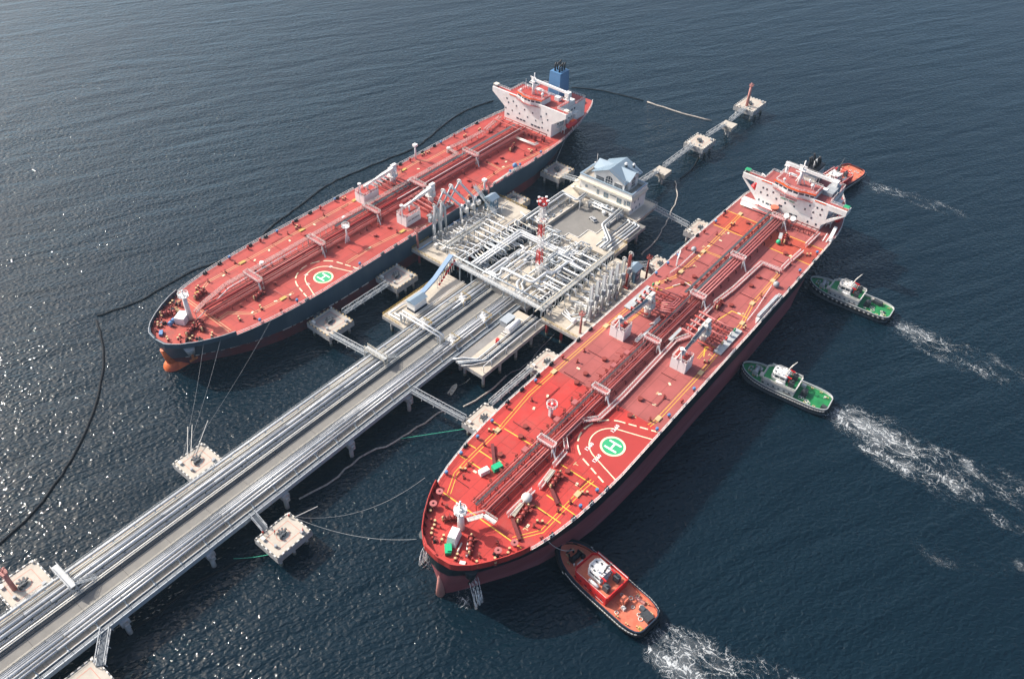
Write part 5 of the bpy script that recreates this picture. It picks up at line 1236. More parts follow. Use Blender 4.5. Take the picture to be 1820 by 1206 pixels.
# ---- loading arms
def arm_mesh(m_):
    pass
def loading_arm(x, y, label, sy, tilt=0.0, hue='pipe_silver', out=None, H=15.5, first=None):
    t = thing('marine_loader', (x,y,8), label, 'loading arm', 'marine loading arms'); z = 8
    b = MB(); b.box(x-1.1,x+1.1,y-1.1,y+1.1,z,z+.6); b.tube([(x,y,z+.6),(x,y,z+8.0)],[.62,.5],10); b.box(x-.5,x+.9,y-.7,y+.7,z+7.2,z+8.6); put(b, 'riser_column', hue, t)
    top = Vector((x+tilt,y+sy*.3,z+H)); el = Vector((x,y,z+8.2))
    if out is None:
        a = MB(); a.beam(el,top,.85,.6); a.beam(el+Vector((.9,0,0)),top+Vector((.6,0,-.4)),.35,.35); put(a, 'inboard_arm', hue, t)
        a = MB(); a.tube([top,top+Vector((1.0,sy*1.0,-2)),Vector((x+1.5,y+sy*1.5,z+2.2))],[.5,.45,.36],8); a.beam(top+Vector((.8,0,-1)),Vector((x+1.9,y+sy*.7,z+5)),.2); put(a, 'outboard_arm', 'pipe_grey' if hue != 'brown_red' else 'tower_red', t)
        c = MB(); c.torus(top,1.0,.16,(1,0,0),12,5); c.torus(el,.9,.14,(1,0,0),12,5); c.tube([(top.x-.25,top.y,top.z),(top.x+.35,top.y,top.z)],.45,8); put(c, 'sheave', 'offwhite', t)
        c = MB(); c.box(x+1.1,x+2.1,y+sy*1.0-.5,y+sy*1.0+.5,z+1.2,z+3.0); c.box(x-1.9,x-.6,y-sy*.9-.6,y-sy*.9+.6,z+8.2,z+10.4); put(c, 'counterweight', 'steel_grey', t)
        l = MB()
        for k in range(8): l.beam((x-.5,y-sy*.75,z+1+k*1.7),(x+.5,y-sy*.75,z+1+k*1.7),.09)
        for sx in (-.5,.5): l.beam((x+sx,y-sy*.75,z+.6),(x+sx,y-sy*.75,z+H-2),.1)
        put(l, 'ladder', 'galv', t)
    else:
        apex = Vector(out[0]); end = Vector(out[1])
        a = MB(); a.beam(el,apex,.75,.6); a.beam(el+Vector((.5,0,-.6)),apex+Vector((.5,0,-.6)),.25); put(a, 'inboard_arm', 'pipe_silver', t)
        a = MB(); a.tube([apex,apex.lerp(end,.5),end],[.42,.38,.34],8); a.tube([end,end+Vector((0,0,-1.6)),end+Vector((0,sy*1.6,-1.6))],.34,8); put(a, 'outboard_arm', 'pipe_grey', t)
        c = MB(); c.torus(apex,1.1,.18,(1,0,0),12,5); c.torus(apex+Vector((.6,0,0)),.8,.14,(1,0,0),12,5); c.tube([(apex.x-.4,apex.y,apex.z),(apex.x+.8,apex.y,apex.z)],.4,8); put(c, 'sheave', 'white_clean', t)
        bk = el+(el-apex)*.28; c = MB(); c.beam(el,bk,.6,.6); c.obox(bk.x,bk.y,bk.z-.9,1.8,1.5,1.8,0); put(c, 'counterweight', 'offwhite', t)
    return t
loading_arm(197.8,193.2,'silver loading arm stowed upright, first beside the red monitor post by the slate tanker',-1,.2)
loading_arm(201.2,192.8,'silver loading arm stowed upright, second by the slate tanker',-1,.4)
for i, x in enumerate((213.5,217.5,221.8)):
    loading_arm(x,192.6,('first','middle','last')[i]+' of the three connected silver loading arms reaching down onto the slate tanker',1,0,out=((x-3.4+i*.8,199.4,22.0),(206.0+i*4.2,199.8,15.6)))
for i, x in enumerate((197.2,201.0,205.2,209.6,213.8,218.2,222.6)):
    loading_arm(x,115.6,('first','second','third','fourth','fifth','sixth, slightly brown','last, reddish-brown')[i]+' of the row of stowed loading arms facing the maroon tanker',1,.5,hue='pipe_silver' if i < 5 else ('pipe_cream' if i == 5 else 'brown_red'),H=15.5)
b = MB()
for k in range(90):
    x = 195+k*.37; y = rp.uniform(184,193); h_ = rp.uniform(.6,3.4); b.cyl(x,y,8,8+h_,rp.uniform(.1,.3),6)
    if k % 3 == 0: b.tube([(x,y,8+h_*.7),(x+rp.uniform(.6,2),y,8+h_*.7),(x+rp.uniform(.6,2),y+rp.uniform(-2,2),8+h_*.7)],.14,6)
    if k % 5 == 0: b.torus((x,y,8+h_),.42,.09)
ARMF = b
t = thing('gangway_tower', (226.5,183,8), 'pale green slanting gangway beside the far blue kiosk', 'gangway')
b = MB(); b.beam((226.6,184.6,9.0),(229.8,199.5,15.2),1.2,.2); b.rail([(226.0,184.6,9.1),(229.2,199.5,15.3)],1,1.5,.06); b.rail([(227.2,184.6,9.1),(230.4,199.5,15.3)],1,1.5,.06); put(b, 'gangway_ramp', 'pipe_grey', t)
# red monitor posts
def monitor(x, y, z0, h, label, m_='tower_red', r=.42, cage=True):
    t = thing('fire_monitor_post', (x,y,z0), label, 'monitor post', 'red monitor and lamp posts'); b = MB(); b.tube([(x,y,z0),(x,y,z0+h)],[r,r*.85],8)
    for k in range(int(h)): b.beam((x-r-.1,y-.3,z0+k),(x-r-.1,y+.3,z0+k),.07)
    put(b, 'post', m_, t); b = MB(); b.box(x-.9,x+.9,y-.9,y+.9,z0+h,z0+h+.15); b.rail([(x-.9,y-.9,z0+h+.1),(x+.9,y-.9,z0+h+.1),(x+.9,y+.9,z0+h+.1),(x-.9,y+.9,z0+h+.1),(x-.9,y-.9,z0+h+.1)],.9,.9,.05)
    b.tube([(x,y,z0+h),(x,y,z0+h+.9),(x+.8,y+.5,z0+h+1.2)],.2,6); put(b, 'monitor_nozzle', m_, t); return t
monitor(188.4,193.8,8,8.2,'red monitor post at the corner of the far loading platform')
monitor(233.5,194.4,8,8.6,'red monitor post behind the far blue kiosk')
monitor(189.2,113.8,8,8.6,'red monitor post at the corner of the near loading platform')
monitor(232.6,112.9,8,9.6,'thin red monitor post behind the dark blue kiosk','brown_red')
monitor(10.0,169.6,6,7.6,'stout red lamp tower with a square cage standing on a dolphin','tower_red',.7)
monitor(399.6,153.2,6,11.2,'pinkish lamp column on the outermost dolphin','stem_pink',.8)

# ---- lattice mast
mx, my = 205.2, 145.2
t = thing('lattice_mast', (mx,my,7.7), 'tall red and white lattice floodlight mast above the pipework', 'mast')
zz = 7.7; bands = [(7.3,'white_clean'),(6.2,'red_white'),(6.5,'white_clean'),(7.0,'red_white'),(6.0,'white_clean'),(2.4,'red_white')]
for h_, m_ in bands:
    b = MB(); w0 = .95-(zz-7.7)*.006; w1 = .95-(zz+h_-7.7)*.006
    for sx in (-1,1):
        for sy in (-1,1): b.beam((mx+sx*w0,my+sy*w0,zz),(mx+sx*w1,my+sy*w1,zz+h_),.18)
    n = max(1,int(h_/2)); 
    for k in range(n):
        za = zz+h_*k/n; zb_ = zz+h_*(k+1)/n; wa = w0+(w1-w0)*k/n; wb = w0+(w1-w0)*(k+1)/n
        for p, q in (((-1,-1),(1,-1)),((1,-1),(1,1)),((1,1),(-1,1)),((-1,1),(-1,-1))):
            b.beam((mx+p[0]*wa,my+p[1]*wa,za),(mx+q[0]*wb,my+q[1]*wb,zb_),.11); b.beam((mx+q[0]*wa,my+q[1]*wa,za),(mx+p[0]*wb,my+p[1]*wb,zb_),.11); b.beam((mx+p[0]*wb,my+p[1]*wb,zb_),(mx+q[0]*wb,my+q[1]*wb,zb_),.11)
    b.tube([(mx,my,zz),(mx,my,zz+h_)],.2,6)
    put(b, 'mast_section', m_, t); zz += h_
b = MB(); b.cyl(mx,my,34.2,34.5,2.4,12); b.rail([(mx+2.3*math.cos(k*math.pi/6),my+2.3*math.sin(k*math.pi/6),34.5) for k in range(13)],1,1.2,.06); put(b, 'lower_platform', 'offwhite', t)
b = MB(); b.cyl(mx,my,zz-1.6,zz-1.2,1.9,12); b.rail([(mx+1.9*math.cos(k*math.pi/6),my+1.9*math.sin(k*math.pi/6),zz-1.2) for k in range(13)],1,1.0,.1); put(b, 'top_platform', 'red_white', t)
lm = MB(); lm.cyl(0,0,0,.5,.42,8,.5); lm = lm.mesh('floodlight','white_clean')
for k in range(8): inst(lm,'floodlight',t,(mx+1.9*math.cos(k*math.pi/4),my+1.9*math.sin(k*math.pi/4),zz+.2-(k%2)*.9))
for k in range(6): inst(lm,'floodlight',t,(mx+2.3*math.cos(k*math.pi/3),my+2.3*math.sin(k*math.pi/3),35.2))

# ---- pipework on the central deck
PW = thing('pipe_manifold', (208,151,7.7), 'dense maze of silver pipes around the red and white mast', 'pipework')
def pipe(path, r, m_='pipe_silver', root=PW, name='pipe', legs=True, base=7.7):
    P = [Vector(p) for p in path]; out = [P[0]]                    # rounded elbows
    for i in range(1, len(P)-1):
        d0 = (P[i-1]-P[i]); d1 = (P[i+1]-P[i]); k = min(r*2.2, d0.length*.45, d1.length*.45)
        a = P[i]+d0.normalized()*k; c = P[i]+d1.normalized()*k; out += [a, (a+c)/2*.55+P[i]*.45, c]
    out.append(P[-1]); b = MB(); b.tube(out, r, 10 if r > .3 else 8); o = put(b, name, m_, root)
    if legs:
        l = MB()
        for a, c in zip(P, P[1:]):
            if abs(a.z-c.z) > .5 or a.z < base+1.2: continue
            n = max(1, int((c-a).length/7))
            for i in range(n):
                q = a.lerp(c,(i+.5)/n); l.tube([(q.x,q.y,base),(q.x,q.y,q.z-r)], .2 if r < .4 else .32, 6)
        if l.v: put(l, 'pipe_leg', 'pipe_grey', o)
    return o
ZH = 11.2
# pairs along the far edge then turning towards the near side
for i, (r, dz) in enumerate(((.42,0),(.42,0),(.35,0))): pipe([(191.5+i*1.0,167.6-i*1.25,ZH+dz),(222.0-i*1.2,167.6-i*1.25,ZH+dz),(222.0-i*1.2,141.0+i*1.2,ZH+dz),(226.5,141.0+i*1.2,ZH+dz),(226.5,141+i*1.2,8.2)], r)
pipe([(193.5,161.0,9.2),(193.5,157,9.2),(196,156.4,9.2),(196.5,156.4,12.0),(196.9,141.6,12.0),(206,141.6,12.0),(206,139.4,12.0),(217,139.4,12.0),(217.5,130.5,10.6)], .62)
pipe([(193.0,160.2,8.9),(199.0,160.2,8.9),(216,160.2,8.9),(216,166,8.9)], .60)
pipe([(187.6,157.85,9.15),(192.6,157.85,9.15),(193.5,160,9.15)], .5); pipe([(187.6,156.35,9.15),(191,156.35,9.15),(194.5,157.5,9.15),(194.5,164,9.15)], .5)
pipe([(187.6,145.15,9.15),(193,145.15,9.15),(194.2,147.5,10.6),(200.4,147.5,10.6),(200.4,140.2,10.6),(213.0,140.2,10.6),(213,128,10.2)], .48)
pipe([(187.6,143.9,9.1),(194.6,143.9,9.1),(195.2,146,10.2),(199.0,146.0,10.2),(199.0,138.6,10.2),(209.5,138.6,10.2),(209.5,128,9.8)], .42)
pipe([(187.6,142.2,10.0),(197.8,142.2,10.0),(197.8,137.4,10.0),(206,137.4,10.0),(206,127.6,9.6)], .36)
# lines running out to the far platform arms
for i, x in enumerate((205.4,208.6,211.8,215.2,218.6)):
    pipe([(x+.6,190.2,8.9),(x+.6,184.5,8.9),(x,182.5,11.6),(x,166.4+(i%3)*1.25,11.6),(x,166.4+(i%3)*1.25,9.0)], .33)
for i, x in enumerate((195.6,198.6,201.8)): pipe([(x,190.6,8.8),(x,183,8.8),(x,180,10.4),(x+1.5,172.5,10.4),(x+1.5,171.2,8.8)], .28)
pipe([(193,182.9,12.6),(200,183.1,12.9),(233,183.1,12.9)], .16); 
# lines out to the near platform arms
for i, x in enumerate((200.2,204.0,208.0,212.2,216.4,220.6,224.6)):
    pipe([(x,139.0+(i%2)*2,11.8),(x,126.6,11.8),(x,126.6,9.2),(x+1.5,124.0,9.2),(x+1.5,118.4,9.2),(x-1.5+.5*(i%3),118.4,9.2),(x-1.5+.5*(i%3),116.6,9.2)], .33)
for i in range(3): pipe([(196-i*1.4,125.4-i*.1,8.8),(194-i*1.3,121.8-i*1.6,8.8),(199,118.0-i*1.3,8.8),(199+i,116,8.8)], .3)
pipe([(186.8,118.4,8.5),(199,118.2,8.5)], .22, legs=False)
# zig-zag small bore and high portals
pipe([(225.6,153.2,12.4),(210.4,153.2,12.4),(210.0,158.6,12.4),(203.4,158.6,12.4),(203.4,158.6,8)], .2)
pipe([(189.8,172.6,12.8),(224.6,172.6,12.8),(224.6,170,12.8)], .2)
pipe([(190.4,154.4,10.8),(196,154.4,10.8),(196,150.8,10.8)], .18); pipe([(190.2,151.6,11.8),(205.8,151.6,11.8),(208.4,149,11.8),(208.4,142,11.8)], .2)
pipe([(212,153.2,12.4),(212,146,12.4),(219,146,12.4),(219,141,12.4)], .2); pipe([(197.5,153.6,10.2),(201.6,153.6,10.2),(201.6,147.8,10.2)], .16)
rp = random.Random(21)
for k in range(130):
    x = rp.uniform(203,231.2); y = rp.uniform(138.5,160.5)
    if 148.5 < y < 152.2 and rp.random() < .6: continue
    if x < 211 and 150 < y: continue
    L_ = rp.uniform(3,9); z = rp.choice((8.6,9.2,10.0,10.9,11.9)); r = rp.choice((.16,.2,.26,.34)); m_ = rp.choice(('pipe_silver','pipe_silver','pipe_grey','pipe_cream','offwhite'))
    x2 = min(231.5,x+L_) if rp.random() < .5 else x; y2 = max(138.2,y-L_) if x2 == x else y
    if x2 == x: pipe([(x,y,z-1.2),(x,y,z),(x,y2,z),(min(231.5,x+rp.uniform(1,3)),y2,z)], r, m_)
    else: pipe([(x,y,z),(x2,y,z),(x2,max(138.2,y-rp.uniform(1,3)),z)], r, m_)
for k in range(48):                                  # strainers, valves, small vessels
    x = rp.uniform(207,231); y = rp.uniform(138.5,161)
    if 149 < y < 152 : continue
    b = MB(); h_ = rp.uniform(1.2,3.2)
    if k % 3 == 0: b.cyl(x,y,7.7,7.7+h_,rp.uniform(.35,.8),10)
    elif k % 3 == 1: b.box(x-.8,x+.8,y-.5,y+.5,7.7,7.7+h_*.6); b.cyl(x,y,7.7+h_*.6,7.7+h_,.2,6); b.torus((x,y,7.7+h_),.5,.09)
    else: b.tube([(x-1.4,y,8.8),(x+1.4,y,8.8)],rp.uniform(.4,.7),10); b.box(x-.9,x-.6,y-.4,y+.4,7.7,8.6); b.box(x+.6,x+.9,y-.4,y+.4,7.7,8.6)
    put(b, 'vessel' if k % 3 != 1 else 'valve', rp.choice(('offwhite','pipe_grey','white_clean','steel_grey','pipe_silver')), PW)
for (xa, xb, y, z, r, m_) in ((190,205,161.6,9.6,.42,'pipe_silver'),(190,204,159.0,9.0,.3,'pipe_grey'),(200,215,157.2,9.4,.5,'pipe_silver'),(198,214,155.8,9.0,.34,'offwhite'),(200,220,154.4,8.8,.26,'pipe_grey'),(203,224,148.2,9.2,.3,'pipe_silver'),(203,222,146.6,8.8,.4,'pipe_grey'),(188,203,140.2,8.8,.3,'pipe_silver'),(188,201,138.6,8.8,.24,'offwhite')):
    pipe([(xa,y,z),(xb,y,z),(xb,y-2.2,z),(xb,y-2.2,8)], r, m_)
for k in range(16):
    x = 188.5+k*2.3; y = rp.uniform(163.6,173.5); pipe([(x,163.0,rp.choice((8.8,9.6,10.4))),(x,rp.uniform(168,175.5),rp.choice((8.8,9.6,10.4)))], rp.choice((.16,.22,.3)), rp.choice(('pipe_silver','offwhite','pipe_grey')), base=4)
for k in range(12):
    x = 189+k*3.6; pipe([(x,137.5,rp.choice((8.9,9.7,10.5))),(x,rp.uniform(130,131.5),rp.choice((8.9,9.7)))], rp.choice((.16,.22,.3)), rp.choice(('pipe_silver','offwhite','pipe_grey')), base=4)
for k in range(26):
    x = 190+k*1.65; z = rp.choice((8.6,9.4,10.2,11.4)); y0 = rp.uniform(162.5,165); pipe([(x,y0,z),(x,y0+rp.uniform(4,11),z),(min(233,x+rp.uniform(1,4)),y0+11,z)] if k % 2 else [(x,y0,z-1.5),(x,y0,z),(x,y0+rp.uniform(5,11),z)], rp.choice((.18,.24,.32)), rp.choice(('pipe_silver','offwhite','pipe_grey','pipe_cream')), base=5)
for k in range(24):
    x = 189+k*1.8; z = rp.choice((8.6,9.4,10.2,11.2)); pipe([(x,138.4,z-1),(x,138.4,z),(x,rp.uniform(130,133),z)], rp.choice((.18,.24,.3)), rp.choice(('pipe_silver','offwhite','pipe_grey','pipe_cream')), base=5)
for (y, z, r, m_) in ((173.6,9.2,.3,'pipe_silver'),(170.2,8.8,.36,'pipe_grey'),(166.8,8.8,.3,'pipe_grey'),(135.4,9.2,.34,'pipe_silver'),(133.6,8.8,.3,'pipe_grey'),(132.0,9.6,.24,'offwhite')):
    pipe([(192,y,z),(232,y,z)], r, m_, base=5)
# railed service racks between the platforms (green-grey beam walkway)
for (y, x0, x1, z, lab, m_) in ((182.0,193,214.4,12.2,'cream coated rack walkway along the far loading platform','pipe_cream'),(129.6,187.5,233.0,12.6,'long beam walkway over the near loading platform edge','pipe_cream')):
    t = thing('rack_walkway', ((x0+x1)/2,y,8), lab, 'walkway', 'raised walkways over the pipe racks'); b = MB(); b.box(x0,x1,y-1.0,y+.4,z-.25,z); put(b, 'walkway_deck', 'galv', t)
    b = MB(); b.rail([(x0,y-1,z),(x1,y-1,z)],1.0,1.6,.06); b.rail([(x0,y+.4,z),(x1,y+.4,z)],1.0,1.6,.06); b.box(x0-4,x1,y+.55,y+.85,z-.1,z+.25); put(b, 'walkway_railing', m_, t)
    b = MB(); n = int((x1-x0)/4)
    for k in range(n+1):
        for dy in (-.9,.3): b.beam((x0+k*(x1-x0)/n,y+dy,8),(x0+k*(x1-x0)/n,y+dy,z-.2),.2)
        if k < n: b.beam((x0+k*(x1-x0)/n,y-.9,8.4),(x0+(k+1)*(x1-x0)/n,y-.9,z-.3),.1)
    put(b, 'rack_leg', 'pipe_grey', t)
    b = MB(); rq = random.Random(int(y))
    for k in range(int((x1-x0)/1.3)):
        x = x0+k*1.3+rq.random()*.6; h_ = rq.uniform(.6,2.2); yy = y+rq.uniform(-3.4,2.8); zq = rq.choice((8.0,8.0,10.2))
        b.cyl(x,yy,zq,zq+h_,rq.uniform(.14,.36),7)
        if k % 2: b.torus((x,yy,zq+h_),.4,.08)
        if k % 3 == 0: b.tube([(x,yy,zq+.7),(x+1.4,yy,zq+.7),(x+1.4,yy-1.2,zq+.7)],.17,6)
    put(b, 'rack_valves', 'offwhite', t)
# platform equipment
b = MB(); b.box(192.2,193.9,187.4,188.8,8,10.0); c1 = put(b, 'electric_cabinet', 'offwhite'); tag(c1, 'white square cabinet on the far loading platform near its corner', 'cabinet')
b = MB(); b.cyl(193.6,184.8,8,9.6,1.0,10); b.box(192.8,194.4,184.2,185.4,8,9.1); c1 = put(b, 'round_tank', 'offwhite'); tag(c1, 'round white tank beside the cabinet on the far platform', 'tank')
b = MB(); b.sph(192.2,118.7,9.1,1.1,8); b.box(191.4,193,118,119.4,8,9.1); c1 = put(b, 'round_tank', 'white_clean'); tag(c1, 'domed white tank on the near loading platform beside the red post', 'tank')
b = MB(); b.box(193.4,195.0,115.2,116.8,8,9.9); c1 = put(b, 'electric_cabinet', 'offwhite'); tag(c1, 'pale cabinet at the foot of the first near loading arm', 'cabinet')
pn = thing('platform_pipes', (212,186,8), 'low pipes snaking between the arm feet on the far platform', 'pipework')
for k in range(18):
    x = 195+k*1.9; pipe([(x,191.5,8.6),(x,188.8,8.6),(x+1.7,188.0,8.6),(x+1.7,184.4,8.6)], .22, rp.choice(('pipe_silver','pipe_grey','offwhite')), pn, legs=False)
put(ARMF, 'arm_base_fittings', 'offwhite', pn)
pipe([(187.2,178.4,8.5),(199,178.4,8.5),(204,180.6,9.5)], .3, 'white_clean', pn, legs=False); pipe([(187.2,192.2,8.4),(196,192.2,8.4)], .3, 'cover_blue', pn, legs=False); pipe([(204,194.3,8.4),(226,194.3,8.4)], .35, 'cover_blue', pn, legs=False)
pipe([(203,187,9.4),(210,187,9.4),(214,190,9.4),(222,190,9.4)], .26, 'pipe_silver', pn); pipe([(220,180,9.0),(227,180,9.0),(227,190,9.0)], .24, 'pipe_silver', pn)
pn = thing('platform_pipes', (212,120,8), 'low looping pipes around the arm feet on the near platform', 'pipework')
for k in range(17):
    x = 198+k*1.75; pipe([(x,124.5,8.6),(x,121.6,8.6),(x+1.8,120.6,8.6),(x+1.8,117.2,8.6)], .2, rp.choice(('pipe_silver','pipe_grey','offwhite')), pn, legs=False)
pipe([(226,126,8.8),(226,120,8.8),(221,120,8.8)], .24, 'offwhite', pn, legs=False)
b = MB()
for k in range(120):
    x = 196+k*.27; y = 115.8+rp.uniform(-1.6,6.5); h_ = rp.uniform(.8,5.2); b.cyl(x,y,8,8+h_,rp.uniform(.1,.34),6)
    if k % 3 == 0: b.tube([(x,y,8+h_*.7),(x+rp.uniform(.6,2),y,8+h_*.7),(x+rp.uniform(.6,2),y+rp.uniform(-2,2),8+h_*.7)],.14,6)
    if k % 5 == 0: b.torus((x,y,8+h_),.42,.09)
put(b, 'arm_base_fittings', 'offwhite', pn)
# near service platform: generator, tank, pipe racks
t = thing('generator_unit', (177,136,8), 'grey roofed generator with a white horizontal tank', 'generator')
b = MB(); b.box(173.6,178.4,135.4,138.4,8,10.6); put(b, 'generator_housing', 'steel_grey', t)
b = MB(); b.box(173.3,178.7,135.2,138.6,10.6,10.75); put(b, 'housing_roof', 'pipe_grey', t)
b = MB(); b.tube([(171.6,133.6,9.6),(178.4,133.6,9.6)],1.15,12); b.box(172.5,173.1,132.6,134.6,8,9); b.box(177,177.6,132.6,134.6,8,9); put(b, 'white_tank', 'white_clean', t)
b = MB()
for k in range(9): x = 170+k*1.3; b.beam((x,131.8,8),(x,131.8,10+rp.random()),.15); b.tube([(x,131.6,8.6),(x,135,8.6)],.15,6)
put(b, 'tank_pipework', 'offwhite', t)
t = thing('low_pipe_rack', (168,130,8), 'rack of dark insulated pipes along the rusty platform edge', 'pipework')
for k, (y, m_, r) in enumerate(((132.0,'pipe_silver',.28),(131.2,'navy',.22),(130.5,'pipe_silver',.2),(129.8,'pipe_grey',.24),(129.1,'navy',.25),(128.4,'pipe_silver',.16))):
    pipe([(148.2,138.6-k*.8,9.2-k*.12),(151.0,136.4-k*.9,9.2-k*.12),(153.6+k*.4,y,9.4),(184.6,y,9.4)], r, m_, t)
pipe([(151.0,127.0,8.1),(151.0,127.0,11.2),(184,127.0,11.2)], .14, 'white_clean', t)
b = MB(); b.obox(165.6,133.0,8,1.3,1.0,1.9,.3); c1 = put(b, 'red_cabinet', 'tug_red'); tag(c1, 'small red cabinet standing on the near service platform', 'cabinet')
t = thing('low_pipe_rack', (165,164,8), 'thin pipes along the far service platform by the covered stair', 'pipework')
for y in (165.0,164.3): pipe([(152,y,8.8),(183.5,y,8.8)], .16, 'offwhite', t)
# insulated duct run around the parking lot
t = thing('insulated_duct', (245,167,8), 'raised insulated duct bending round the back of the parking lot', 'pipework')
for k in range(3): pipe([(226+k,171.0-k*.9,12.6),(255.6-k*.4,171.0-k*.9,12.6),(254.6-k*.4,161.2+k*.6,12.6),(261.4,161.6+k*.6,12.6)], .34 if k != 1 else .2, ('galv','dark_grey','pipe_silver')[k], t)
b = MB(); b.box(226,258,171.6,172.4,9.4,11.6); put(b, 'blast_wall', 'offwhite', t)
for k in range(2): pipe([(238,168.8-k*.8,10.2),(258.5,168.8-k*.8,10.2)], .2, 'pipe_silver', t)
b = MB(); b.cyl(254.8,160.8,8,12.4,.22,8); put(b, 'white_post', 'white_clean', t)
t = thing('insulated_duct', (250,139,8), 'square-section duct bridge zigzagging at the near end of the parking lot', 'pipework')
for k in range(3):
    pipe([(262.0,143.4+k*.8,12.0),(246.8,143.2+k*.8-.8,12.0),(239.6-k*.4,134.4+k*.5,12.0),(232.6,134.0+k*.6,12.0)], .36 if k != 1 else .2, ('galv','dark_grey','pipe_silver')[k], t)
t = thing('process_piping', (252,136,8), 'pipework and vessels along the near side of the parking deck', 'pipework')
for k in range(5): pipe([(236,133.2+k*1.5,9.2),(260,133.2+k*1.5,9.2),(260,135+k*1.5,9.2+.6*(k%2))], (.3,.45,.24,.4,.2)[k], ('pipe_silver','pipe_grey','pipe_silver','offwhite','pipe_grey')[k], t, base=8)
b = MB(); b.tube([(240.6,138.6,9.8),(244.6,138.6,9.8)],1.0,12); put(b, 'vessel', 'pipe_grey', t)
t = thing('process_piping', (261,152,8), 'pipework and pumps along the front of the terminal building', 'pipework')
for k in range(4): pipe([(259.2+k*1.1,160.4,9.6+.4*(k%2)),(259.2+k*1.1,142.8,9.6+.4*(k%2))], (.35,.22,.42,.2)[k], ('offwhite','pipe_grey','pipe_silver','pipe_grey')[k], t, base=8)
for k in range(14):
    x = 259+rp.uniform(-.6,4); y = 143.5+k*1.15; b = MB()
    if k % 3: b.cyl(x,y,8,8+rp.uniform(1.2,3.0),rp.uniform(.3,.6),8); b.torus((x,y,10.4),.4,.08)
    else: b.tube([(x,y-.9,9.2),(x,y+.9,9.2)],.7,10); b.box(x-.5,x+.5,y-.5,y+.5,8,8.8)
    put(b, 'pump', rp.choice(('offwhite','pipe_grey','steel_grey','pipe_silver')), t)
hm = MB(); hm.torus((0,0,.25),1.1,.16,(0,0,1),16,5); hm = hm.mesh('coiled_hose','concrete_dark')
for k, (x,y,lab) in enumerate(((249.8,167.2,'coiled hose on the raised deck beside the duct'),(252.6,165.2,'coiled hose next to the parking lot kerb'),(255.4,166.8,'coiled hose near the terminal building corner'))):
    o = bpy.data.objects.new('coiled_hose', hm); COL.objects.link(o); o.location = (x,y,9.4); tag(o, lab, 'hose', 'coiled hoses on the raised deck')
b = MB()
for k in range(12): x = 236+rp.uniform(0,12); y = 164.4+rp.uniform(0,3.4); b.obox(x,y,9.4,rp.uniform(.4,1.6),rp.uniform(.3,.8),rp.uniform(.3,.9),rp.random()*3)
o = put(b, 'stored_fittings', 'steel_grey'); tag(o, 'loose pipe fittings strewn over the raised deck', 'fittings', kind='stuff')
o['kind'] = 'stuff'

# ---- terminal building
TB = thing('terminal_building', (271,155,8), 'white two-storey terminal building with blue metal roof and arched windows', 'building')
bx0, bx1, by0, by1 = 265.4, 277.4, 141.9, 168.6
b = MB(); b.box(bx0,bx1,by0,by1,7.96,16.6); put(b, 'wall', 'plaster', TB)
b = MB(); b.box(bx0-.9,bx1+.5,by0-.7,by1+.7,15.5,16.3); b.box(bx0-.5,bx1+.3,by0-.4,by1+.4,16.3,16.7); put(b, 'cornice', 'trim_beige', TB)
b = MB(); b.box(bx0-2.2,bx0,by0-.6,by1+1.2,10.9,11.5); b.box(bx0-2.3,bx0-2.1,by0-.6,by1+1.2,11.5,12.3); put(b, 'balcony', 'trim_beige', TB)
b = MB()
for k in range(26): b.box(bx1-.2-k*.0,bx1+1.0,by0+k*1.05,by0+k*1.05+.45,14.8,15.5)
for k in range(12): b.box(bx0+k*1.0,bx0+k*1.0+.4,by0-.75,by0-.1,14.9,15.5)
put(b, 'cornice_bracket', 'trim_beige', TB)
b = MB()
for (x0,x1,y0,y1) in ((bx0-.2,bx0+.3,by0-.1,by1+.1),(bx1-.3,bx1+.2,by0-.1,by1+.1),(bx0+.3,bx1-.3,by0-.1,by0+.4),(bx0+.3,bx1-.3,by1-.4,by1+.1)): b.box(x0,x1,y0,y1,16.7,18.3)
pp = put(b, 'parapet', 'plaster', TB)
b = MB()
for (x0,x1,y0,y1) in ((bx0-.4,bx0+.5,by0-.3,by1+.3),(bx1-.5,bx1+.4,by0-.3,by1+.3),(bx0+.5,bx1-.5,by0-.3,by0+.6),(bx0+.5,bx1-.5,by1-.6,by1+.3)): b.box(x0,x1,y0,y1,18.3,18.5)
put(b, 'parapet_cap', 'roof_blue', pp)
b = MB(); b.box(bx0+.3,bx1-.3,by0+.4,by1-.4,16.72,16.8); put(b, 'terrace_floor', 'terrace', TB)
# pavilion
px0, px1, py0, py1 = 266.2, 277.0, 146.6, 162.2; ym = (py0+py1)/2
b = MB(); b.box(px0,px1,py0,py1,16.8,21.6); b.prismx([(py0,21.6),(py1,21.6),(ym,25.2)],px0,px0+.5); b.prismx([(py0,21.6),(py1,21.6),(ym,25.2)],px1-.5,px1)
b.add([(268.4,py0-.9,16.8),(275.6,py0-.9,16.8),(275.6,py0-.9,22.2),(272,py0-.9,24.2),(268.4,py0-.9,22.2),(268.4,py0,16.8),(275.6,py0,16.8),(275.6,py0,22.2),(272,py0,24.2),(268.4,py0,22.2)],[(0,1,2,3,4),(9,8,7,6,5),(0,5,6,1),(1,6,7,2),(4,9,5,0)])
put(b, 'pavilion_wall', 'plaster', TB)
ex0, ex1, ey0, ey1, ez, rz_ = 265.0, 279.2, 145.7, 163.1, 21.6, 25.7
b = MB()
def slab(q, th=.25): b.add([*q, *[(x,y,z-th) for x,y,z in q]], [(0,1,2,3),(7,6,5,4),(0,4,5,1),(1,5,6,2),(2,6,7,3),(3,7,4,0)])
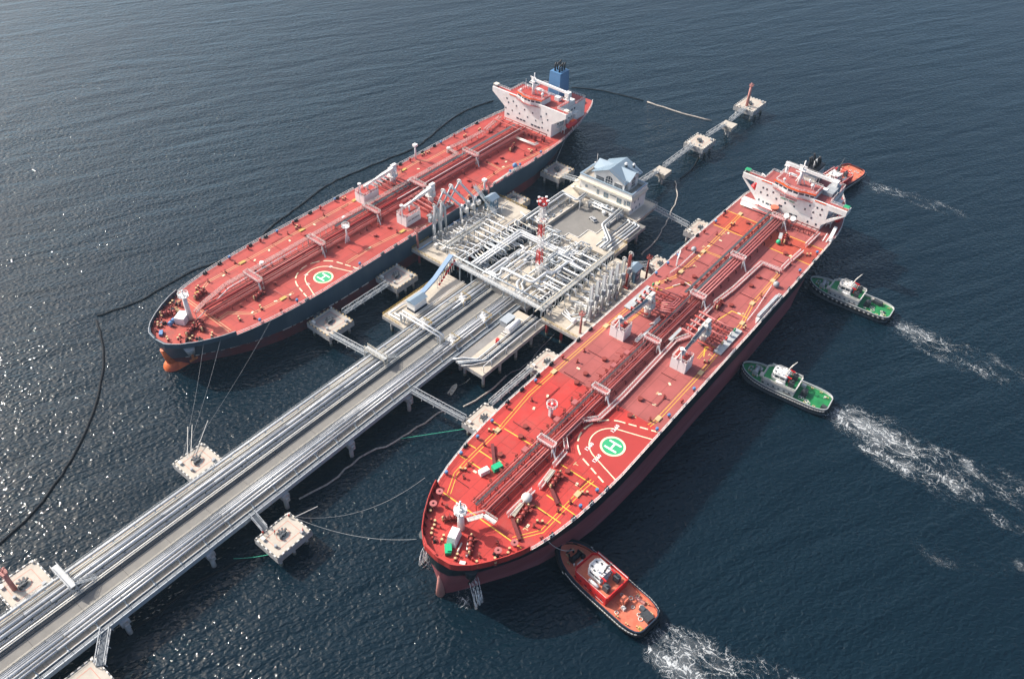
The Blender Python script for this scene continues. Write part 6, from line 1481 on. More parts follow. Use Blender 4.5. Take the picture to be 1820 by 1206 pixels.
slab([(ex0,ey0,ez),(ex1,ey0,ez),(ex1,ym,rz_),(ex0,ym,rz_)]); slab([(ex0,ym,rz_),(ex1,ym,rz_),(ex1,ey1,ez),(ex0,ey1,ez)])
rf = put(b, 'roof', 'roof_blue', TB)
b = MB(); cx_ = 272.0
slab([(267.6,145.0,22.1),(cx_,145.0,24.8),(cx_,ym,24.9),(267.6,ym-1,22.3)]); slab([(cx_,145.0,24.8),(276.4,145.0,22.1),(276.4,ym-1,22.3),(cx_,ym,24.9)])
slab([(267.6,ym+1,22.3),(cx_,ym,24.9),(cx_,163.8,24.8),(267.6,163.8,22.1)]); slab([(cx_,ym,24.9),(276.4,ym+1,22.3),(276.4,163.8,22.1),(cx_,163.8,24.8)])
put(b, 'cross_gable', 'roof_blue', rf)
b = MB()
for k in range(19): y = ey0+k*(ym-ey0)/18; 
for k in range(20):
    x = ex0+.4+k*.7; b.beam((x,ey0,ez+.04),(x,ym,rz_+.04),.06,.08); b.beam((x,ym,rz_+.04),(x,ey1,ez+.04),.06,.08)
put(b, 'roof_seam', 'roof_blue', rf)
b = MB()
for k in range(13): t_ = k/12; y = ey0+(ym-ey0)*(.08); b.box(ex0+.8+k*1.0,ex0+1.1+k*1.0,ey0+.9,ey0+1.1,ez+.4,ez+.85)
for k in range(16): y = ey0+.6+k*.5; zz_ = ez+(rz_-ez)*(y-ey0)/(ym-ey0); b.box(ex0+.8,ex0+.95,y,y+.2,zz_,zz_+.4)
put(b, 'snow_guard', 'galv', rf)
for (x,y,r) in ((274.2,151.6,.6),(277.4,149.6,.5)):
    zz_ = ez+(rz_-ez)*(y-ey0)/(ym-ey0); b = MB(); b.cyl(x,y,zz_-.3,zz_+1.0,r,10); v_ = put(b, 'roof_vent', 'dark_grey', rf); b = MB(); b.cyl(x,y,zz_+1.0,zz_+1.4,r*1.3,12); b.sph(x,y,zz_+1.5,r*1.05,10,.7); put(b, 'vent_cowl', 'white_clean', v_)
# windows
def window(x, y, z, w_, h_, face, m_='glass_blue', bars=1, fm='offwhite'):
    fr = MB(); d = .06
    if face == 'x': fr.box(x-d,x,y-w_/2,y+w_/2,z,z+h_)
    else: fr.box(x-w_/2,x+w_/2,y-d,y,z,z+h_)
    f = put(fr, 'window', fm, TB); g = MB(); n = bars+1
    for i in range(n):
        a0 = -w_/2+.1+i*(w_-.1)/n; a1 = a0+(w_-.1)/n-.12
        for j in range(2 if h_ > 1.4 else 1):
            nz = 2 if h_ > 1.4 else 1; z0 = z+.1+j*(h_-.1)/nz; z1 = z0+(h_-.1)/nz-.12
            if face == 'x': g.box(x-d-.02,x-d,y+a0,y+a1,z0,z1)
            else: g.box(x+a0,x+a1,y-d-.02,y-d,z0,z1)
    put(g, 'pane', m_, f)
for (y,w_,z,h_) in ((165.0,1.3,12.6,1.4),(160.6,1.6,14.2,.6),(158.8,1.4,11.6,2.6),(154.6,2.6,11.6,2.6),(147.8,2.6,11.6,2.6),(144.8,1.2,11.8,2.4),(143.0,1.8,12.2,2.4)): window(bx0,y,z,w_,h_,'x')
b = MB(); b.box(bx0-.1,bx0,149.4,152.6,13.8,14.2); put(b, 'name_board', 'dark_grey', TB)
for (y,) in ((166,),(148.5,),(145.5,)): window(bx0,y,8.6,1.2,1.5,'x')
for (x,z) in ((268.6,12.6),(271.4,12.8),(267.6,9.0),(270.4,9.1),(273.2,9.2)): window(x,by0,z,1.0,1.4,'y')
for y in (159.0,149.6): window(px0,y,18.4,4.2,1.8,'x','glass',5)
def arch(x, y, z, w_, h_, face):
    N = 10; pts = [(-w_/2,0)]+[(-w_/2*math.cos(math.pi*i/N), h_-w_/2+w_/2*math.sin(math.pi*i/N)) for i in range(N+1)]+[(w_/2,0)]
    f = MB()
    if face == 'x': f.prismx([(y+a,z+c) for a,c in pts], x-.06, x)
    else: f.add([(x+a,y-.06,z+c) for a,c in pts]+[(x+a,y,z+c) for a,c in pts], [tuple(range(len(pts)))]+[(i,(i+1)%len(pts),len(pts)+(i+1)%len(pts),len(pts)+i) for i in range(len(pts))])
    fo = put(f, 'arched_window', 'glass', TB); g = MB()
    for k in (-.5,-.17,.17,.5):
        if face == 'x': g.box(x-.12,x-.06,y+k*w_-.06,y+k*w_+.06,z,z+h_-w_*(.5 if abs(k) > .3 else .08))
        else: g.box(x+k*w_-.06,x+k*w_+.06,y-.12,y-.06,z,z+h_-w_*(.5 if abs(k) > .3 else .08))
    for zz_ in (0,.33,.62):
        if face == 'x': g.box(x-.13,x-.06,y-w_/2,y+w_/2,z+h_*zz_-.05,z+h_*zz_+.05)
        else: g.box(x-w_/2,x+w_/2,y-.13,y-.06,z+h_*zz_-.05,z+h_*zz_+.05)
    put(g, 'glazing_bar', 'white_clean', fo)
arch(px0, ym, 17.6, 3.6, 4.4, 'x'); arch(272.0, py0-.9, 17.8, 2.8, 4.4, 'y')
window(276.2,py0,18.4,1.4,1.8,'y','glass',2); window(267.4,py0,18.4,1.4,1.8,'y','glass',2)
b = MB(); b.beam((276.6,167.8,18.5),(276.6,167.8,23.5),.12); b.sph(276,168.2,19.2,.4,8); put(b, 'antenna', 'white_clean', TB)
b = MB(); 
for k in range(14): b.beam((bx0+.5+k*.9,by1+.8,8),(bx0+.5+k*.9,by1+.8,9.1),.1)
b.box(bx0-1,bx1+3,by1+1.2,by1+2.4,13.6,14.0); b.rail([(bx0-2.2,by1+1.2,11.5),(bx0+4,by1+6,8.2)],1.1,1,.08); b.beam((bx0-2,by1+1.6,11.2),(bx0+3,by1+6,8.1),1.2,.3); put(b, 'outside_stair', 'trim_beige', TB)
# parked car
t = thing('parked_car', (251.9,151.6,8), 'silver hatchback parked alone on the asphalt deck', 'car', rz=0)
cx_, cy_ = 251.9, 151.6; a = R_(68); c_, s_ = math.cos(a), math.sin(a)
def TC(mbx): mbx.v = [(cx_+x*c_-y*s_, cy_+x*s_+y*c_, 8+z) for x,y,z in mbx.v]; return mbx
def body(prof, w0, w1, zsplit):
    b = MB(); n = len(prof); vs = []
    for sy in (-1,1): vs += [(x, sy*(w0 if z < zsplit else w1), z) for x,z in prof]
    b.add(vs, [tuple(range(n)), tuple(range(n,2*n))[::-1]]+[(i,n+i,n+(i+1)%n,(i+1)%n) for i in range(n)], False); return b
put(TC(body([(-2.1,.35),(-2.15,.85),(-1.9,1.0),(1.0,1.0),(1.9,.85),(2.1,.6),(2.05,.3)],.88,.84,.9)), 'body', 'car_silver', t)
put(TC(body([(-1.9,1.0),(-1.55,1.45),(.35,1.47),(1.1,1.0)],.82,.68,1.2)), 'greenhouse', 'glass', t)
put(TC(MB().box(-1.5,.3,-.66,.66,1.45,1.5)), 'roof_panel', 'car_silver', t)
for wx in (-1.3,1.3):
    for wy in (-.85,.85):
        b = MB(); b.tube([(wx,wy-.1,.33),(wx,wy+.1,.33)],.33,12); put(TC(b), 'wheel', 'rubber', t)

# ================================================================= TUGS AND SMALL CRAFT
TYRE = MB(); TYRE.torus((0,0,0),.48,.2,(0,1,0),10,5); TYRE = TYRE.mesh('tyre_fender','rubber')
CLEAT = MB(); CLEAT.box(-.35,.35,-.05,.05,-.25,.25); CLEAT = CLEAT.mesh('fender_cleat','offwhite')
def tug(bow, stern, W, label, P, kind=0):
    bow = Vector((*bow,0)); stern = Vector((*stern,0)); L = (bow-stern).length; a = math.atan2(bow.y-stern.y, bow.x-stern.x); c = (bow+stern)/2
    root = thing('tugboat', (c.x,c.y,0), label, 'tugboat', 'tugs attending the tankers', rz=a)
    ORG[root] = (0,0,0); H = W/2; D_ = 2.3
    hb = [(0,H*.52),(.012,H*.70),(.04,H*.84),(.09,H*.94),(.16,H),(.6,H),(.70,H*.98),(.80,H*.90),(.88,H*.76),(.94,H*.56),(.98,H*.33),(1.0,H*.10)]
    def hf(u): return lerp(hb, u)
    us = [0,.012,.04,.09,.16,.25,.35,.5,.6,.68,.76,.82,.87,.91,.945,.97,.985,1.0]
    def X(u): return -L/2+u*L
    def sheer(u): return D_+max(0,(u-.45))**2*4.2
    def side(k0, k1, z0f, z1f, m_, nm, inner=False):
        b = MB()
        for sd in (-1,1):
            lo = [(X(u)*(.97 if k0 < .95 else 1), sd*hf(u)*k0, z0f(u)) for u in us]; hi = [(X(u), sd*hf(u)*k1, z1f(u)) for u in us]
            n = len(us); b.add(lo+hi, [((i,i+1,n+i+1,n+i) if (sd < 0) != inner else (n+i,n+i+1,i+1,i)) for i in range(n-1)], True)
        h0, h1 = hf(0)*k0, hf(0)*k1
        b.add([(X(0)*(.97 if k0 < .95 else 1),-h0,z0f(0)),(X(0)*(.97 if k0 < .95 else 1),h0,z0f(0)),(X(0),h1,z1f(0)),(X(0),-h1,z1f(0))],[(0,3,2,1)]); return put(b, nm, m_, root)
    side(.86,1.0,lambda u:-1.0,lambda u:sheer(u)-.3,P['hull'],'hull')
    hb_ = side(1.0,1.0,lambda u:sheer(u)-.3,lambda u:sheer(u)+.95,P['bulw'],'bulwark'); side(.955,.955,lambda u:sheer(u)-.3,lambda u:sheer(u)+.95,P['bulw_in'],'bulwark_inside',True)
    b = MB()
    for sd in (-1,1): b.strip([(X(u)*.99,sd*hf(u)*.978,sheer(u)+.97) for u in us],.34)
    b.strip([(X(0)*.99,-hf(0),sheer(0)+.97),(X(0)*.99,hf(0),sheer(0)+.97)],.34)
    put(b, 'bulwark_cap', P['cap'], root)
    b = MB(); n = len(us); b.add([(X(u)*.99,-hf(u)*.96,sheer(u)) for u in us]+[(X(u)*.99,hf(u)*.96,sheer(u)) for u in us], [(i,i+1,n+i+1,n+i) for i in range(n-1)]); put(b, 'main_deck', P['deck'], root)
    # rubbing belt
    b = MB()
    for sd in (-1,1): b.tube([(X(u)+(.25 if u > .99 else 0),sd*(hf(u)+.18),sheer(u)-.15) for u in us],.42 if not P.get('bigf') else .5,6)
    b.tube([(X(0)-.2,-hf(0)-.1,sheer(0)-.2),(X(0)-.2,hf(0)+.1,sheer(0)-.2)],.45,6)
    if P.get('bigf'):
        for sd in (-1,1): b.tube([(X(u)+(.5 if u > .96 else .1),sd*(hf(u)+.45),sheer(u)+.35) for u in us if u > .8],.62,8)
    put(b, 'rubbing_belt', 'rubber', root)
    for sd in (-1,1):
        k = 0; u = .03
        while u < .99:
            y = sd*(hf(u)+.45+(.5 if (P.get('bigf') and u > .8) else 0)); du = (hf(u+.01)-hf(u-.01))*sd/(.02*L)
            inst(TYRE if P['tyres'] and k % 2 == 0 else CLEAT, 'tyre_fender' if P['tyres'] and k % 2 == 0 else 'fender_cleat', root, (X(u),y,sheer(u)+(-.2 if k%2==0 and P['tyres'] else .25)), math.atan(du)); k += 1; u += .027
    # house
    d0 = D_
    hx0, hx1 = -L*.13, L*.245; hw = H*.80
    b = MB(); b.prism([(hx0,-hw),(hx1-1.2,-hw),(hx1,-hw*.72),(hx1,hw*.72),(hx1-1.2,hw),(hx0,hw)],d0-.2,d0+2.7); dh = put(b, 'deckhouse', P['house'], root)
    b = MB(); b.prism([(hx0+.3,-hw+.3),(hx1-1.4,-hw+.3),(hx1-.4,-hw*.7),(hx1-.4,hw*.7),(hx1-1.4,hw-.3),(hx0+.3,hw-.3)],d0+2.7,d0+2.74); put(b, 'boat_deck', P['deck2'], dh)
    b = MB()
    for p, q in (((hx0,-hw),(hx1-1.2,-hw)),((hx1-1.2,-hw),(hx1,-hw*.72)),((hx1,-hw*.72),(hx1,hw*.72)),((hx1,hw*.72),(hx1-1.2,hw)),((hx1-1.2,hw),(hx0,hw))): b.beam((*p,d0+3.05),(*q,d0+3.05),.22,.75)
    put(b, 'house_parapet', P['par'], dh)
    for sd in (-1,1):
        b = MB()
        for k in range(6): b.box(hx0+1.2+k*1.9,hx0+1.9+k*1.9,sd*(hw-.02),sd*(hw+.03),d0+1.2,d0+1.75)
        put(b, 'porthole', 'glass', dh)
        b = MB(); b.box(hx0+.6,hx0+3.4,sd*(hw-.01),sd*(hw+.04),d0+.7,d0+.9); b.box(hx0+6,hx0+8,sd*(hw-.01),sd*(hw+.04),d0+.5,d0+.6); put(b, 'house_stripe', P['acc'], dh)
    wx = L*.075; z2 = d0+2.7
    b = MB(); b.prism([(wx-2.4,-2.3),(wx+2.0,-2.3),(wx+3.0,-1.2),(wx+3.0,1.2),(wx+2.0,2.3),(wx-2.4,2.3)],z2,z2+1.1); wl = put(b, 'wheelhouse', P['wh'], root)
    o = [(wx-2.0,-2.0),(wx+1.7,-2.0),(wx+2.6,-1.0),(wx+2.6,1.0),(wx+1.7,2.0),(wx-2.0,2.0)]
    b = MB(); b.prism(o,z2+1.1,z2+2.5); put(b, 'wheelhouse_glass', 'glass', wl)
    b = MB()
    for x,y in o: b.beam((x,y,z2+1.1),(x*1.0+.0,y,z2+2.5),.28)
    for p, q in zip(o, o[1:]+o[:1]):
        pm = ((p[0]+q[0])/2,(p[1]+q[1])/2); b.beam((*pm,z2+1.1),(*pm,z2+2.5),.2)
    put(b, 'window_post', P['wh'], wl)
    b = MB(); b.prism([(wx-2.3,-2.3),(wx+1.9,-2.3),(wx+2.9,-1.2),(wx+2.9,1.2),(wx+1.9,2.3),(wx-2.3,2.3)],z2+2.5,z2+2.8); rf = put(b, 'wheelhouse_roof', P['roof'], wl)
    b = MB()
    for (x,y) in ((wx+1.9,-1.0),(wx+1.9,.9),(wx+.6,-1.6),(wx+.6,1.5)): b.box(x-.35,x+.35,y-.22,y+.22,z2+2.8,z2+2.95)
    put(b, 'roof_hatch', 'dark_grey', rf)
    b = MB(); mz = z2+2.8; mxx = wx-1.5
    b.tube([(mxx,0,mz),(mxx-.8,0,mz+3.6),(mxx-2.2,0,mz+6.8)],[.32,.25,.1],8); b.beam((mxx-.6,-1.1,mz+2.6),(mxx-.6,1.1,mz+2.6),.2); b.beam((mxx-1.0,-.7,mz+4.2),(mxx-1.0,.7,mz+4.2),.2); b.beam((mxx,-.9,mz),(mxx-.7,0,mz+2.8),.15); b.beam((mxx,.9,mz),(mxx-.7,0,mz+2.8),.15)
    b.cyl(mxx+1.8,-1.2,mz,mz+.5,.1,6); put(b, 'mast', P['mast'], root)
    b = MB()
    for (x,y,z,r) in ((mxx+1.4,1.2,mz+.9,.42),(mxx+.6,-1.5,mz+.8,.36),(mxx-.4,.9,mz+2.0,.28)): b.sph(x,y,z,r,8); b.cyl(x,y,mz-.1,z,.08,5)
    put(b, 'radar_dome', 'white_clean', root)
    b = MB()
    for sd in (-1,1): b.beam((mxx-1.8,sd*1.9,mz-1.6),(mxx-1.8,sd*1.9,mz+.2),.25); b.beam((mxx-2.5,sd*1.9,mz+.4),(mxx-1.0,sd*1.9,mz+.6),.4); b.beam((mxx-1.0,sd*2.0,mz+.6),(mxx-.3,sd*2.2,mz+.9),.2)
    put(b, 'fire_monitor', 'tug_red', root)
    b = MB()
    for sd in (-1,1): b.box(hx0+1.2,hx0+3.0,sd*2.2-.7,sd*2.2+.7,z2,z2+2.2); b.tube([(hx0+2.1,sd*2.2,z2+2.2),(hx0+1.7,sd*2.2,z2+3.2)],.3,8)
    put(b, 'exhaust_stack', P['stack'], root)
    b = MB(); b.tube([(hx0+3.9,-hw*.72,z2+.5),(hx0+7.2,-hw*.72,z2+.5)],[.5,.5],8); b.box(hx0+8,hx0+9.5,-hw*.75-.3,-hw*.75+.4,z2,z2+.7); b.tube([(hx0+3.9,hw*.72,z2+.5),(hx0+7.2,hw*.72,z2+.5)],[.5,.5],8); put(b, 'life_raft', 'white_clean', root)
    b = MB(); b.obox(hx0+5.2,0,z2+.1,2.8,1.6,.7,.3); put(b, 'covered_dinghy', P['cover'], root)
    b = MB(); b.beam((hx0+.1,-hw*.95,z2),(hx0-.3,-hw*.6,z2+1.8),.25); b.beam((hx0-.3,-hw*.6,z2+1.8),(hx0-.3,hw*.6,z2+1.8),.3); b.beam((hx0+.1,hw*.95,z2),(hx0-.3,hw*.6,z2+1.8),.25); b.rail([(hx0,-hw,z2),(hx0,hw,z2)],1,1,.06); b.rail([(hx0,hw,z2+.6),(hx1-1,hw,z2+.6)],.7,1.6,.05); b.rail([(hx0,-hw,z2+.6),(hx1-1,-hw,z2+.6)],.7,1.6,.05)
    put(b, 'towing_gantry', P['par'] if kind else 'tug_red', root)
    # winches
    fx = L*.335; zf = sheer(.83)
    b = MB(); b.tube([(fx,-1.5,zf+1.0),(fx,1.5,zf+1.0)],.8,10); b.box(fx-1.0,fx+1.0,-1.9,-1.5,zf,zf+1.8); b.box(fx-1.0,fx+1.0,1.5,1.9,zf,zf+1.8); b.cyl(fx+1.8,-.9,zf,zf+1.1,.3,8); b.cyl(fx+1.8,.9,zf,zf+1.1,.3,8); b.box(fx-1.6,fx-.8,-2.4,-1.2,zf,zf+1.1); b.box(fx+2.6,fx+2.9,-1,1,zf+.2,zf+.9)
    put(b, 'bow_winch', P['winch'], root)
    ax = -L*.215
    b = MB(); b.box(ax-1.0,ax+1.3,-1.6,1.6,d0,d0+.4); b.tube([(ax,-1.2,d0+1.1),(ax,1.2,d0+1.1)],.75,10); b.obox(ax,0,d0+1.2,2.0,2.2,.9,.1,.8,.8); put(b, 'aft_winch', P['aft'], root)
    for i, (x,y,lx,ly,h_,m_,nm) in enumerate(P['cargo']):
        b = MB(); b.obox(x*L,y*H,d0,lx,ly,h_,.15*(i%3-1),.85,.85); put(b, nm, m_, root)
    b = MB()
    for (u,v) in ((.06,.6),(.06,-.6),(.14,.8),(.14,-.8),(.24,.82),(.24,-.82),(.9,.35),(.9,-.35),(.84,.6),(.84,-.6)):
        for d in (-.3,.3): b.cyl(X(u)+d,v*hf(u)*.96,sheer(u),sheer(u)+.6,.14,6); b.cyl(X(u)+d,v*hf(u)*.96,sheer(u)+.5,sheer(u)+.65,.22,6)
    put(b, 'bitt', 'yellow_pale', root)
    b = MB(); rq = random.Random(int(L*10+W))
    for k in range(10): x = rq.uniform(-.42,-.16)*L; y = rq.uniform(-.7,.7)*H; b.torus((x,y,d0+.15),rq.uniform(.35,.7),.12,(0,0,1),10,4)
    put(b, 'rope_coil', 'rope_white', root)
    b = MB(); b.rail([(hx0+.2,-hw+.15,z2+.7),(hx1-1.3,-hw+.15,z2+.7)],.5,1.2,.05); b.rail([(hx0+.2,hw-.15,z2+.7),(hx1-1.3,hw-.15,z2+.7)],.5,1.2,.05); b.rail([(wx-2.2,-2.2,z2+2.8),(wx+1.8,-2.2,z2+2.8),(wx+2.7,-1.1,z2+2.8),(wx+2.7,1.1,z2+2.8),(wx+1.8,2.2,z2+2.8),(wx-2.2,2.2,z2+2.8)],.7,1.1,.04)
    b.beam((wx-2.5,-1.6,z2),(wx-4.2,-1.6,z2-2.4),.7,.1); put(b, 'hand_rail', 'white_clean', root)
    b = MB(); b.box(hx1+.3,hx1+1.4,-1.2,1.2,d0+.2,d0+1.0); b.cyl(hx1+1.8,1.9,d0,d0+1.4,.25,8); b.cyl(hx1+1.8,-1.9,d0,d0+1.4,.25,8); put(b, 'deck_gear', 'offwhite', root)
    return root
GREEN = dict(hull='tug_hullgrey',bulw='tug_hullgrey',bulw_in='offwhite',cap='tug_grey',deck='green_deck',deck2='green_deck',house='tug_grey',par='offwhite',acc='dark_red',wh='white_clean',roof='offwhite',mast='offwhite',stack='tarp',cover='tarp',winch='galv',aft='tarp',tyres=True,
    cargo=[(-.30,-.62,4.0,1.8,1.3,'tarp','tarped_gear'),(-.235,-.72,1.6,1.4,1.0,'trim_beige','rope_bale'),(-.42,.15,1.0,.7,.6,'dark_grey','locker')])
GREEN2 = dict(GREEN, tyres=False, cargo=[(-.455,.5,2.0,1.5,1.2,'tarp','tarped_gear'),(-.17,-.7,1.8,1.2,.9,'offwhite','life_raft_canister'),(-.42,-.5,.9,.6,.5,'offwhite','locker')], roof='white_clean')
ORANGE = dict(hull='navy',bulw='navy',bulw_in='tug_orange',cap='navy',deck='tug_orange',deck2='tug_orange',house='tug_red',par='tug_red',acc='offwhite',wh='white_clean',roof='white_clean',mast='dark_grey',stack='dark_grey',cover='pipe_grey',winch='black',aft='tug_orange',tyres=False,bigf=True,
    cargo=[(-.43,-.25,3.6,2.8,1.0,'tarp','covered_boat'),(-.365,-.35,1.6,1.4,1.2,'dark_grey','grey_crate'),(-.30,-.62,3.4,.9,.7,'stem_pink','fender_roll'),(-.25,.25,1.4,1.0,.8,'offwhite','white_crate'),(-.46,.45,1.4,1.2,.3,'ochre_rail','wooden_pallet')])
tug((115.7,67.4),(111.4,35.0),11.6,'orange-decked tug with white wheelhouse nosing the maroon hull at the bottom','' or ORANGE)
tug((217.8,62.4),(220.6,30.4),10.6,'green-decked tug in the middle, pushing the maroon tanker amidships',GREEN2,1)
tug((281.6,64.6),(283.0,31.4),10.6,'green-decked tug nearer the stern, a dark tarpaulin on its aft deck',GREEN,1)
tug((345,90.0),(383,84.5),12.8,'orange-decked tug half hidden behind the maroon tanker\'s stern',dict(ORANGE, cargo=[]))
# skiff
t = thing('motor_skiff', (143.6,134.6,0), 'small open pale skiff floating beside the trestle', 'boat', rz=R_(15))
b = MB(); o = [(-2.6,-.9),(1.2,-.9),(2.4,-.45),(2.9,0),(2.4,.45),(1.2,.9),(-2.6,.9)]; n = len(o); vs = [(x*.9,y*.7,-.2) for x,y in o]+[(x,y,.75) for x,y in o]+[(x*.93,y*.85,.75) for x,y in o]+[(x*.85,y*.65,.15) for x,y in o]
fs = [(i,(i+1)%n,n+(i+1)%n,n+i) for i in range(n)]+[(n+i,n+(i+1)%n,2*n+(i+1)%n,2*n+i) for i in range(n)]+[(2*n+i,2*n+(i+1)%n,3*n+(i+1)%n,3*n+i) for i in range(n)]+[tuple(range(3*n,4*n))]
ORG[t] = (0,0,0); b.add(vs, fs); put(b, 'hull', 'pipe_cream', t)
b = MB(); b.box(-1.4,-1.1,-.75,.75,.45,.55); b.box(.2,.5,-.75,.75,.45,.55); put(b, 'thwart', 'slab_beige', t); b = MB(); b.box(-2.9,-2.4,-.2,.2,.2,1.1); put(b, 'outboard_motor', 'dark_grey', t)

# ---- people on the dolphin
def person(x, y, z, a, label, lean=0.0):
    t = thing('person', (x,y,z), label, 'person', 'workers on the mooring dolphin', rz=a); ORG[t] = (0,0,0)
    me = bpy.data.meshes.new('body'); V = [(0,0,.95),(0,0,1.2),(0,0,1.42),(0,0,1.52),(0,0,1.66),(.0,.2,1.40),(.12,.3,1.12),(.3,.26,.98),(0,-.2,1.40),(.08,-.3,1.12),(.26,-.24,.95),(0,.1,.92),(.06,.12,.5),(0,.13,.06),(.12,.13,.03),(0,-.1,.92),(-.04,-.13,.5),(-.12,-.14,.06),(0,-.14,.03)]
    E_ = [(0,1),(1,2),(2,3),(3,4),(2,5),(5,6),(6,7),(2,8),(8,9),(9,10),(0,11),(11,12),(12,13),(13,14),(0,15),(15,16),(16,17),(17,18)]
    V = [(px_+lean*pz_,py_,pz_) for px_,py_,pz_ in V]; me.from_pydata(V, E_, []); o = bpy.data.objects.new('body', me); COL.objects.link(o)
    sk = o.modifiers.new('skin','SKIN'); lay = me.skin_vertices[0].data
    rad = [.16,.16,.15,.06,.11,.07,.055,.04,.07,.055,.04,.1,.08,.05,.05,.1,.08,.05,.05]
    for i, r in enumerate(rad): lay[i].radius = (r, r)
    lay[0].use_root = True; o.modifiers.new('sub','SUBSURF').levels = 1
    dg = bpy.context.evaluated_depsgraph_get(); m2 = bpy.data.meshes.new_from_object(o.evaluated_get(dg)); bpy.data.objects.remove(o); m2.name = 'body'
    m2.materials.clear(); m2.materials.append(M['trousers_navy']); m2.materials.append(M['jacket_orange']); m2.materials.append(M['skin'])
    for p in m2.polygons: p.material_index = 2 if (p.center.z > 1.5 or (p.center.z < 1.06 and p.center.x > .2)) else (1 if p.center.z > .92 else 0); p.use_smooth = True
    inst(m2, 'body', t, (0,0,0)); b = MB(); b.sph(lean*1.7,0,1.74,.13,8,.8); b.cyl(lean*1.7+.02,0,1.70,1.72,.17,10); put(b, 'helmet', 'tug_red', t); return t
person(62.6,133.2,6.02,.8,'worker in orange at the foot of the short footbridge'); person(64.8,131.0,6.02,-.6,'worker in orange crouched towards the dark mooring hooks',.12)
person(70.4,125.4,6.02,2.1,'worker in orange beside the outer kerb facing the open water'); person(71.0,132.2,6.02,1.2,'worker in orange at the far corner beside the white box')

# ================================================================= ROPES AND BOOMS
def rope(a, c, sag, r, m_, label, n=14, cat='rope'):
    a = Vector(a); c = Vector(c); P = []
    for i in range(n+1):
        q = a.lerp(c,i/n); q.z = max(.05, q.z-sag*4*(i/n)*(1-i/n)); P.append(q)
    b = MB(); b.tube(P, r, 5); o = put(b, 'mooring_rope', m_); tag(o, label, cat, 'mooring ropes and hawsers'); return o
rope((64.8,174.2,6.9),(95.6,204.6,13.6),1.5,.045,'rope_grey','thin rope from the dolphin to the slate tanker, strand nearest the bow tip'); rope((65.8,174.2,6.9),(100.6,202.0,13.6),1.5,.045,'rope_grey','thin rope from the dolphin to the slate tanker, second strand')
rope((67.8,174.2,6.9),(117.8,197.0,13.4),1.2,.045,'rope_grey','thin rope from the dolphin reaching the side fairleads')
for (p, q, lab) in (((64.8,172,6.9),(71.6,180.6,9.4),'thick pale rope tail farthest from the pipes, three-rope dolphin'),((66.0,172,6.9),(73.0,180.4,9.2),'thick pale rope tail, middle one at the dolphin with three ropes'),((67.8,172,6.9),(77.4,178.6,8.8),'thick pale rope tail leaning towards the trestle at the dolphin with three ropes')): rope(p, q, 0, .11, 'rope_white', lab)
rope((72.0,130.8,6.6),(100.4,105.9,17.6),6.5,.07,'rope_grey','drooping rope from the worker dolphin to the maroon tanker side'); rope((72.0,130.0,6.6),(83.6,93.0,18.6),3.6,.07,'rope_grey','slack rope from the worker dolphin to the maroon tanker bow')
rope((72.1,130.8,6.6),(79,129.4,5.6),0,.15,'rope_white','short thick pale rope leaving the worker dolphin')
rope(at(858,757,4.5),at(712,779,.2),0,.10,'rope_green','bright green rope trailing from the dolphin onto the water'); rope(at(477,985,4),at(415,992,.2),.4,.08,'rope_green','green rope hanging from the worker dolphin')
rope((106.5,67.6,17.6),(116.0,63.6,4.6),2.5,.08,'rope_white','towline from the maroon tanker down to the orange tug')
rope((281.4,63.4,17.6),(281.6,62.8,4.2),.2,.06,'rope_grey','vertical towline to the green tug nearer the stern')
rope((280,193,6.6),(292,196.6,12.6),0,.12,'rope_grey','rope from the far dolphin up to the slate tanker stern')
rope(at(836,672,5.5),at(815,684,.3),.6,.05,'rope_grey','thin painter holding the pale skiff')
def boom(pix, m_, label, r=.28, wob=.35, seed=1):
    rr = random.Random(seed); P = [at(x,y,0) for x,y in pix]; Q = []
    for i in range(len(P)-1):                       # smooth through the picked points
        p0 = P[max(0,i-1)]; p1 = P[i]; p2 = P[i+1]; p3 = P[min(len(P)-1,i+2)]; n = max(2,int((p2-p1).length/3.0))
        for k in range(n):
            t = k/n; q = .5*((2*p1)+(p2-p0)*t+(2*p0-5*p1+4*p2-p3)*t*t+(3*p1-p0-3*p2+p3)*t**3); q.x += rr.uniform(-wob,wob); q.y += rr.uniform(-wob,wob); q.z = .12; Q.append(q)
    b = MB(); b.tube(Q, r, 6); o = put(b, 'containment_boom', m_); tag(o, label, 'oil boom', 'floating oil booms'); return o
boom([(-40,1003),(0,966),(45,925),(90,872),(135,802),(165,735),(181,670),(184,625),(178,590),(169,563)],'boom_dark','dark floating boom curving through the sun-glittering water',.42,.2)
boom([(172,562),(250,534),(330,488),(395,462),(440,442),(480,406),(520,376),(580,331),(640,303),(700,279),(740,262),(790,222),(830,196),(882,178)],'boom_dark','dark floating boom running behind the slate tanker',.42,.35,2)
boom([(1016,156),(1060,160),(1110,171),(1150,181)],'boom_dark','dark boom trailing off the slate tanker\'s stern',.35,.3,3)
boom([(1150,181),(1190,195),(1225,205),(1250,212),(1278,217)],'boom_pale','rusty pale boom reaching the far footbridge pier',.45,.4,4)
boom([(1243,278),(1232,298),(1218,312),(1201,323)],'boom_dark','short dark boom below the larger far dolphin',.3,.2,5)
boom([(1200,323),(1205,350),(1195,372),(1182,400),(1170,420),(1155,440),(1133,458)],'boom_pale','pale boom snaking between the terminal footbridge and kiosk',.3,.5,6)
boom([(985,592),(960,620),(935,648),(900,668),(872,690)],'rope_grey','thin boom under the near service platform\'s edge',.14,.4,7)
boom([(902,668),(880,686),(855,705),(835,718),(815,723)],'boom_pale','pale boom beside the long grey footbridge',.32,.4,8)
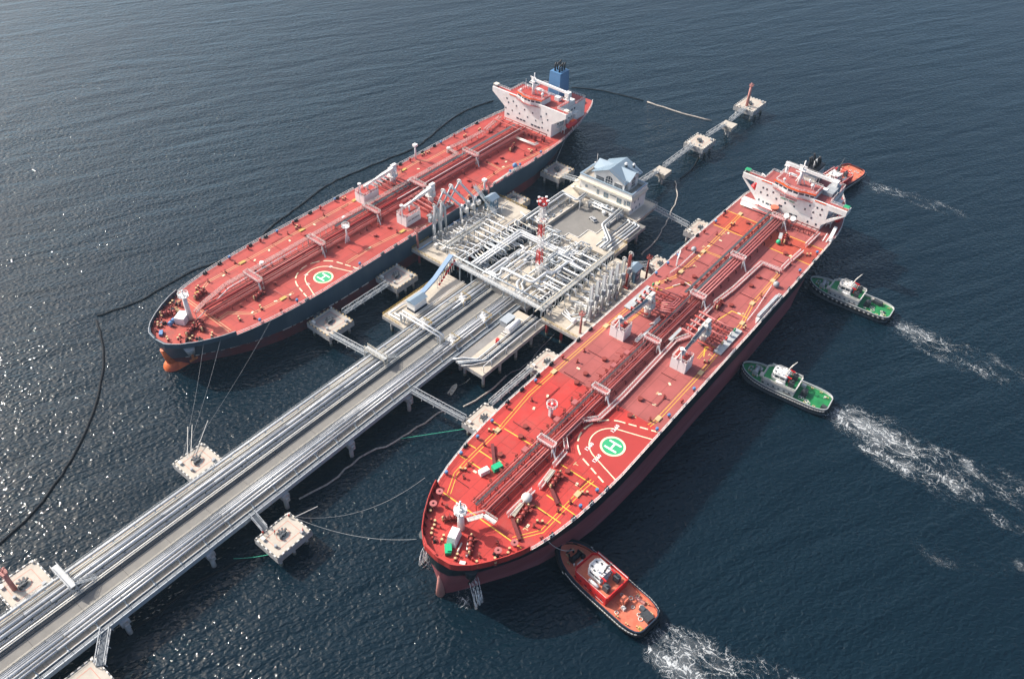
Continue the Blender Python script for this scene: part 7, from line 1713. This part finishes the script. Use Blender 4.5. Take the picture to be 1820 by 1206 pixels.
boom([(793,727),(765,744),(740,760),(715,776),(685,792),(640,814),(600,845),(560,873),(515,897)],'boom_pale','mottled boom drifting between green rope and trestle',.3,.6,9)
boom([(452,985),(420,1001),(370,1024),(320,1058),(280,1092),(240,1116),(222,1138)],'boom_dark','dark boom skirting the long trestle shadow beyond the worker dolphin',.35,.4,10)

# ================================================================= FOAM
def foam_mat(name, w0, sc_):
    mt = bpy.data.materials.new(name); mt.use_nodes = True; n = mt.node_tree.nodes; l = mt.node_tree.links; b = n['Principled BSDF']
    b.inputs['Base Color'].default_value = (.72,.76,.78,1); b.inputs['Roughness'].default_value = .8
    tc = n.new('ShaderNodeTexCoord')
    def tex(scale, det, dist, off=0, rough=.55):
        mp = n.new('ShaderNodeMapping'); mp.inputs['Location'].default_value = (off, off*.7, 0); mp.inputs['Rotation'].default_value = (0,0,.5); mp.inputs['Scale'].default_value = (1,.62,1); l.new(tc.outputs['Object'], mp.inputs[0])
        t = n.new('ShaderNodeTexNoise'); t.inputs['Scale'].default_value = scale; t.inputs['Detail'].default_value = det; t.inputs['Distortion'].default_value = dist; t.inputs['Roughness'].default_value = rough
        l.new(mp.outputs[0], t.inputs['Vector']); return t.outputs['Fac']
    sp = n.new('ShaderNodeSeparateXYZ'); l.new(tc.outputs['UV'], sp.inputs[0])
    def M2(op, p, q=0.0, r=None):
        k = n.new('ShaderNodeMath'); k.operation = op
        for i, v in enumerate((p, q, r)):
            if v is None: continue
            if isinstance(v, (int,float)): k.inputs[i].default_value = v
            else: l.new(v, k.inputs[i])
        return k.outputs[0]
    edge = M2('MULTIPLY', sp.outputs[0], sp.outputs[1])       # UV.x strength along the wake, UV.y 1 on its centreline
    patch = M2('SUBTRACT', tex(.13, 3, .6, 3), .5)
    drive = M2('ADD', M2('MULTIPLY', edge, .9), M2('MULTIPLY', patch, 3.2))
    drive = M2('MAXIMUM', drive, 0.0)
    def lace(fac, k): return M2('DIVIDE', M2('SUBTRACT', M2('MULTIPLY', drive, k), M2('ABSOLUTE', M2('SUBTRACT', fac, .5))), .022)
    f = M2('MAXIMUM', lace(tex(sc_, 4, 1.6), w0), M2('MAXIMUM', lace(tex(sc_*2.1, 3, 1.2, 9), w0*.75), lace(tex(sc_*4.5, 2, .8, 5), w0*.45)))
    f = M2('MINIMUM', M2('MAXIMUM', f, 0.0), 1.0)
    soft = M2('MULTIPLY', M2('MAXIMUM', M2('SUBTRACT', M2('ADD', edge, M2('MULTIPLY', patch, 3.4)), .75), 0.0), tex(1.3, 6, 1.0, 2, .75))
    f = M2('MAXIMUM', M2('MULTIPLY', f, M2('ADD', M2('MULTIPLY', tex(.9, 5, .5, 7, .7), 1.5), -.12)), M2('MULTIPLY', soft, w0*22))
    f = M2('MINIMUM', M2('MAXIMUM', f, 0.0), 1.0)
    al = M2('MULTIPLY', f, M2('MINIMUM', M2('MULTIPLY', edge, 3.0), .95))
    l.new(al, b.inputs['Alpha']); return mt
M['foam'] = foam_mat('foam', .025, .19); M['foam_thin'] = foam_mat('foam_thin', .014, .28)
def wake(pix, widths, strength, label, m_='foam'):
    P = [at(x,y,0) for x,y in pix]; n = len(P); vs = []; uv = []; K = 8
    for i in range(n):
        d = (P[min(n-1,i+1)]-P[max(0,i-1)]).normalized(); nn = Vector((-d.y,d.x,0))
        for j in range(K+1):
            q = P[i]+nn*(widths[i]*(j/K-.5)); vs.append((q.x,q.y,.06)); uv.append((strength[i], math.sin(math.pi*j/K)**.7))
    b = MB(); fs = []
    for i in range(n-1):
        for j in range(K): fs.append((i*(K+1)+j,(i+1)*(K+1)+j,(i+1)*(K+1)+j+1,i*(K+1)+j+1))
    b.add(vs, fs); o = put(b, 'wake_foam', m_, None, label=label, kind='stuff')
    lay = o.data.uv_layers.new(name='wake')
    for p in o.data.polygons:
        for li, vi in zip(p.loop_indices, p.vertices): lay.data[li].uv = uv[vi]
    return o
wake([(1466,728),(1500,742),(1560,772),(1630,812),(1700,850),(1760,880),(1850,915)],[8,17,24,28,29,30,30],[.5,1.3,1.2,.95,.7,.5,.3],'white churned wake behind the middle green tug')
wake([(1578,570),(1610,585),(1650,602),(1700,628),(1760,655),(1850,690)],[7,15,19,20,20,18],[.4,1.0,.85,.6,.4,.2],'white churned wake behind the green tug nearer the stern')
wake([(1145,1122),(1165,1138),(1205,1160),(1260,1185),(1330,1215),(1420,1260),(1520,1300)],[7,14,18,20,21,21,18],[.4,1.2,1.2,1.0,.7,.4,.05],'white churned wake behind the orange tug at the bottom')
wake([(1525,322),(1560,335),(1610,348),(1660,365),(1720,385)],[4,12,13,12,10],[.2,.8,.6,.5,.2],'thin foam trail behind the half-hidden orange tug')
wake([(1625,955),(1660,985),(1710,998),(1770,1005),(1840,1010)],[6,10,8,8,8],[.3,.42,.42,.35,.3],'faint foam streaks towards the right edge','foam_thin')
wake([(1380,285),(1400,300),(1430,278),(1460,262)],[6,10,10,6],[.1,.45,.45,.1],'specks of foam beside the maroon tanker\'s stern','foam_thin')
wake([(800,1052),(828,1058),(862,1062)],[6,10,7],[.6,1.3,.6],'froth where water pours from the maroon tanker\'s bow')
wake([(756,1010),(768,985),(775,970)],[4,7,4],[.6,1.2,.6],'froth at the jetty side of the maroon tanker\'s stem')
